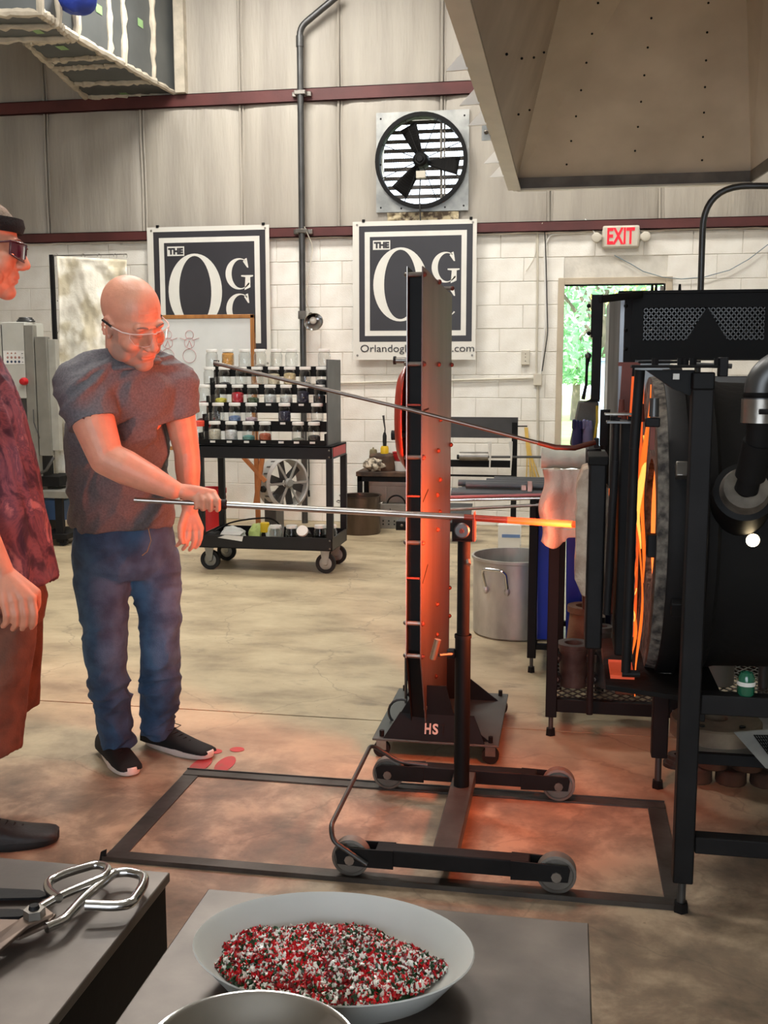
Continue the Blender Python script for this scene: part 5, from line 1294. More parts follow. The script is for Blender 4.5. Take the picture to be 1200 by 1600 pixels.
kp = c - ax * .0 + Vector((-.10, -.185, -.03)); MB().cyl(kp, kp + Vector((-.02, -.03, 0)), .03, .026, 20).build('knob', m_rubber, t)
MB().box((c.x - .19, c.y - .12, 0), (c.x + .05, c.y + .12, .03)).build('base', m_rubber, t, bevel=.01)
MB().box((c.x - .12, c.y - .16, .0), (c.x - .02, c.y + .10, c.z - .08)).build('pedestal', m_pipe, t, bevel=.01)
c = P(328, 785, Y=8.5)
t = thing('red_bucket', (c.x, 8.5, 0), 'red plastic bucket with ribbed rim standing by the wall behind the cart', 'bucket')
MB().lathe([(0, .001), (.12, 0), (.135, .28), (.142, .28), (.142, .30), (.138, .30), (.138, .33), (.146, .33), (.146, .37), (.135, .37), (.118, .01), (0, .01)], (c.x, 8.5, 0), n=32).build('pail', m_red, t)
MB().tube(arc((c.x, 8.42, .35), .15, 200, 340, 12), .003, 6).build('bail', m_steel, t)
t = thing('hanging_cord', W(482, 745), 'black cord with plug hanging down the block wall right of the drum fan', 'cord')
MB().tube([W(482, 700, .02), W(483, 740, .02), W(482, 768, .02)], .005, 6).build('cord', m_rubber, t)
MB().cyl(W(482, 766, .02), W(483, 776, .02), .012, .009, 8).build('plug', m_rubber, t)

# ------------------------------------------------------------------ wooden bench by the wall
ty0, ty1 = 8.80, 9.16
a = P(556, 738, Y=ty0); x0 = a.x; x1 = x0 + .60; zt_ = a.z
t = thing('work_bench', ((x0 + x1) / 2, 8.98, 0), 'scorched wooden work bench by the block wall, half hidden behind the shield', 'bench')
MB().box((x0, ty0, zt_ - .035), (x1, ty1, zt_ + .005)).build('top', m_oldwood, t, bevel=.004)
MB().box((x0 + .01, ty0 + .01, zt_ - .08), (x1 - .01, ty1 - .01, zt_ - .035)).build('apron', m_black, t)
for x in (x0 + .03, x1 - .03):
    for y_ in (ty0 + .03, ty1 - .03): MB().box((x - .02, y_ - .02, 0), (x + .02, y_ + .02, zt_ - .035)).build('leg', m_black, t)
BZ = zt_ + .005
p = P(598, 712, Y=8.951)
t = thing('wooden_mould_block', (p.x, 8.951, BZ), 'round charred wooden block beside crumpled newspaper on the bench', 'block')
MB().lathe([(0, 0), (.12, 0), (.13, .04), (.125, .13), (.09, .15), (0, .14)], (p.x, 8.98, BZ), n=28, sy=.8).build('block', m_oldwood, t)
o = MB().sph((p.x - .06, 8.87, BZ + .055), (.09, .06, .055), 26, 16)
o.v = [tuple(Vector(v) + (Vector(v) - Vector((p.x - .06, 8.87, BZ + .05))) * .5 * noise.noise(Vector(v) * 28)) for v in o.v]
o.v = [(x, y, max(z, BZ + .001)) for x, y, z in o.v]
tag(o.build('crumpled_newspaper', M('newspaper', (196, 184, 164), .85, col2=(70, 62, 54), scale=22, ramp=(.42, .52), bump=.5), None, ang=25), 'crumpled scorched newspaper pad in front of the charred block', 'newspaper')
p = P(582, 720, Y=8.97)
t = thing('oil_can', (p.x, 9.01, BZ), 'tall brown stained canister at the left of the wooden bench', 'can')
MB().lathe([(0, 0), (.032, 0), (.034, .005), (.034, .165), (.028, .18), (.008, .185), (.006, .20), (0, .20)], (p.x, 9.01, BZ), n=18).build('body', M('stained_can', (134, 122, 90), .6, col2=(90, 80, 60), scale=12), t)
p = P(601, 700, Y=9.03)
t = thing('propane_torch', (p.x, 9.03, BZ), 'yellow-topped torch bottle with black handle and bent metal nozzle on the bench', 'torch')
MB().lathe([(0, 0), (.033, 0), (.033, .13), (.033, .15)], (p.x, 9.03, BZ), n=18).build('bottle', m_black, t)
MB().lathe([(0, .14), (.037, .14), (.037, .19), (.03, .21), (0, .21)], (p.x, 9.03, BZ), n=18).build('shoulder', M('yellow_paint', (240, 196, 40), .4), t)
MB().lathe([(0, .205), (.015, .205), (.018, .25), (.018, .30), (.010, .33), (0, .33)], (p.x, 9.03, BZ), n=14).build('handle', m_rubber, t)
MB().tube([(p.x, 9.03, BZ + .32), (p.x + .004, 9.03, BZ + .36), (p.x - .005, 9.03, BZ + .42), (p.x - .012, 9.03, BZ + .48)], [.008, .006, .008, .010], 8).build('nozzle', m_pipe, t)
p = P(628, 712, Y=8.97)
t = thing('red_bowl', (p.x, 8.97, BZ + .0), 'red plastic bowl on top of a white tub on the bench behind the shield', 'bowl')
MB().lathe([(0, 0), (.06, 0), (.075, .085), (.0, .085)], (p.x, 8.97, BZ), n=24).build('white_tub', m_white, t)
MB().lathe([(0, .086), (.06, .086), (.08, .12), (.082, .16), (.088, .165), (.075, .155), (.055, .1), (0, .1)], (p.x, 8.97, BZ), n=24).build('bowl', m_red, t)
MB().cyl((p.x + .03, 8.97, BZ + .10), (p.x + .02, 8.97, BZ + .25), .014, .011, 10).build('tool_handle', m_rubber, t)
p = P(634, 768, Y=8.9)
tag(MB().box((p.x - .0, 9.0, .0), (p.x + .13, 9.1, .40)).build('red_crate', m_red, None, bevel=.02), 'dark red plastic crate under the wooden bench', 'crate')
# grey pierced block on the floor with loop handle
p = P(590, 818, Y=8.86)
t = thing('steel_weight_box', (p.x + .14, 8.9, 0), 'grey pierced steel box with a black loop handle on the floor under the bench', 'box')
MB().box((p.x, 8.86, 0), (p.x + .28, 8.98, .22)).build('box', M('grey_box', (134, 128, 118), .7, bump=.4, bscale=30), t, bevel=.006)
for i in range(5):
    for k in range(2): MB().cyl((p.x + .05 + .05 * i, 8.862, .04 + .03 * ((i + k) % 2)), (p.x + .05 + .05 * i, 8.856, .04 + .03 * ((i + k) % 2)), .007, .007, 8).build('hole', m_black, t)
MB().box((p.x + .11, 8.855, .13), (p.x + .116, 8.861, .18)).build('slot', m_black, t)
MB().tube(arc((p.x + .16, 8.9, .21), .08, 0, 180, 14), .007, 8).build('loop_handle', m_rubber, t)
p = P(620, 793, Y=8.2)
t = thing('steel_roller_arm', (p.x + .1, 8.3, .1), 'dark square steel arm end projecting left from behind the shield', 'arm')
MB().box((p.x, 8.15, .10), (p.x + .6, 8.23, .17)).build('arm', m_dark, t, bevel=.004)
MB().prism([(p.x, 8.15, .17), (p.x + .6, 8.15, .17), (p.x + .6, 8.35, .30), (p.x + .2, 8.35, .30)], (0, 0, .006)).build('plate', m_pipe, t, smooth=False)
MB().sph((p.x + .05, 8.147, .14), .014, 8, 6).build('bolt', m_steel, t)
MB().box((p.x + .3, 8.16, 0), (p.x + .36, 8.22, .1)).build('leg', m_dark, t)
# big steel pot on the floor
p = P(563, 823, Y=8.35)
c = P(563, 800, Y=8.6)
t = thing('copper_brown_pot', (c.x, 8.60, 0), 'wide dark tarnished steel pot on the floor right of the cart', 'pot')
MB().shell([(.001, .004), (.165, 0), (.172, .01), (.172, .315), (.180, .32), (.180, .326), (.165, .322), (.160, .02), (.001, .014)], (c.x, 8.60, 0), n=40).build('body', M('tarnished_steel', (104, 92, 82), .3, metal=.75, col2=(66, 56, 50), scale=5, stretch=(1, 1, .3)), t)
for sx in (-1, 1): MB().tube(fillet([(c.x + sx * .17, 8.56, .26), (c.x + sx * .20, 8.56, .27), (c.x + sx * .20, 8.64, .27), (c.x + sx * .17, 8.64, .26)], .02), .006, 6).build('handle', m_steel, t)

# ------------------------------------------------------------------ rod bench behind shield (right of it)
ry0 = 8.55
a = P(668, 652, Y=ry0); b = P(808, 686, Y=ry0)
t = thing('roller_bench', ((a.x + b.x) / 2, ry0, 0), 'black steel bench with a backboard and roller rails against the back wall', 'bench')
MB().box((a.x, ry0 + .1, b.z), (b.x, ry0 + .12, a.z)).build('backboard', M('slate_board', (66, 65, 66), .6), t, smooth=False)
xp = P(808, 700, Y=ry0).x
MB().box((xp - .045, ry0, .0), (xp, ry0 + .04, P(808, 660, Y=ry0).z)).build('post', m_black, t)
MB().box((a.x - .02, ry0, 0), (a.x + .02, ry0 + .04, a.z)).build('post', m_black, t)
for (y0_, y1_) in ((719, 730), (742, 745)):
    z0 = P(760, y1_, Y=ry0).z; z1 = P(760, y0_, Y=ry0).z
    MB().box((a.x, ry0 - .01, z0), (xp, ry0 + .0, z1)).build('rail', m_black, t)
MB().bar(P(806, 666, Y=ry0), P(824, 666, Y=ry0), .01, .01).build('hook', m_black, t)
MB().cyl(P(718, 713, Y=ry0 - .03), P(763, 713, Y=ry0 - .03), .036, .036, 24).build('roller', m_steel, t)
MB().cyl(P(714, 714, Y=ry0 - .03), P(718, 714, Y=ry0 - .03), .02, .02, 12).build('roller_end', m_dark, t)
MB().cyl(P(763, 714, Y=ry0 - .03), P(850, 714, Y=ry0 - .03), .010, .010, 10).build('roller_shaft', m_pipe, t)
for x in (765, 798):
    p = P(x, 690, Y=ry0 - .06); o = MB(); o.tube([p, P(x + 1, 712, Y=ry0 - .06), P(x, 735, Y=ry0 - .06)], [.016, .008, .005], 8); o.build('white_handled_tool', m_white, t)
t = thing('yellow_cord', P(838, 720, Y=8.9), 'loops of yellow cord hanging from a hook beside the doorway', 'cord')
o = MB()
for k in range(3):
    o.tube([P(820 + k, 668, Y=9.17), P(824 + 3 * k, 710, Y=9.17), P(822 + 7 * k, 755, Y=9.17), P(828 + 6 * k, 765, Y=9.17), P(832 + 5 * k, 745, Y=9.17), P(824 + k, 700, Y=9.17), P(822 + k, 668, Y=9.17)], .006, 6)
o.build('cord', M('yellow_cord', (236, 200, 110), .6), t)['kind'] = 'stuff'
p = P(797, 800, Y=8.0)
t = thing('white_carton', (p.x, 8.0, 0), 'white carton with a blue stripe on the floor under the roller bench', 'carton')
MB().box((p.x - .09, 8.0, 0), (p.x + .08, 8.2, .19)).build('carton', m_white, t, bevel=.004)
MB().box((p.x - .06, 7.997, .09), (p.x + .08, 8.0, .115)).build('stripe', M('blue_print', (110, 140, 190), .5), t)

# ------------------------------------------------------------------ pipe rack with grey blowpipes and blue bins
rk = 4.70; xl = P(640, 760, Y=rk).x
t = thing('pipe_rack', (0, 4.92, 0), 'tall black steel rack holding long pipes above the blue bins', 'rack')
for (x, y_) in ((-.137, 4.685), (-.137, 5.15), (.105, 4.685), (.105, 5.15)):
    MB().box((x - .02, y_ - .02, .07), (x + .02, y_ + .02, .80)).build('leg', m_black, t, bevel=.003); foot(x, y_, .09, t, .008, .018)
MB().box((-.137, 4.67, .765), (.12, 4.70, .80)).build('rail', m_black, t); MB().box((-.137, 5.135, .765), (.12, 5.165, .80)).build('rail', m_black, t)
for y_ in (4.685, 5.15): MB().box((-.12, y_ - .012, .11), (.12, y_ + .012, .135)).build('rail', m_black, t)
MB().box((-.15, 4.685, .11), (-.12, 5.15, .135)).build('rail', m_black, t)
MB().box((-.155, 4.67, .765), (-.12, 5.165, .80)).build('rail', m_black, t)
RZ = .80
m_gp = M('grey_tube', (96, 98, 102), .45, metal=.4)
rnd = random.Random(11)
for k in range(9):
    y_ = 4.72 + .048 * k; xs_ = P([705, 707, 706, 716, 722, 742, 756, 750, 764][k], 770, Y=y_).x; r = .016
    z = RZ + r + (.0 if k % 2 == 0 else .0)
    tag(MB().shell([(.009, 0), (r, 0), (r, .12 - xs_), (.009, .12 - xs_)], (xs_, y_, z), (1, 0, 0), 16).build('grey_pipe', m_gp), f'long grey tube lying on the pipe rack, {ON[k] if k < 8 else "ninth"} from the front', 'pipe', 'grey tubes on the pipe rack')
for k in range(4):
    y_ = 4.80 + .09 * k; xs_ = P([728, 716, 760, 772][k], 760, Y=y_).x
    tag(MB().cyl((xs_, y_, RZ + .032 + .016), (.11, y_, RZ + .032 + .016), .016, .016, 14).build('grey_pipe', m_gp), f'dark grey tube in the upper layer of the pipe rack, {ON[k]} from the front', 'pipe', 'upper grey tubes on the pipe rack')
t = thing('pipe_clamp', P(827, 760, Y=4.69), 'small bright clamp bracket across the grey tubes on the rack', 'clamp')
p = P(828, 762, Y=4.69)
MB().box((p.x - .012, 4.690, RZ + .034), (p.x + .012, 4.700, RZ + .085)).build('plate', m_steel, t, bevel=.002)
MB().box((p.x - .04, 4.692, RZ + .04), (p.x - .015, 4.70, RZ + .065)).build('plate', m_steel, t, bevel=.002)
for (y0_, yy, xl_, mt, lb) in ((777, 4.64, 690, M('pink_rod', (176, 110, 110), .4, metal=.5), 'thin pinkish rod held along the front of the pipe rack'), (782, 4.63, 690, m_chrome, 'bright steel rod along the front of the pipe rack'), (793, 4.60, 690, m_steel, 'lower steel rod running under the front of the pipe rack')):
    a = P(xl_, y0_ + (4 if y0_ == 793 else 0), Y=yy); b = P(860, y0_ - (5 if y0_ == 793 else 4), Y=yy)
    tt = tag(MB().cyl(a, b, .0075, .0075, 12).build('metal_rod', mt), lb, 'rod', 'rods on the front of the pipe rack')
t = bpy.data.objects['pipe_rack']
for px_ in (779, 792): 
    pass
MB().box((-.15, 4.59, .70), (-.125, 4.69, .712)).build('rod_bracket', m_black, t)
MB().box((-.15, 4.595, .712), (-.128, 4.60, .80)).build('rod_bracket', m_black, t)
MB().tube([P(620, 712, Y=4.9) + Vector((5, 0, 0)), P(620, 712, Y=4.9) + Vector((5, .01, 0))], .001, 4)
# blue bins
m_blue = M('blue_plastic', (8, 48, 176), .45, var=.08)
for k, (xa_, xb_, lb) in enumerate(((835, 872, 'deep blue plastic bin on the left under the pipe rack'), (880, 928, 'deep blue plastic bin on the right, behind the mould bench leg'))):
    a = P(xa_, 1015, Y=4.75); b = P(xb_, 1015, Y=4.75)
    t = thing('blue_bin', ((a.x + b.x) / 2, 4.9, .136), lb, 'bin', 'blue bins under the pipe rack')
    z1 = .74; x0, x1 = a.x, b.x
    MB().prism([(x0 + .01, 4.75, .137), (x1 - .01, 4.75, .137), (x1, 4.73, z1), (x0, 4.73, z1)], (0, .34, 0)).build('body', m_blue, t, bevel=.006)
    MB().box((x0 - .003, 4.722, z1 - .03), (x1 + .003, 5.08, z1)).build('rim', m_blue, t, bevel=.004)
    MB().box(((x0 + x1) / 2 - .004, 4.726, .2), ((x0 + x1) / 2 + .004, 4.745, z1 - .05)).build('rib', m_blue, t)
# aluminium stock pot
cx = P(738, 900, Y=5.42).x + .226
t = thing('tall_aluminium_pot', (cx, 5.42, 0), 'tall dull aluminium stock pot with loop handles on the floor', 'pot')
m_alu = M('dull_aluminium', (204, 202, 196), .42, metal=.5, col2=(160, 156, 150), scale=6, bump=.08, stretch=(1, 1, .5))
prof = [(.001, .006), (.205, 0), (.218, .012), (.222, .42), (.230, .425), (.230, .44), (.218, .44), (.212, .02), (.001, .02)]
hp = P(780, 866, Y=5.42).z / .44
MB().shell([(r, z * hp) for r, z in prof], (cx, 5.42, 0), n=56).build('body', m_alu, t)
for an in (248, 70):
    q = math.radians(an); e = Vector((math.cos(q), math.sin(q), 0)); s_ = Vector((-math.sin(q), math.cos(q), 0)); b0_ = Vector((cx, 5.42, 0)) + e * .224
    z1 = .40 * hp
    o = MB().tube(fillet([b0_ - s_ * .06 + Vector((0, 0, z1 - .10)), b0_ - s_ * .065 + e * .03 + Vector((0, 0, z1 - .02)), b0_ - s_ * .05 + e * .045 + Vector((0, 0, z1)), b0_ + s_ * .05 + e * .045 + Vector((0, 0, z1)), b0_ + s_ * .065 + e * .03 + Vector((0, 0, z1 - .02)), b0_ + s_ * .06 + Vector((0, 0, z1 - .10))], .03), .008, 8)
    o.build('handle', m_chrome, t)
    for sg in (-1, 1): MB().sph(b0_ + s_ * .06 * sg + Vector((0, 0, z1 - .115)), (.016, .012, .022), 10, 6).build('handle_pad', m_alu, t)

# ------------------------------------------------------------------ LEFT BACKGROUND
# white curtain on a dark frame
cyy = 8.1
t = thing('welding_curtain_screen', P(140, 768, Y=cyy), 'tall cream stained cloth curtain hung on a dark pole frame behind the bald man', 'curtain')
def cf(u, v):
    px_ = (88 + 4 * math.sin(v * 6)) * (1 - u) + (198) * u; py_ = 400 + (768 - 400) * v + 6 * u * (v < .05)
    y = cyy + .018 * math.sin(u * 9 + v * 3) + .025 * noise.noise(Vector((u * 4, v * 9, 0))) + .012 * noise.noise(Vector((u * 14, v * 22, 0)))
    return P(px_, py_, Y=y)
MB().grid(cf, 40, 80).build('cloth', M('stained_canvas', (246, 241, 226), .8, col2=(214, 204, 178), scale=5, ramp=(.40, .52), bump=.3), t, solid=.003, ang=80)
a = P(80, 398, Y=cyy + .03); MB().box((a.x - .015, cyy + .02, .0), (a.x + .015, cyy + .05, a.z)).build('post', m_dark, t)
b = P(198, 404, Y=cyy + .03)
MB().box((a.x, cyy + .03, a.z - .012), (b.x, cyy + .04, a.z - .004)).build('top_rail', m_steel, t)
for x in (88, 130, 155, 180, 196):
    p = P(x, 400, Y=cyy + .01); MB().tube(arc(p + Vector((0, 0, .0)), .018, -60, 200, 8, e1=(.4, 1, 0)), .002, 5).build('hook', m_steel, t)
for z in (470, 520, 560, 640, 700): MB().sph(P(90, z, Y=cyy - .03), .006, 8, 5).build('snap', m_steel, t)
# electrical cabinet
ey = 7.6
a = P(-60, 622, Y=ey); b = P(38, 503, Y=ey)
t = thing('electrical_cabinet', ((a.x + b.x) / 2, ey, 0), 'pale grey electrical cabinet with a sheet of warning symbols at the left edge', 'cabinet')
MB().box((a.x, ey, a.z), (b.x, ey + .3, b.z)).build('box', M('cabinet_grey', (186, 186, 178), .5, var=.05), t, bevel=.006)
MB().box((P(4, 560, Y=ey).x, ey - .004, a.z + .02), (P(5, 560, Y=ey).x, ey, b.z - .02)).build('door_gap', m_pipe, t)
MB().box((P(7, 580, Y=ey).x, ey - .004, P(7, 569, Y=ey).z), (P(37, 548, Y=ey).x, ey - .001, P(37, 548, Y=ey).z)).build('warning_sheet', m_card, t)
syms = [[(168, 110, 90)] * 3 + [None], [(170, 120, 110)] * 4, [(40, 60, 90)] * 4]
for r in range(3):
    for c_i in range(4):
        cc = syms[r][c_i]
        if cc is None: continue
        p = P(12 + 6 * c_i, 552 + 6.6 * r, Y=ey - .005); n_ = 3 if r == 0 else 14; rr = .010
        mt = bpy.data.materials.get(f'sym{r}') or M(f'sym{r}', cc, .6)
        MB().add([(p.x + rr * math.cos(math.pi / 2 + 2 * math.pi * i / n_), ey - .0055, p.z + rr * math.sin(math.pi / 2 + 2 * math.pi * i / n_)) for i in range(n_)], [tuple(range(n_))]).build('warning_symbol', mt, t, smooth=False)
    MB().box((P(34, 552, Y=ey).x, ey - .0055, P(34, 553 + 6.6 * r, Y=ey).z), (P(36.5, 552, Y=ey).x, ey - .005, P(34, 552 + 6.6 * r, Y=ey).z)).build('warning_text', m_pipe, t)
MB().box((a.x + .05, ey + .05, 0), (b.x - .0, ey + .25, a.z)).build('pedestal', m_pipe, t)
p = P(39, 596, Y=ey)
MB().lathe([(0, -.03), (.03, -.03), (.03, .0), (.022, .02), (.0, .025)], p + Vector((0, -.03, 0)), (0, -1, 0), 16).build('emergency_stop', m_red, t)
MB().cyl(p + Vector((0, .02, 0)), p + Vector((.03, .02, 0)), .012, .012, 10).build('stop_mount', m_steel, t)
t = thing('coiled_hose', P(20, 498, Y=ey + .1), 'small coil of grey hose lying on top of the electrical cabinet', 'hose')
o = MB()
for k in range(3): o.tube([(P(26, 500, Y=ey).x + (.07 - .012 * k) * math.cos(q * .314), ey + .14 + .05 * math.sin(q * .314), b.z + .012 + .012 * k) for q in range(20)], .007, 6, closed=True)
o.build('coil', m_pipe, t)['kind'] = 'stuff'
# machine frame with uprights
my = 7.6
t = thing('lathe_machine', P(60, 700, Y=my), 'grey machine frame of steel uprights and dark tanks beside the curtain', 'machine')
m_mg = M('machine_grey', (140, 138, 130), .5, metal=.3, var=.1)
def up(pxa, pxb, pya, pyb, y, nm, mt=m_mg, d=.06):
    a = P(pxa, pyb, Y=y); b = P(pxb, pya, Y=y); MB().box((a.x, y, a.z), (b.x, y + d, b.z)).build(nm, mt, t, bevel=.003)
up(47, 51, 508, 745, my, 'upright'); up(62, 72, 526, 712, my, 'upright'); up(72, 86, 530, 704, my + .03, 'panel', M('machine_light', (172, 170, 160), .5))
up(46, 64, 612, 620, my + .02, 'cross_rail'); up(46, 62, 575, 580, my + .04, 'cross_rail'); up(46, 62, 655, 661, my + .04, 'cross_rail')
up(46, 62, 540, 575, my + .1, 'tank', m_soot, .2); up(46, 62, 662, 745, my + .1, 'motor_block', m_soot, .2)
up(66, 92, 745, 760, my, 'tank', m_soot, .3); up(60, 104, 768, 778, my - .1, 'table_plate', m_mg, .4); up(66, 100, 782, 812, my + .1, 'blue_box', M('machine_blue', (50, 90, 140), .5), .25)
up(88, 96, 778, 848, my - .08, 'leg', m_dark, .04); up(60, 66, 778, 848, my - .08, 'leg', m_dark, .04); up(60, 104, 835, 842, my - .1, 'base_rail', m_dark, .4)
up(48, 62, 745, 848, my + .15, 'motor_block', m_black, .3)
MB().tube([P(52, 640, Y=my - .02), P(53, 660, Y=my - .04), P(62, 685, Y=my - .02)], .004, 6).build('cable', m_pipe, t)
MB().tube([P(62, 740, Y=my - .03), P(72, 735, Y=my - .04), P(84, 715, Y=my - .02)], .012, 8).build('hose', m_pipe, t)
for x in (62, 100):
    q = P(x, 845, Y=my - .05); MB().cyl((q.x, my - .07, .03), (q.x, my - .03, .03), .03, .03, 16).build('castor', m_rubber, t)

# footprints painted on the floor
m_fp = M('red_floor_paint', (176, 52, 54), .6, col2=(150, 70, 62), scale=22, ramp=(.3, .5))
for (q0, q1, lb) in (((310, 1199), (330, 1180), 'faded red painted shoe print on the floor, partly under the shoe toe'), ((349, 1198), (366, 1177), 'red painted shoe print on the floor in front of the bald man')):
    c0 = P(*q0, Z=0); c1 = P(*q1, Z=0); t = thing('floor_footprint', (c0 + c1) / 2, lb, 'footprint', 'red shoe prints painted on the floor')
    f_ = (c1 - c0); L_ = f_.length; f_.normalize(); s_ = Vector((-f_.y, f_.x, 0))
    def outl(cc, lx, wx, n=18): return [cc + f_ * (lx * math.cos(2 * math.pi * i / n)) + s_ * (wx * math.sin(2 * math.pi * i / n)) + Vector((0, 0, .0012)) for i in range(n)]
    MB().prism(outl(c0 + f_ * .02, .078, .032), (0, 0, .0008)).build('sole_mark', m_fp, t, smooth=False)
    MB().prism(outl(c1 + f_ * .035, .024, .027), (0, 0, .0008)).build('heel_mark', m_fp, t, smooth=False)

# ================================================================== FOREGROUND TABLES
TZt = .78
m_tt = m_tabletop
t = thing('steel_work_table', (-.9, .6, 0), 'dark steel-topped work table at the lower left carrying the shears', 'table')
x1, y1 = -.459, 1.117
MB().box((-1.5, .25, TZt - .012), (x1, y1, TZt)).build('top', m_tt, t, bevel=.0015)
MB().box((-1.49, .26, TZt - .10), (x1 - .004, y1 - .006, TZt - .012)).build('apron', m_black, t)
for (x, y_) in ((x1 - .03, y1 - .03), (x1 - .03, .30), (-1.46, y1 - .03), (-1.46, .3)): MB().box((x - .025, y_ - .025, 0), (x + .025, y_ + .025, TZt - .10)).build('leg', m_black, t)
t = thing('steel_marver_table', (-.18, .6, 0), 'dark steel-topped table at the bottom centre carrying the bowls', 'table')
MB().box((-.40, .25, TZt - .018), (.036, 1.087, TZt)).build('top', m_tt, t, bevel=.0015)
MB().box((-.37, .28, TZt - .07), (.005, 1.04, TZt - .018)).build('apron', m_black, t)
for (x, y_) in ((-.35, 1.0), (-.02, 1.0), (-.35, .3), (-.02, .3)): MB().box((x - .02, y_ - .02, 0), (x + .02, y_ + .02, TZt - .07)).build('leg', m_black, t)
# big oval dish of frit
rz = .820
pts = [P(292, 1484, Z=rz), P(740, 1484, Z=rz), P(516, 1393, Z=rz), P(516, 1575, Z=rz)]
bc = (pts[0] + pts[1]) / 2; ba = (pts[1] - pts[0]).length / 2; bcy = (pts[2].y + pts[3].y) / 2; bb = (pts[2].y - pts[3].y) / 2
bc = Vector((bc.x, bcy, 0)); m_dish = M('satin_aluminium', (206, 207, 203), .4, metal=.12, col2=(190, 192, 188), scale=5, bump=.03)
t = thing('frit_dish', (bc.x, bc.y, TZt), 'large shallow grey metal dish full of red, white and green glass frit', 'dish')
dz = rz - TZt; sy = bb / ba
MB().shell([(ba * .42, .0), (ba * .46, .0), (ba * .80, dz * .2), (ba * .97, dz * .90), (ba, dz), (ba * .992, dz * 1.03), (ba * .96, dz * .95), (ba * .86, dz * .45), (ba * .76, dz * .22), (ba * .6, dz * .14), (.0005, dz * .12), (.0005, 0)], (bc.x, bc.y, TZt), n=72, sy=sy).build('dish', m_dish, t, ang=60)
def grains(n, c, ra, rb, z0, dome, cols, name, label, sz, par=None, seed=1, grp=None):
    rnd = random.Random(seed); o = MB()
    base = [Vector(v) for v in ((1, 1, 1), (1, -1, -1), (-1, 1, -1), (-1, -1, 1))]
    for i in range(n):
        q = rnd.uniform(0, 6.283); r = math.sqrt(rnd.random()); 
        edge = 1 + .05 * math.sin(q * 5 + 1) + .03 * math.sin(q * 11)
        x = c.x + ra * r * edge * math.cos(q); y = c.y + rb * r * edge * math.sin(q)
        z = z0 + dome * (1 - r ** 2.2) + rnd.uniform(-.003, .003) + .004 * noise.noise(Vector((x * 30, y * 30, 0)))
        s = sz * rnd.uniform(.6, 1.25); R = Euler((rnd.uniform(0, 6), rnd.uniform(0, 6), rnd.uniform(0, 6))).to_matrix(); st = rnd.uniform(1, 1.9)
        ws = [R @ Vector((b.x * s * st, b.y * s, b.z * s * .8)) + Vector((x, y, z)) for b in (Vector((1, 0, 0)), Vector((-1, 0, 0)), Vector((0, 1, 0)), Vector((0, -1, 0)), Vector((0, 0, 1)), Vector((0, 0, -1)))]
        k = noise.noise(Vector((x * 22, y * 22, 5))) * .25 + rnd.random()
        acc = 0; mi = 0
        for m_i, wgt in enumerate(cols):
            acc += wgt
            if k < acc: mi = m_i; break
        else: mi = len(cols) - 1
        o.mat(mi); o.add(ws, [(0, 2, 4), (2, 1, 4), (1, 3, 4), (3, 0, 4), (2, 0, 5), (1, 2, 5), (3, 1, 5), (0, 3, 5)])
    return o
fm = [M('frit_red', (222, 26, 40), .25, var=.2, scale=50), M('frit_white', (246, 246, 240), .25, var=.04), M('frit_green', (34, 82, 48), .25, var=.3, scale=50), M('frit_darkred', (120, 16, 24), .3)]
iz = TZt + dz * .42
a = P(335, 1490, Z=iz); b = P(690, 1490, Z=iz); f0 = P(512, 1427, Z=iz + .012); f1 = P(512, 1562, Z=iz)
fc2 = Vector(((a.x + b.x) / 2, (f0.y + f1.y) / 2, 0)); fra = (b.x - a.x) / 2; frb = (f0.y - f1.y) / 2
g_ = grains(15000, fc2, fra, frb, iz - .004, .013, (.33, .30, .25, .12), 'frit', '', .0025)
g_.mat(2); g_.lathe([(0, .0), (1.0, -.006), (.9, .002), (.5, .008), (0, .010)], (fc2.x, fc2.y, iz - .006), n=40, sx=fra * .97, sy=frb * .97)
tag(g_.build('glass_frit', fm, None, smooth=False, kind='stuff'), 'heap of mixed red, white and green glass frit in the large dish', 'frit')
# stainless bowl, lower edge
rz2 = .84
a = P(238, 1612, Z=rz2); b = P(575, 1612, Z=rz2); f0 = P(405, 1549, Z=rz2)
ba2 = (b.x - a.x) / 2; c2 = Vector(((a.x + b.x) / 2, f0.y - ba2 * .92, 0))
t = thing('steel_bowl', (c2.x, c2.y, TZt), 'shiny stainless steel bowl with a rolled rim at the bottom edge, holding dark blue frit', 'bowl')
MB().shell([(ba2 * .5, 0), (ba2 * .8, .018), (ba2 * .95, .055), (ba2, .06), (ba2, .0625), (ba2 * .93, .061), (ba2 * .78, .022), (ba2 * .48, .004), (.0005, .004), (.0005, 0)], (c2.x, c2.y, TZt), n=64, sy=.92).build('bowl', m_chrome, t, ang=60)
g_ = grains(2500, c2, ba2 * .58, ba2 * .53, TZt + .012, .016, (.5, .2, .3), 'frit', '', .0024, seed=3)
g_.mat(0); g_.lathe([(0, 0), (ba2 * .56, 0), (ba2 * .5, .006), (0, .018)], (c2.x, c2.y, TZt + .006), n=32)
tag(g_.build('glass_frit', [M('frit_navy', (24, 32, 66), .3, var=.3, scale=50), M('frit_teal', (50, 84, 96), .3), M('frit_black', (20, 22, 32), .3)], None, smooth=False, kind='stuff'), 'heap of dark blue glass frit in the stainless bowl', 'frit')
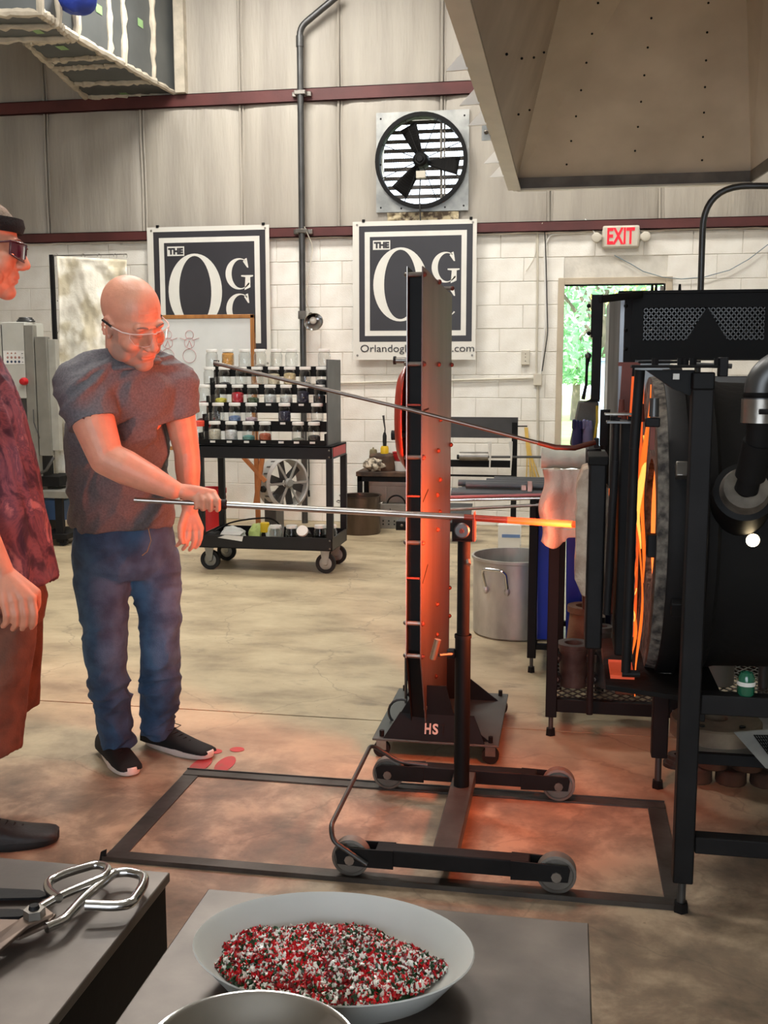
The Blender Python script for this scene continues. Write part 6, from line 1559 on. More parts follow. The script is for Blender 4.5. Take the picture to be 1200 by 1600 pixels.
# shears
t = thing('diamond_shears', P(120, 1420, Z=TZt), 'large steel shears with looped rod handles and a hex pivot bolt on the left table', 'shears')
hz_ = TZt + .016
def S(px_, py_, dz_=0): return P(px_, py_, Z=hz_ + dz_)
hA = [S(63, 1418, .006), S(93, 1400, .006), S(165, 1370, .004), S(170, 1356, .003), S(152, 1350, .002), S(100, 1365, .002), S(74, 1378, .002), S(76, 1392, .004), S(92, 1404, .008)]
MB().tube(fillet(hA, .014, 5), .0052, 14).build('handle', m_chrome, t)
hB = [S(72, 1450, 0), S(100, 1438, 0), S(132, 1402, 0), S(178, 1364, 0), S(200, 1362, 0), S(226, 1368, 0), S(224, 1384, 0), S(205, 1412, .0), S(180, 1416, 0), S(134, 1414, .002)]
MB().tube(fillet(hB, .016, 5), .0058, 14).build('handle', m_chrome, t)
m_blade = M('rusted_blade', (142, 122, 108), .5, metal=.6, col2=(96, 82, 74), scale=10)
MB().prism([S(64, 1416, .004), S(84, 1432, .004), S(44, 1452, .004), S(0, 1490, .0), S(-30, 1500, .0), S(-10, 1468, .0), S(40, 1435, .004)], (0, 0, .004)).build('blade', m_blade, t, smooth=False, bevel=.001)
MB().prism([S(88, 1432, -.004), S(70, 1452, -.004), S(30, 1470, -.004), S(-30, 1462, -.004), S(-34, 1440, -.004), S(40, 1442, -.004)], (0, 0, .004)).build('blade', m_blade, t, smooth=False, bevel=.001)
p = S(54, 1432, .008); MB().cyl(p, p + Vector((0, 0, .009)), .0115, .011, 6).build('hex_nut', m_steel, t, smooth=False); MB().cyl(p + Vector((0, 0, .009)), p + Vector((0, 0, .013)), .006, .005, 10).build('bolt_end', m_dark, t)
for (pp, lb) in (([(0, 1390), (62, 1394), (80, 1402), (62, 1406), (0, 1408)], 'dark flat tweezer blade pointing right, upper one behind the shears'), ([(0, 1424), (30, 1424), (52, 1430), (30, 1436), (0, 1438)], 'dark flat tweezer blade pointing right, lower one behind the shears')):
    pts = [P(x - (30 if x == 0 else 0), y_, Z=TZt + .004) for x, y_ in pp]
    tag(MB().prism(pts, (0, 0, .003)).build('tweezer', m_dark, None, smooth=False), lb, 'tool')
# ================================================================== PEOPLE
def fuse(name, mb, voxel, mats, parent, smooth_it=4, post=None, colour=None, label=None):
    me = mb.mesh(name, mats); o = bpy.data.objects.new(name, me); COL.objects.link(o)
    md = o.modifiers.new('r', 'REMESH'); md.mode = 'VOXEL'; md.voxel_size = voxel; md.use_smooth_shade = True
    ms = o.modifiers.new('s', 'SMOOTH'); ms.iterations = smooth_it; ms.factor = .5
    bpy.context.view_layer.update(); dg = bpy.context.evaluated_depsgraph_get()
    m2 = bpy.data.meshes.new_from_object(o.evaluated_get(dg)); bpy.data.objects.remove(o); m2.name = name
    n = len(m2.vertices); co = np.empty(n * 3, dtype=np.float32); m2.vertices.foreach_get('co', co); co = co.reshape(-1, 3)
    no = np.empty(n * 3, dtype=np.float32); m2.vertices.foreach_get('normal', no); no = no.reshape(-1, 3)
    if post is not None: co = post(co, no)
    if colour is not None:
        c = colour(co); at = m2.color_attributes.new('tint', 'FLOAT_COLOR', 'POINT')
        at.data.foreach_set('color', np.concatenate([c, np.ones((n, 1))], 1).astype(np.float32).ravel())
    off = np.array(ORG.get(parent, Vector((0, 0, 0))), dtype=np.float32)
    m2.vertices.foreach_set('co', (co - off).astype(np.float32).ravel())
    m2.materials.clear()
    for m in (mats if isinstance(mats, list) else [mats]): m2.materials.append(m)
    m2.polygons.foreach_set('use_smooth', [True] * len(m2.polygons)); m2.update()
    ob = bpy.data.objects.new(name, m2); link(ob, parent); ORG[ob] = Vector(off.tolist())
    return tag(ob, label)
def G(x, s): return np.exp(-(x / s) ** 2)
def folds(dirs, amp):
    """soft cloth folds: sums of warped sine ridges"""
    def f(co, no):
        d = np.zeros(len(co), dtype=np.float32)
        for (v, fr, ph, wv, wp) in dirs:
            v = np.array(v, dtype=np.float32); w_ = np.array(wv, dtype=np.float32)
            a = co @ v * fr + ph + 1.6 * np.sin(co @ w_ * 9 + wp)
            env = .5 + .5 * np.sin(co @ w_ * 5 + ph * 1.7 + wp)
            d += (np.abs(np.sin(a)) ** 1.5 - .5) * env
        return co + no * (d * amp)[:, None]
    return f
def ridges(sc, amp, seed=0, rot=(0, 0, 0), mask=None):
    R = Euler(rot).to_matrix(); S = Vector(sc)
    def f(co, no):
        d = np.empty(len(co), dtype=np.float32)
        for i, p in enumerate(co):
            q = R @ Vector(p.tolist()); q = Vector((q.x * S.x, q.y * S.y, q.z * S.z)) + Vector((seed, seed * .7, 0))
            q += Vector((0, 0, noise.noise(q * .6) * 1.6))
            a = 1 - 2.2 * abs(noise.noise(q)); b_ = 1 - 2.2 * abs(noise.noise(q * 2.1 + Vector((9, 2, 4))))
            d[i] = max(a, -.3) ** 1 * .75 + b_ * .25 - .35
        if mask is not None: d = d * mask(co)
        return co + no * (d * amp)[:, None]
    return f
m_skin = M('skin', (226, 160, 132), .45, var=.05, scale=30, bump=.08, bscale=150, attr='tint', sss=.08)
m_skin2 = M('skin_ruddy', (222, 150, 122), .45, var=.05, scale=30, bump=.08, bscale=150, attr='tint', sss=.08)

class Head:
    def __init__(s, c, f_dir, roll, k=1.0):
        s.c = Vector(c); f = Vector(f_dir).normalized(); e = Vector((0, 0, 1)).cross(f).normalized()
        # subject's left
        u = f.cross(e); 
        if u.z < 0: e = -e; u = -u
        e2 = e * math.cos(roll) + u * math.sin(roll); u2 = u * math.cos(roll) - e * math.sin(roll)
        s.e, s.f, s.u, s.k = e2, f, u2, k
        s.R = Matrix((e2, f, u2)).transposed()
    def L(s, a, b, c): return s.c + (s.e * a + s.f * b + s.u * c) * s.k
    def prims(s, o):
        k = s.k; R = s.R
        def el(c, r): o.sph(s.L(*c), tuple(v * k for v in r), 28, 18, R)
        def cp(a, b, r0, r1): o.limb([s.L(*a), s.L(*b)], [r0 * k, r1 * k], 14)
        el((0, -.016, .036), (.077, .098, .086)); el((0, .006, .0), (.072, .084, .085))
        el((0, .020, -.040), (.067, .069, .084)); el((0, .028, -.086), (.055, .054, .040)); el((0, .064, -.106), (.030, .024, .022))
        el((.050, .012, -.070), (.025, .050, .038)); el((-.050, .012, -.070), (.025, .050, .038))
        cp((-.034, .078, .020), (.034, .078, .020), .013, .013)
        cp((0, .086, .012), (0, .108, -.034), .0075, .0125); el((.012, .098, -.040), (.0095, .012, .009)); el((-.012, .098, -.040), (.0095, .012, .009))
        el((.038, .054, -.034), (.030, .028, .030)); el((-.038, .054, -.034), (.030, .028, .030))
        el((0, .076, -.066), (.028, .018, .020))
        cp((-.019, .0845, -.067), (.019, .0845, -.067), .0052, .0052); cp((-.017, .0835, -.078), (.017, .0835, -.078), .0060, .0060)
        for q in (-1, 1):
            el((q * .031, .070, -.002), (.0145, .0145, .0125))
            for i in range(9):  # ear rim
                a = math.radians(-60 + i * 30)
                o.sph(s.L(q * (.079 + .004 * math.cos(a)), -.008 - .016 * math.cos(a) * 1, -.008 + .028 * math.sin(a)), .0062 * k, 8, 6)
            el((q * .075, -.004, -.010), (.008, .014, .024)); el((q * .078, .0, -.034), (.006, .008, .009))
    def local(s, co):
        d = co - np.array(s.c, dtype=np.float32); R = np.array(s.R, dtype=np.float32)
        return d @ R / s.k
    def sculpt(s, co, no):
        l = s.local(co); e, f, u = l[:, 0], l[:, 1], l[:, 2]; fm_ = (f > .045) & (np.abs(e) < .07) & (np.abs(u) < .13)
        d = -.006 * G(np.abs(e) - .020, .008) * G(u - .002, .012)                 # inner eye corner
        d += -.004 * G(np.abs(e) - .046, .010) * G(u - .002, .010)
        d += -.0035 * G(u + .0725, .0022) * (np.abs(e) < .022)                     # mouth line
        d += -.0025 * G(np.abs(e) - (.026 + (-.045 - u) * .35), .004) * ((u < -.035) & (u > -.075))  # smile folds
        d += -.0015 * G(u - .052, .0022) * (np.abs(e) < .03) - .0015 * G(u - .064, .0022) * (np.abs(e) < .028)
        d += -.0018 * G(u + .0015, .0016) * G(np.abs(e) - .031, .012)              # lid crease
        v = np.array(s.f, dtype=np.float32)
        return co + (d * fm_ * s.k)[:, None] * v
    def tint(s, co, beard=0, col=(.62, .60, .58)):
        l = s.local(co); e, f, u = l[:, 0], l[:, 1], l[:, 2]; n = len(co)
        c = np.ones((n, 3), dtype=np.float32)
        near = (np.abs(e) < .1) & (np.abs(f) < .14) & (u > -.14) & (u < .14)
        lip = (G(u + .072, .010) * (np.abs(e) < .024) * (f > .078)).astype(np.float32)
        b = beard * np.clip((-.036 - u) / .014, 0, 1) * np.clip((f + .0) / .02, 0, 1) * near * (1 - .8 * (np.abs(e) < .02) * (u > -.055)) * (1 - G(u + .072, .010) * (np.abs(e) < .022))
        b = np.maximum(b, beard * .75 * ((u < .0) & (u > -.05) & (np.abs(e) > .058) & (f > -.0) & (f < .03)) * near)
        c = c * (1 - b[:, None]) + np.array(col, dtype=np.float32) * b[:, None]
        c = c * (1 - .35 * (lip * near)[:, None]) + .35 * (lip * near)[:, None] * np.array((.85, .45, .42))
        lash = G(u + .007, .0016) * G(np.abs(e) - .031, .010) * (f > .06) * near
        c = c * (1 - .75 * lash[:, None])
        return c
    def brows(s, par, mt):
        for q in (-1, 1):
            pts = [s.L(q * (.014 + .0075 * i), .0940 - .0013 * i ** 1.5, .022 + .0035 * math.sin(i * .7)) for i in range(5)]
            MB().tube(pts, [.0020, .0032, .0034, .0030, .0016], 6).build('eyebrow', mt, par)
def shoe(par, heel, toe, mu, msole, mlace, h=.085, w_=.048):
    heel = Vector((heel[0], heel[1], 0)); toe = Vector((toe[0], toe[1], 0)); f = (toe - heel); L_ = f.length; f.normalize(); s = Vector((-f.y, f.x, 0))
    def outline(z, g=0, n=36):
        pts = []
        for i in range(n):
            a = 2 * math.pi * i / n; x = math.cos(a); y = math.sin(a)
            w2 = w_ * (1 + .12 * x) * (1 if x > 0 else .92); pts.append(heel + f * (L_ / 2 + x * (L_ / 2 + g)) + s * (y * (abs(y) ** -.25 if abs(y) > 1e-3 else 1) * (w2 + g)) + Vector((0, 0, z + .006 * max(0, x) ** 3)))
        return pts
    def stack(lv):
        vs = []; fs = []; n = 36
        for ps in lv: vs += ps
        for j in range(len(lv) - 1):
            for i in range(n): fs.append((j * n + i, j * n + (i + 1) % n, (j + 1) * n + (i + 1) % n, (j + 1) * n + i))
        fs += [tuple(reversed(range(n))), tuple(range((len(lv) - 1) * n, len(lv) * n))]
        return MB().add(vs, fs)
    up_ = MB(); secs = []
    prof = [(0.02, .9, .080), (.10, 1.0, .088), (.22, 1.0, .088), (.32, .98, .084), (.45, .98, .072), (.6, 1.02, .058), (.75, 1.03, .046), (.90, .95, .040), (.96, .84, .036), (.99, .66, .029)]
    vs = []; fs = []; m = 18
    for (t_, ww, hh) in prof:
        c = heel + f * (L_ * t_)
        for i in range(m):
            a = math.pi * i / (m - 1); vs.append(c + s * (math.cos(a) * w_ * ww * .97) + Vector((0, 0, .022 + (hh * h / .085 - .022) * math.sin(a) ** .7)))
    for j in range(len(prof) - 1):
        for i in range(m - 1): fs.append((j * m + i, j * m + i + 1, (j + 1) * m + i + 1, (j + 1) * m + i))
        fs.append((j * m + m - 1, j * m, (j + 1) * m, (j + 1) * m + m - 1))
    fs += [tuple(reversed(range(m))), tuple(range((len(prof) - 1) * m, len(prof) * m))]
    sh = up_.add(vs, fs).build('shoe', mu, par, ang=70)
    stack([outline(.0, -.002), outline(.004), outline(.022, .001), outline(.026, -.003)]).build('sole', msole, sh, ang=50)
    for k in range(5):
        c = heel + f * (L_ * (.40 + .065 * k)); z = (.074 - .0065 * k) * h / .085 + .004
        MB().tube([c - s * .022 + Vector((0, 0, z - .006)), c + f * .008 + Vector((0, 0, z)), c + s * .022 + Vector((0, 0, z - .006))], .0022, 5).build('lace', mlace, sh)
    c = heel + f * (L_ * .38) + Vector((0, 0, .080 * h / .085))
    for q in (-1, 1): MB().tube([c, c + s * q * .02 + Vector((0, 0, .012)), c + s * q * .035 + f * .02 + Vector((0, 0, .002)), c + s * q * .012 + f * .02, c], .0018, 5).build('lace_bow', mlace, sh)
    return sh

# ------------------------------------------------------------------ bald man holding the pipe
man = thing('person', (-1.48, 3.33, 0), 'bald man in grey t-shirt and blue jeans with clear safety glasses, gripping the long pipe', 'person')
def Q(px_, py_, Y): return P(px_, py_, Y=Y)
YW_ = math.radians(44)
Hd = Head(Q(208, 501, 2.95), (math.sin(math.radians(60)) * math.cos(math.radians(27)), -math.cos(math.radians(60)) * math.cos(math.radians(27)), -math.sin(math.radians(27))), math.radians(13), 1.045)
b = MB()
Hd.prims(b)
b.limb([Q(196, 590, 3.09), Q(199, 555, 3.05), Hd.L(0, -.03, -.05)], [.075, .066, .062], 20)
b.limb([Hd.L(0, -.01, -.085), Q(204, 578, 3.06)], [.048, .045], 16)
tors = [(194, 850, 3.33, .125, .085), (190, 800, 3.28, .125, .09), (188, 740, 3.22, .125, .09), (190, 690, 3.16, .125, .09), (193, 640, 3.11, .135, .095), (196, 605, 3.08, .135, .085), (198, 585, 3.07, .10, .07)]
b.loft([(Q(x, y, Y), a, c, YW_) for x, y, Y, a, c in reversed(tors)])
Rs, Re, Rw = Q(130, 606, 2.94), Q(166, 716, 2.90), Q(270, 765, 2.93)
Ls, Le, Lw = Q(272, 604, 3.20), Q(292, 706, 3.24), Q(297, 796, 3.22)
b.limb([Rs, Rs.lerp(Re, .5) + Vector((0, -.005, .0)), Re, Re.lerp(Rw, .28), Re.lerp(Rw, .65), Rw], [.058, .064, .052, .053, .043, .030], 20)
b.limb([Ls, Ls.lerp(Le, .5), Le, Le.lerp(Lw, .3), Lw], [.060, .050, .042, .042, .027], 18)
# right hand closing over the pipe
pa0, pc0 = PIPE; axp = (pc0 - pa0).normalized(); cam_d = (Vector((0, 0, 1.38)) - Q(320, 785, 2.95)); cam_d.z = 0; cam_d.normalize(); upv = Vector((0, 0, 1))
tt_ = (P(318, 786, Y=2.95) - pa0).dot(axp); Hc = pa0 + axp * tt_
cd_ = cam_d
for i, (sl, ln) in enumerate(((.032, 1.0), (.010, 1.06), (-.012, 1.0), (-.033, .84))):
    m0 = Hc + axp * (sl - .004) + upv * .034 + cd_ * (.004 + .002 * i)
    m1 = Hc + axp * (sl + .010) + upv * (.014) + cd_ * .030 * ln
    m2_ = Hc + axp * (sl + .010) + upv * (-.012 * ln) + cd_ * .024
    m3 = Hc + axp * (sl + .006) + upv * (-.018 * ln) + cd_ * .002
    b.limb([m0, m1, m2_, m3], [.0102, .0090, .0082, .0074], 12)
    b.limb([Rw + axp * .0 + upv * .002, Rw.lerp(m0, .55) + upv * .004, m0], [.020, .0155, .0120], 12)
b.limb([Rw + axp * .03 - upv * .005, Hc + axp * (-.012) + upv * .016 + cd_ * .006], [.020, .016], 12)
b.limb([Rw + axp * .02 - cd_ * .010, Hc - axp * .0 + upv * .018 - cd_ * .022, Hc + axp * .032 + upv * .012 - cd_ * .018, Hc + axp * .05 + upv * .006 - cd_ * .006], [.014, .0125, .0105, .009], 12)
# left hand hanging, lightly curled
lat = Vector((math.cos(.4), math.sin(.4), 0)); fw = Vector((.4, -.9, 0)).normalized()
K = Q(299, 826, 3.21)
for i, (sx_, ln) in enumerate(((.031, .90), (.0105, 1.0), (-.0105, .95), (-.030, .78))):
    k0 = K + lat * sx_; k1 = k0 + Vector((0, 0, -.034 * ln)) + fw * .006 - lat * .002; k2 = k1 + Vector((0, 0, -.024 * ln)) - lat * .006 - fw * .006; k3 = k2 + Vector((0, 0, -.015 * ln)) - lat * .010 - fw * .012
    b.limb([k0, k1, k2, k3], [.0094, .0082, .0075, .0068], 10)
    b.limb([Lw, Lw.lerp(k0, .6) + fw * .004, k0], [.021, .015, .0115], 10)
b.limb([Lw + fw * .01 - lat * .012, K + Vector((0, 0, .01)) - lat * .034 + fw * .012, K - lat * .036 + fw * .016 + Vector((0, 0, -.024)), K - lat * .030 + fw * .014 + Vector((0, 0, -.042))], [.015, .0125, .0105, .009], 10)
# legs inside the jeans
Rh, Rk, Ra = Q(158, 870, 3.30), Q(166, 1012, 3.24), Vector((-1.575, 3.35, .10))
Lh, Lk, La = Q(240, 870, 3.40), Q(252, 1008, 3.38), Vector((-1.455, 3.47, .10))
b.limb([Rh, Rk, Ra], [.060, .045, .036], 14).limb([Lh, Lk, La], [.060, .045, .036], 14)
def man_post(co, no): return Hd.sculpt(co, no)
fuse('body', b, .0034, m_skin, man, 5, man_post, lambda co: Hd.tint(co, .9, (.56, .74, .86)))
m_grey = M('grey_stubble', (142, 108, 96), .7); Hd.brows(man, m_grey)
# t-shirt
s_ = MB()
ts = [(192, 822, 3.31, .172, .132), (190, 808, 3.30, .176, .136), (188, 770, 3.26, .170, .132), (187, 720, 3.20, .168, .134), (190, 675, 3.15, .170, .136), (193, 635, 3.11, .172, .134), (196, 605, 3.08, .162, .118), (198, 584, 3.07, .128, .098), (200, 566, 3.055, .095, .085), (200, 557, 3.05, .084, .080)]
s_.loft([(Q(x, y, Y), a, c, YW_) for x, y, Y, a, c in reversed(ts)], 40)
s_.limb([Q(165, 580, 3.0), Rs + Vector((0, 0, .004))], [.070, .080], 22).cyl(Rs + Vector((0, 0, .004)), Rs.lerp(Re, .52), .080, .081, 22)
s_.limb([Q(238, 580, 3.14), Ls + Vector((0, 0, .002))], [.068, .072], 22).cyl(Ls + Vector((0, 0, .002)), Ls.lerp(Le, .46), .071, .066, 22)
def cut_hemR(co, no):
    co = ridges((5, 5, 13), .021, 3, (0, .75, .3))(co, no)
    # straight sleeve hems: slice the rounded ends flat
    for (A_s, B_s, t0) in ((Rs, Re, .50), (Ls, Le, .44)):
        d = np.array((B_s - A_s).normalized(), dtype=np.float32); p0 = np.array(A_s.lerp(B_s, t0), dtype=np.float32)
        h_ = (co - p0) @ d; near = np.linalg.norm(co - p0, axis=1) < .13
        m_ = near & (h_ > 0); co[m_] -= (h_[m_])[:, None] * d
    return co
m_tee = M('heather_tee', (112, 111, 115), .85, col2=(94, 93, 97), scale=160, bump=.12, bscale=260)
fuse('t_shirt', s_, .0065, m_tee, man, 5, cut_hemR)
cn = [Q(202, 562, 3.04) + Vector((math.cos(a_ / 18 * math.pi) * .090, math.sin(a_ / 18 * math.pi) * .088, -.004 - .022 * max(0, -math.sin(a_ / 18 * math.pi + .2)))) for a_ in range(36)]
MB().tube(cn, .0085, 8, closed=True).build('collar', m_tee, man)
# jeans
j_ = MB()
js = [(197, 900, 3.36, .135, .105), (196, 885, 3.355, .170, .130), (196, 862, 3.35, .180, .138), (195, 840, 3.33, .172, .132), (194, 815, 3.32, .165, .126)]
j_.loft([(Q(x, y, Y), a, c, math.radians(38)) for x, y, Y, a, c in reversed(js)], 36)
j_.limb([Q(158, 872, 3.31), Q(160, 905, 3.31), Q(162, 950, 3.28), Q(165, 1015, 3.25), Q(170, 1065, 3.27), Q(178, 1115, 3.32), Q(184, 1148, 3.34)], [.098, .098, .084, .071, .068, .063, .062], 24)
j_.limb([Q(238, 872, 3.40), Q(241, 905, 3.41), Q(249, 950, 3.39), Q(252, 1010, 3.38), Q(250, 1065, 3.41), Q(248, 1112, 3.45), Q(247, 1135, 3.46)], [.094, .094, .078, .068, .067, .062, .058], 24)
def jeans_post(co, no):
    zf = np.clip((.50 - co[:, 2]) / .3, 0, 1)[:, None]
    co2 = ridges((6, 6, 15), .022, 5, (.1, .45, 0))(co, no)
    co = co2 * (.35 + .65 * zf) + co * (.65 - .65 * zf)
    co[:, 2] = np.maximum(co[:, 2], .045); return co
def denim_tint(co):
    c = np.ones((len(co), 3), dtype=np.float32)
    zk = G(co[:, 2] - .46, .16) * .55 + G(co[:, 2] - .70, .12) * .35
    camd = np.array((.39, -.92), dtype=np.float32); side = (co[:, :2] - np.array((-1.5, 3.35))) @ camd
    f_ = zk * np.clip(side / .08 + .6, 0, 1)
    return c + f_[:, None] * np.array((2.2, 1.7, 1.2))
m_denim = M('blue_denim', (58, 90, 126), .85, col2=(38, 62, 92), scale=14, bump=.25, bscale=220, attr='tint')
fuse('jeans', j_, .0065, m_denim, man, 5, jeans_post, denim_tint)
m_stitch = M('denim_stitch', (170, 150, 110), .8)
MB().tube([Q(232, 826, 3.19), Q(236, 845, 3.20), Q(230, 862, 3.205), Q(222, 868, 3.205)], .0015, 5).build('fly_stitch', m_stitch, man)
m_sh = M('black_canvas', (12, 12, 14), .85); m_so = M('white_rubber_sole', (226, 214, 206), .5, var=.05)
s1_ = shoe(man, (-1.640, 3.420), (-1.435, 3.190), m_sh, m_so, m_sh)
s2_ = shoe(man, (-1.520, 3.515), (-1.225, 3.395), m_sh, m_so, m_sh)
# clear safety glasses
m_clear = glassM('clear_lens', (.98, .97, .97), .16, .03); m_gfr = M('clear_frame', (236, 214, 206), .2, coat=.6)
for q in (-1, 1):
    def lens(u, v, q=q):
        a = q * (.006 + .058 * u); return Hd.L(a, .108 - 6.5 * a * a, .014 - .042 * v * (1 - .35 * u * u) - .004 * u)
    MB().grid(lens, 10, 6).build('lens', m_clear, man)
    MB().tube([lens(i / 10, 0) for i in range(11)], .0017, 6).build('brow_bar', m_gfr, man)
    MB().tube([lens(1, 0), lens(1, .5), lens(.8, 1), lens(.4, 1), lens(.1, .9), lens(0, .4)], .0009, 5).build('lens_rim', m_gfr, man)
    MB().tube([lens(1, 0), Hd.L(q * .076, .062, .008), Hd.L(q * .083, .02, .006)], .0022, 6).build('temple', m_gfr, man)
    MB().tube([Hd.L(q * .083, .02, .006), Hd.L(q * .086, -.022, .008)], .0034, 8).build('temple_tip', m_rubber, man)
MB().tube([Hd.L(-.008, .107, .012), Hd.L(0, .109, .010), Hd.L(.008, .107, .012)], .002, 6).build('nose_bridge', m_gfr, man)

# ------------------------------------------------------------------ man at the left edge
gy = thing('person', (-1.78, 2.66, 0), 'man at left edge in purple tie-dye shirt, brown shorts, black headband and tinted glasses', 'person')
Gf = Vector((.93, .37, 0)).normalized(); gl = Vector((-Gf.y, Gf.x, 0)); yawg = math.atan2(Gf.y, Gf.x) - math.pi / 2
Hg = Head(Q(-27, 386, 2.66), (Gf.x, Gf.y, -.10), math.radians(0), 1.06)
b = MB(); Hg.prims(b)
b.limb([Q(-70, 540, 2.66), Q(-58, 490, 2.66), Hg.L(0, -.03, -.05)], [.08, .062, .058], 18)
gt = [(-40, 960, .15, .12), (-45, 850, .15, .13), (-52, 740, .155, .13), (-62, 640, .16, .12), (-72, 570, .165, .105), (-74, 540, .12, .08)]
b.loft([(Q(x, y, 2.68), a, c, yawg) for x, y, a, c in reversed(gt)])
gs, ge, gw = Q(-72, 580, 2.47), Q(-62, 770, 2.42), Q(2, 893, 2.42)
b.limb([gs, gs.lerp(ge, .5), ge, ge.lerp(gw, .35), gw], [.06, .05, .044, .045, .031], 18)
fs2, fe2, fw2 = Q(-72, 590, 2.88), Q(-100, 770, 2.92), Q(-60, 900, 2.95)
b.limb([fs2, fe2, fw2], [.055, .042, .03], 14)
# near hand, relaxed, back of hand to the camera
side = Vector((.83, .55, 0)).normalized(); cg = Vector((.55, -.83, 0)).normalized()
Kg = Q(28, 938, 2.40)
for i, (so_, ln) in enumerate(((.035, 1.0), (.012, 1.08), (-.011, 1.0), (-.034, .82))):
    k0 = Kg + side * so_ + Vector((0, 0, .004 - .004 * abs(i - 1))); k1 = k0 + Vector((0, 0, -.038 * ln)) + cg * .008 + side * .004
    k2 = k1 + Vector((0, 0, -.026 * ln)) - cg * .008 - side * .002; k3 = k2 + Vector((0, 0, -.014 * ln)) - cg * .018 - side * .006
    b.limb([k0, k1, k2, k3], [.0108, .0094, .0088, .0080], 12)
    b.limb([gw, gw.lerp(k0, .6) + cg * .003, k0], [.024, .0165, .0125], 12)
b.limb([gw + side * .012, Kg + side * .046 - cg * .02 + Vector((0, 0, .012)), Kg + side * .048 - cg * .03 + Vector((0, 0, -.022)), Kg + side * .040 - cg * .034 + Vector((0, 0, -.045))], [.018, .014, .0115, .0095], 12)
sh1a, sh1b = Vector((-1.735, 2.62, .09)), Vector((-1.70, 2.90, .09))
nk, fk = Q(-28, 1120, 2.56), Q(2, 1085, 2.84)
b.limb([Q(-30, 930, 2.58), nk, nk.lerp(Vector((-1.74, 2.56, .09)), .4) - Gf * .04, Vector((-1.72, 2.60, .08))], [.09, .06, .056, .036], 16)
b.limb([Q(-10, 930, 2.80), fk - Gf * .05, Vector((-2.04, 2.86, .08))], [.09, .055, .036], 16)
fuse('body', b, .0038, m_skin2, gy, 5, lambda co, no: Hg.sculpt(co, no), lambda co: Hg.tint(co, 0.25, (.7, .75, .8)))
# eyes open, looking right
m_eye = M('eye_white', (230, 220, 214), .2); m_iris = M('iris', (50, 60, 60), .2)
for q in (-1, 1):
    MB().sph(Hg.L(q * .031, .0735, -.003), .0125 * 1.06, 14, 10).build('eyeball', m_eye, gy)
    MB().sph(Hg.L(q * .031, .0815, -.004), .0062, 10, 8).build('iris', m_iris, gy)
Hg.brows(gy, m_grey)
# short hair cap and headband
hair = MB()
def hf(u, v):
    a = u * 2 * math.pi; ph_ = .02 + v * 1.12; back = max(0, -math.sin(a))
    r = Vector((math.cos(a) * math.sin(ph_) * .080, math.sin(a) * math.sin(ph_) * .101, math.cos(ph_) * .089))
    return Hg.L(r.x, r.y - .016, r.z + .036 + .002 * noise.noise(Vector((a * 6, v * 8, 0))) - .02 * back * v)
hair.grid(hf, 48, 16); hair.build('hair', M('short_grey_hair', (150, 128, 110), .8, bump=.8, bscale=160), gy, ang=80, solid=.003)
band = []
for i in range(40):
    a = 2 * math.pi * i / 40; band.append((a,))
o = MB(); vs = []; fs = []; n = 40; prof = [(-.014, .0), (-.015, .007), (.0, .011), (.015, .007), (.014, 0)]
for (dz_, dr) in prof:
    for i in range(n):
        a = 2 * math.pi * i / n; vs.append(Hg.L(math.cos(a) * (.0765 + dr), -.012 + math.sin(a) * (.098 + dr), .055 + dz_ + .006 * math.sin(a)))
for j in range(4):
    for i in range(n): fs.append((j * n + i, j * n + (i + 1) % n, (j + 1) * n + (i + 1) % n, (j + 1) * n + i))
o.add(vs, fs); o.build('headband', M('black_terry', (20, 22, 24), .95, bump=1.0, bscale=200), gy, ang=80, solid=.004)
m_tint = M('plum_lens', (96, 40, 66), .08, metal=.2, coat=1, alpha=.85); m_pf = M('plum_frame', (70, 28, 44), .25, coat=.5)
for q in (-1, 1):
    def lens(u, v, q=q):
        a = q * (.008 + .058 * u); return Hg.L(a, .106 - 7 * a * a, .018 - .046 * v * (1 - .3 * u * u))
    MB().grid(lens, 10, 6).build('lens', m_tint, gy, solid=.002)
    MB().tube([lens(i / 8, 0) for i in range(9)] + [lens(1, i / 5) for i in range(1, 6)] + [lens(1 - i / 8, 1) for i in range(1, 9)] + [lens(0, 1 - i / 4) for i in range(1, 4)], .0022, 6, closed=True).build('lens_rim', m_pf, gy)
    MB().tube([lens(1, 0.05), Hg.L(q * .080, .05, .010), Hg.L(q * .086, -.02, .008)], .003, 6).build('temple', m_pf, gy)
MB().tube([Hg.L(-.009, .106, .010), Hg.L(0, .109, .008), Hg.L(.009, .106, .010)], .0025, 6).build('nose_bridge', m_pf, gy)
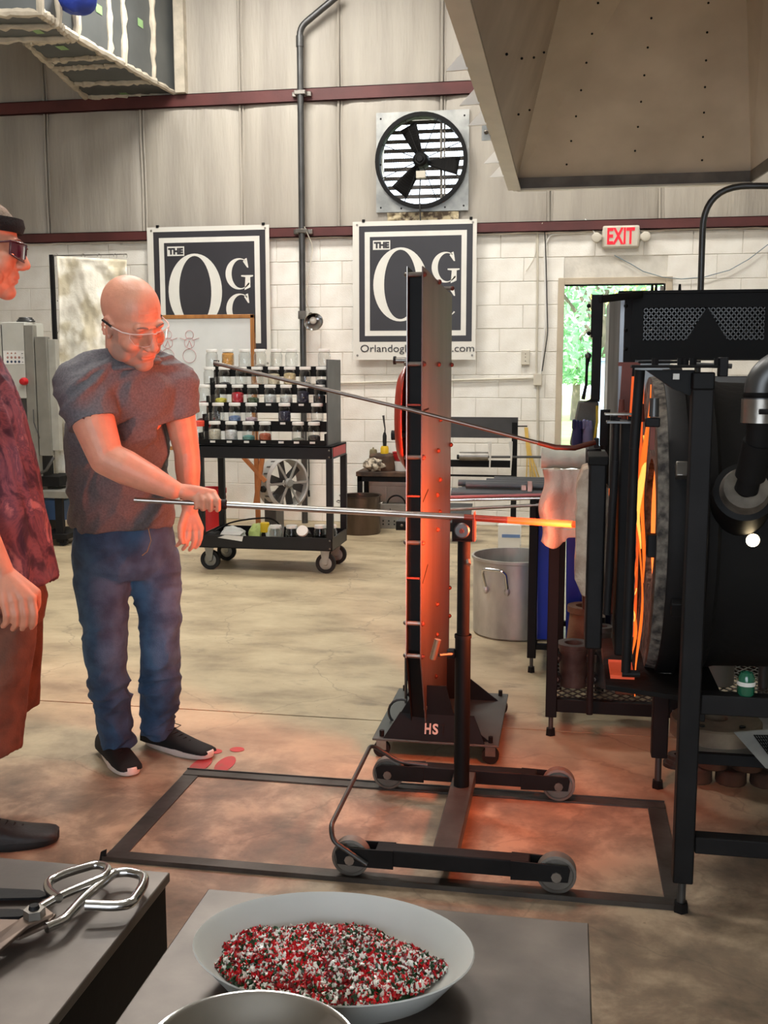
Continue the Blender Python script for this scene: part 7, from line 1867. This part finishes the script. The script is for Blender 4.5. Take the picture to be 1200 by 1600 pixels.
# tie-dye shirt
s_ = MB()
gt = [(0, 905, .195, .160), (-6, 885, .195, .160), (-14, 840, .19, .156), (-24, 780, .19, .152), (-34, 720, .188, .148), (-48, 650, .188, .140), (-62, 590, .185, .125), (-72, 548, .15, .10), (-74, 528, .10, .08)]
s_.loft([(Q(x, y, 2.68), a, c, yawg) for x, y, a, c in reversed(gt)], 44)
s_.limb([Q(-72, 570, 2.5), gs.lerp(ge, .55)], [.085, .078], 20); s_.limb([fs2, fs2.lerp(fe2, .5)], [.08, .07], 16)
def tie(co, no):
    co = ridges((11, 11, 2.5), .02, 7)(co, no)
    return co
def tie_mat():
    m = bpy.data.materials.new('tie_dye'); m.use_nodes = True; nt = m.node_tree; N = nt.nodes; L = nt.links; b_ = N['Principled BSDF']
    tc = N.new('ShaderNodeTexCoord'); n1 = N.new('ShaderNodeTexNoise'); n1.inputs['Scale'].default_value = 9; n1.inputs['Detail'].default_value = 7; n1.inputs['Distortion'].default_value = .9; n1.inputs['Roughness'].default_value = .6
    L.new(tc.outputs['Object'], n1.inputs['Vector']); r = N.new('ShaderNodeValToRGB'); e = r.color_ramp.elements
    e[0].position = .34; e[0].color = (*lin((40, 28, 46)), 1); e[1].position = .66; e[1].color = (*lin((170, 122, 130)), 1)
    for p_, c_ in ((.44, (70, 46, 66)), (.52, (122, 80, 94)), (.58, (92, 64, 84))): q = e.new(p_); q.color = (*lin(c_), 1)
    L.new(n1.outputs['Fac'], r.inputs[0]); L.new(r.outputs[0], b_.inputs['Base Color']); b_.inputs['Roughness'].default_value = .85; return m
m_tie = tie_mat()
fuse('tie_dye_shirt', s_, .007, m_tie, gy, 4, tie)
# shorts
j_ = MB()
j_.loft([(Q(x, y, Y), a, c, yawg) for x, y, Y, a, c in ((-12, 880, 2.68, .16, .13), (-12, 930, 2.68, .175, .145), (-14, 970, 2.68, .17, .145))], 30)
j_.loft([(Q(-12, 960, 2.58), .085, .120, yawg), (Q(-18, 1060, 2.55), .085, .108, yawg), (Q(-26, 1160, 2.54), .085, .098, yawg), (Q(-27, 1172, 2.54), .084, .098, yawg)], 26)
j_.loft([(Q(2, 940, 2.80), .09, .115, yawg), (Q(6, 1030, 2.84), .09, .108, yawg), (Q(6, 1098, 2.86), .09, .106, yawg), (Q(6, 1106, 2.86), .09, .106, yawg)], 26)
fuse('shorts', j_, .007, M('brown_shorts', (112, 74, 58), .85, col2=(88, 58, 46), scale=20, bump=.2, bscale=200), gy, 4, ridges((9, 9, 4), .014, 2))
m_sh2 = M('black_leather', (26, 22, 22), .55, bump=.2, bscale=60); m_so2 = M('black_sole', (16, 15, 15), .7)
shoe(gy, (-1.750, 2.585), (-1.452, 2.700), m_sh2, m_so2, m_rubber, h=.095, w_=.054)
shoe(gy, (-2.09, 2.84), (-1.80, 2.94), m_sh2, m_so2, m_rubber, w_=.052)
